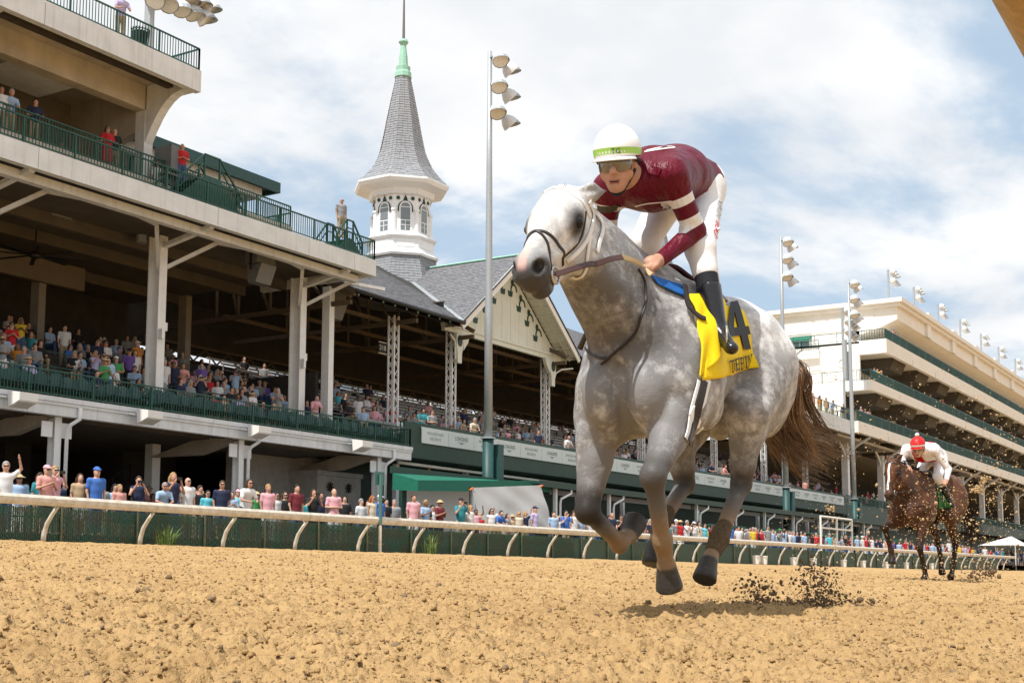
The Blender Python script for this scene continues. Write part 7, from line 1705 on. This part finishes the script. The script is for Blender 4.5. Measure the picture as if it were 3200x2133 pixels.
# lower balcony: named ones, then rows
for px,r,shc,pose,hair,hc,fem,w in ((335,1,'light blue','stand','short','brown',0,'at the balcony rail left of the first column'),(668,0,'red','sit','short','brown',0,'on the front balcony seats, left of the pair'),(700,0,'tan','sit','short','black',0,'on the front balcony seats, right of the pair'),(823,0,'black','sit','short','brown',0,'on the front balcony seats before the second column'),(856,0,'black','sit','bald','brown',0,'on the front balcony seats below the second column'),(1277,0,'aqua','fold','short','brown',0,'at the balcony corner beside the banner'),(1228,2,'red','stand','long','blond',1,'below the first lattice column'),(300,5,'navy','stand','short','black',0,'in the middle rows left of the first column'),(325,5,'white','fold','short','black',0,'in the middle rows next to the navy jacket'),(400,4,'purple','stand','cap','navy',0,'just left of the first column'),(418,4,'white','stand','long','brown',1,'just left of the first column'),(512,3,'white','stand','short','grey',0,'just right of the first column'),(540,3,'navy','stand','short','brown',0,'second person right of the first column'),(568,3,'salmon pink','lean','short','brown',0,'third person right of the first column'),(628,4,'purple','stand','short','black',1,'between the two white columns'),(735,4,'light blue','phone','short','black',0,'between the white columns, left of the second'),(28,5,'red','clap','short','black',1,'at the left picture edge on the balcony'),(195,7,'white','stand','short','black',0,'in the upper rows at left'),(985,1,'pink','lean','short','brown',1,'leaning right of the second column'),(1080,3,'black','stand','long','brown',1,'right of the plain white post'),(1120,3,'white','stand','short','black',1,'right of the plain white post')):
    y=row_y(r)+.15; x=atY(px,1200,y)[0]; add_person(x,y,row_z(r)+ (0 if pose!='sit' else .0),-.45+random.uniform(-.25,.25),shc,pose,'short' if r==0 else 'long',random.choice(list(BT)),hair,hc if hair!='cap' else 'brown',bool(fem),1.0,w,'spectators on the lower balcony',0,hc if hc in SH else 'blue')
for r in range(1,8):
    k=9 if r<4 else 7
    for i in range(k):
        x=20.5+random.random()*23.5
        if abs(x-26.6)<.5 or abs(x-34.6)<.5: continue
        rnd_person(x,row_y(r)+.1,row_z(r),f'balcony seat row {r+1} '+('left of' if x<atY(490,1200,row_y(r))[0] else 'right of')+' the first column','spectators on the lower balcony',sit=.85,face=-.4)
# spired stand rows
for px,shc,pose,hair,hc,fem,w in ((1316,'aqua','lean','short','black',0,'behind the banner left end'),(1350,'grey','fold','short','brown',0,'behind the banner, second from its left end'),(1477,'cream','lean','short','grey',0,'behind the banner left of the light pole'),(1682,'navy','stand','short','brown',1,'behind the banner below the gable column'),(1770,'white','lean','bald','grey',0,'behind the banner left of the horse chest'),(2215,'navy','lean','short','brown',0,'behind the banner under the horse belly'),(2258,'salmon pink','lean','short','brown',1,'behind the banner by the horse hind leg'),(2512,'salmon pink','stand','short','brown',1,'behind the banner right of the tail')):
    y=35.5; x=atY(px,1350,y)[0]; add_person(x,y,6.0,-.4+random.uniform(-.2,.2),shc,pose,'long','khaki',hair,hc,bool(fem),1.0,w,'spectators behind the banner')
for r in range(0,10):
    k=(11,10,9,7,6,5,3,2,1,1)[r]
    for i in range(k):
        x=46+66*random.random()**1.35; rnd_person(x,trow_y(r)+.15,trow_z(r),f'spired stand row {r+1} '+('left of the near gable' if x<54 else 'under the near gable' if x<65 else 'right of the near gable'),'spectators in the spired stand',sit=.85,face=-.35)
# upper decks
for px,py,Yv,z,shc,pose,hair,hc,fem,w in ((378,20,35.0,18.6,'lavender','lean','short','black',0,'alone at the top deck railing'),(4,300,36.9,14.5,'white','stand','short','brown',0,'at the far left of the middle deck'),(32,300,36.9,14.5,'light blue','lean','short','grey',0,'leaning on the middle deck rail at left'),(112,300,36.9,14.5,'navy','fold','short','black',0,'in jacket on the middle deck at left'),(335,450,36.9,14.5,'red','fold','long','brown',1,'in red dress on the middle deck'),(357,450,36.9,14.5,'black','fold','bald','brown',0,'beside the red dress on the middle deck'),(568,500,36.0,14.5,'red','fold','bald','brown',0,'at the green stair of the middle deck'),(515,500,36.5,13.7,'navy','stand','short','black',0,'left of the red shirt on the middle deck'),(492,500,36.5,13.7,'white','stand','long','brown',1,'seated side of the middle deck stair'),(1066,690,35.2,14.4,'grey','stand','bald','brown',0,'on the small stair at the middle deck end'),(195,400,38.5,14.5,'white','sit','short','brown',0,'seated at the windows of the middle deck')):
    x=atY(px,py,Yv)[0]; add_person(x,Yv,z,-.4,shc,pose,'long' if not (fem and shc=='red') else 'skirt','denim' if shc=='red' and not fem else 'khaki',hair,hc,bool(fem),1.0,w,'people on the upper decks')
# clubhouse balconies
for k,(zt,x0) in enumerate(((22.95,126),(18.18,120.5),(13.83,116))):
    for i in range((4,11,6)[k]):
        x=x0+(2+i*1.3 if i<3 else random.uniform(10,90)); rnd_person(x,35.2,zt-.1,('top','middle','lowest')[k]+' clubhouse balcony','people on the clubhouse balconies',sit=0,face=-.4,poses=('stand','lean','fold'))
for i,(px,shc,fem) in enumerate(((2540,'salmon pink',1),(2562,'orange',1),(2582,'tan',0),(2600,'light blue',0),(2632,'navy',0))):
    y=35.7; x=atY(px,1260,y)[0]; add_person(x,y,13.6,-.6,shc,'lean' if i>2 else 'stand','skirt' if fem else 'long','khaki','long' if fem else 'short','brown',bool(fem),1.0,ORD[i]+' on the clubhouse corner terrace','people on the clubhouse balconies')
y=36.2; x=atY(1372,1470,35.0)[0]; add_person(x,35.6,3.35,-.3,'red','stand','long','navy','short','black',False,1.0,'above the green awning under the banner','spectators behind the banner')
def far_crowd(spots,label,seed,pose='sit',pal=(7,8,9,10,11,12,13,14,15)):
    rs_=np.random.default_rng(seed); hs=.05; base=[]
    for fem in (False,True):
        parts=person_parts(pose,'long',None,hs,fem,0,'body'); hair=person_parts(pose,'long','long' if fem else 'short',hs,fem,0,'hair'); L=[]
        for k,me in {**parts,**hair}.items():
            if k in('sunglasses','phone'): continue
            v=np.empty(len(me.vertices)*3,np.float32); me.vertices.foreach_get('co',v); f=np.empty(len(me.loops),np.int32); me.loops.foreach_get('vertex_index',f); L.append((k,v.reshape(-1,3),f.reshape(-1,4)))
        base.append(L)
    mats=['skin_0','skin_1','hair_brown','hair_black','hair_grey','bottom_denim','bottom_khaki','shirt_white','shirt_navy','shirt_light blue','shirt_pink','shirt_black','shirt_red','shirt_grey','shirt_teal','shirt_lavender']
    VV=[];FF=[];MI=[];o=0
    for x,y,z in spots:
        sh_=rs_.choice(pal); th=-.4+rs_.uniform(-.5,.5); c,s_=math.cos(th),math.sin(th)
        for k,v,f in base[int(rs_.random()<.45)]:
            mi={'body':int(rs_.random()<.5),'shirt':sh_,'trousers':5+int(rs_.random()<.5),'shorts':5,'hair':2+rs_.integers(0,3)}.get(k,0)
            w=np.stack([v[:,0]*c-v[:,1]*s_+x,v[:,0]*s_+v[:,1]*c+y,v[:,2]+z],-1); VV.append(w); FF.append(f+o); MI.append(np.full(len(f),mi)); o+=len(v)
    ob=mesh_obj('distant_crowd',np.concatenate(VV),np.concatenate(FF),[MATS[m] for m in mats],None); ob.data.polygons.foreach_set('material_index',np.concatenate(MI).astype(np.int32)); tag(stuff(ob),label,'crowd')
rq=np.random.default_rng(77)
far_crowd([(46.5+65*rq.random(),trow_y(r)+.12,trow_z(r)) for r in range(0,11) for i in range(15 if r<6 else 8)],'seated crowd filling the rows of the spired stand',5,'sit',(7,8,8,9,11,11,13,13,10))  # clothes palette weighted dark to carry the shade inside the stand
far_crowd([(20.5+23.5*rq.random(),row_y(r)+.1,row_z(r)) for r in range(2,12) for i in range(13 if r<8 else 6)],'seated crowd in the shaded rows of the lower balcony',6,'sit',(7,8,8,9,11,11,13,13,13))  # darker clothes stand in for the shade under the deck
far_crowd([(x_,27.9+2.8*rq.random(),1.0) for x_ in 52+75*rq.random(150)],'standing crowd several deep behind the right half of the fence',8,'stand',(7,7,8,9,9,10,12,13,14))
far_crowd([(17+34*rq.random(),28.6+3.5*rq.random(),1.0) for i in range(34)],'people standing behind the front row at the left half of the fence',9,'stand',(7,8,9,11,13,14))
far_crowd([(114+80*rq.random(),trow_y(r)+.12,trow_z(r)) for r in range(0,6) for i in range(8)],'small seated crowd under the clubhouse balconies',7)
print('people',PCOUNT)
# ------------------------------------------------------------------ folding seats on the lower balcony, benches in the spired stand
def seat_parts():
    r={}; g=MB(); g.prism([(-.22,-.22,.42),(.22,-.22,.42),(.22,.2,.40),(-.22,.2,.40)],(0,0,.035)); r['seat']=g
    g=MB(); 
    for i in range(7):
        t=i/6; x=-.23+.46*t; 
    pts=[(-.23,.2,.46),(.23,.2,.46),(.23,.25,.72),(.16,.27,.86),(.0,.275,.89),(-.16,.27,.86),(-.23,.25,.72)]; g.prism(pts,(0,.03,.0)); r['backrest']=g
    g=MB()
    for s in (-1,1): g.tube([(s*.24,-.2,0),(s*.24,.05,.42),(s*.24,.24,.8)],.014,5); g.tube([(s*.24,.25,0),(s*.24,.0,.42)],.014,5)
    r['frame']=g
    out={}
    for k,g in r.items():
        me=bpy.data.meshes.new(k); me.from_pydata(g.v,[],g.f); bm=bmesh.new(); bm.from_mesh(me); bmesh.ops.recalc_face_normals(bm,faces=bm.faces); bm.to_mesh(me); bm.free(); me.materials.append(M_seat if k!='frame' else M_green); out[k]=me
    return out
sp=seat_parts(); ns=0
for r,(y,z) in enumerate(((35.15,5.67),(35.75,5.67),(36.6,row_z(1)))):
    for i in range(46):
        x=20.2+i*.58+(.2 if r%2 else 0); bay=int((x-20)//2.45)
        if (x-20)%2.45<.35: continue
        w=('front','second','third')[r]+' balcony row behind the rail'
        T=thing('folding_seat','empty green folding seat in the '+w,'seat',(x,y,z),'green folding seats'); T.rotation_euler=(0,0,random.uniform(-.35,.15))
        for k,me in sp.items(): o=bpy.data.objects.new(k,me); scene.collection.objects.link(o); o.parent=T
nb=0
secs=list(zip([46.2]+COLX[2:],COLX[2:]+[112]))
for r in range(1,12):
    for q,(a,b) in enumerate(secs):
        if b-a<2: continue
        y=trow_y(r)+.02; z=trow_z(r)
        g=MB(); g.box((a+.25,y+.0,z+.40),(b-.25,y+.25,z+.44)); T=g.build('bench',M_bench,TS); g=MB(); g.box((a+.25,y+.3,z+.72),(b-.25,y+.34,z+.83)); g.build('backrest',M_bench,T)
        g=MB(); n=max(2,int((b-a)/1.7))
        for i in range(n+1): x=a+.4+(b-a-.8)*i/n; g.box((x-.03,y+.26,z),(x+.03,y+.298,z+.82))
        g.build('supports',M_bench,T)
# ------------------------------------------------------------------ flying dirt and loose clods
def ico(n=0):
    bm=bmesh.new(); bmesh.ops.create_icosphere(bm,subdivisions=1,radius=1) if n==0 else bmesh.ops.create_cone(bm,cap_ends=True,segments=5,radius1=1,radius2=.55,depth=1.3); v=np.array([q.co[:] for q in bm.verts]); f=[tuple(x.index for x in q.verts) for q in bm.faces]; bm.free(); return (v,np.array(f)) if n==0 else (v,f)
IV,IF=ico()
def clods(name,C,R,m,kind=True,seed=1,flat=1.):
    rs=np.random.default_rng(seed); n=len(C); nv=len(IV); sc=rs.uniform(.55,1.3,(n,nv,1)); an=rs.uniform(.6,1.2,(n,1,3)); an[:,:,2]*=flat
    V=(IV[None]*sc*an*np.asarray(R)[:,None,None]); th=rs.uniform(0,6.28,n); c,s=np.cos(th),np.sin(th); x=V[...,0]*c[:,None]-V[...,1]*s[:,None]; y=V[...,0]*s[:,None]+V[...,1]*c[:,None]; V=np.stack([x,y,V[...,2]],-1)+np.asarray(C)[:,None,:]
    F=(IF[None]+np.arange(n)[:,None,None]*nv).reshape(-1,3); o=mesh_obj(name,V.reshape(-1,3),F,m,None,smooth=False); return stuff(o)
M_clod=mat('moist_clod',(.17,.112,.062),.95,var=.4,scale=40,bump=.5,bscale=150); M_dry=MATS['track_dirt']
M_tand=mat('flying_tan',(.48,.34,.18),.95,var=.3,scale=60)
rs=np.random.default_rng(21); C=[];R=[]
for cx,cy,sx,sy,n,d in ((2555,1835,40,36,420,7.55),(2600,1870,60,14,160,7.6),(2372,1850,36,22,200,7.0),(2540,1780,26,24,90,7.55),(2480,1882,130,8,260,7.3)):
    for i in range(n):
        P=atD(rs.normal(cx,sx),min(rs.normal(cy,sy),1905),d+rs.normal(0,.28)); P[2]=max(P[2],float(gz(P[0],P[1]))); C.append(P); R.append(min(.024,.0042*math.exp(rs.normal(0,.55))+.0015))
o=clods('kicked_dirt',np.array(C),R,M_clod,seed=2); tag(o,'dark moist clods kicked up behind the grey horse','dirt')
C=[];R=[]
for i in range(2600):
    r=rs.random()
    if r<.45: x,y=rs.normal(2935,85),rs.normal(1640,110)
    elif r<.8: x,y=rs.uniform(2600,3220),rs.uniform(1150,1800)
    else: x,y=rs.normal(3120,60),rs.normal(1560,120)
    d=rs.uniform(10,18.0); P=atD(x,y,d)
    if P[2]<gz(P[0],P[1])+.02: continue
    C.append(P); R.append(min(.022,.0032*math.exp(rs.normal(0,.65))+.001)*d/13)
for i in range(420):
    P=atD(rs.normal(2580,70),rs.normal(1660,60),rs.uniform(12,17)); C.append(P); R.append(.003*math.exp(rs.normal(0,.6)))
for cx,cy in ((3060,1525),(3075,1500),(2595,1590),(3045,1530)):
    for i in range(26): P=atD(rs.normal(cx,9),rs.normal(cy,6),15); C.append(P); R.append(rs.uniform(.006,.02))
o=clods('flying_dirt',np.array(C),R,M_tand,seed=3); tag(o,'cloud of small tan dirt flecks around the bay horse','dirt')
C=[];R=[]
for cx,cy,sx,n in ((2960,1815,50,160),(3070,1800,26,220),(3060,1770,22,120)):
    for i in range(n): P=atD(rs.normal(cx,sx),min(rs.normal(cy,12 if cx<3000 else 22),1825),18.8); P[2]=max(P[2],float(gz(P[0],P[1]))); C.append(P); R.append(min(.05,.009*math.exp(rs.normal(0,.6))))
o=clods('kicked_dirt',np.array(C),R,M_clod,seed=4); tag(o,'dark clods thrown up under the bay horse hooves','dirt')
# loose crumbs lying on the track: small ones near the camera, larger lumps further out
n=60000; r=np.exp(rs.uniform(math.log(2.0),math.log(30),n)); a=AX+np.radians(rs.uniform(-31,31,n)); x,y=r*np.cos(a),r*np.sin(a); ok=(y<26)&(y>-3); x,y,r=x[ok],y[ok],r[ok]
sz=np.minimum(.022,.0046*np.exp(rs.normal(0,.5,len(x)))*(r/5)**.55); C=np.stack([x,y,gz(x,y)+dirt_h(x,y)+sz*.45],-1)
IV,IF0=ico(1); IF=[]
for f in IF0:
    for q in range(1,len(f)-1): IF.append((f[0],f[q],f[q+1]))
IF=np.array(IF)
pick=rs.random(len(x)); o=clods('dirt_crumbs',C[pick>.07],sz[pick>.07],M_dry,seed=5,flat=.8); tag(o,'loose crumbs of tan dirt lying over the track','dirt')
o=clods('pit_shade_crumbs',C[pick<.07]+np.array((0,0,.002)),sz[pick<.07]*1.1,mat('pit_shade_crumb',(.22,.15,.085),.95,var=.4,scale=40),seed=6,flat=.75); tag(o,'scattered crumbs on the track, coloured dark for shaded pits','dirt')  # dark tone stands in for shadowed pits between the clods
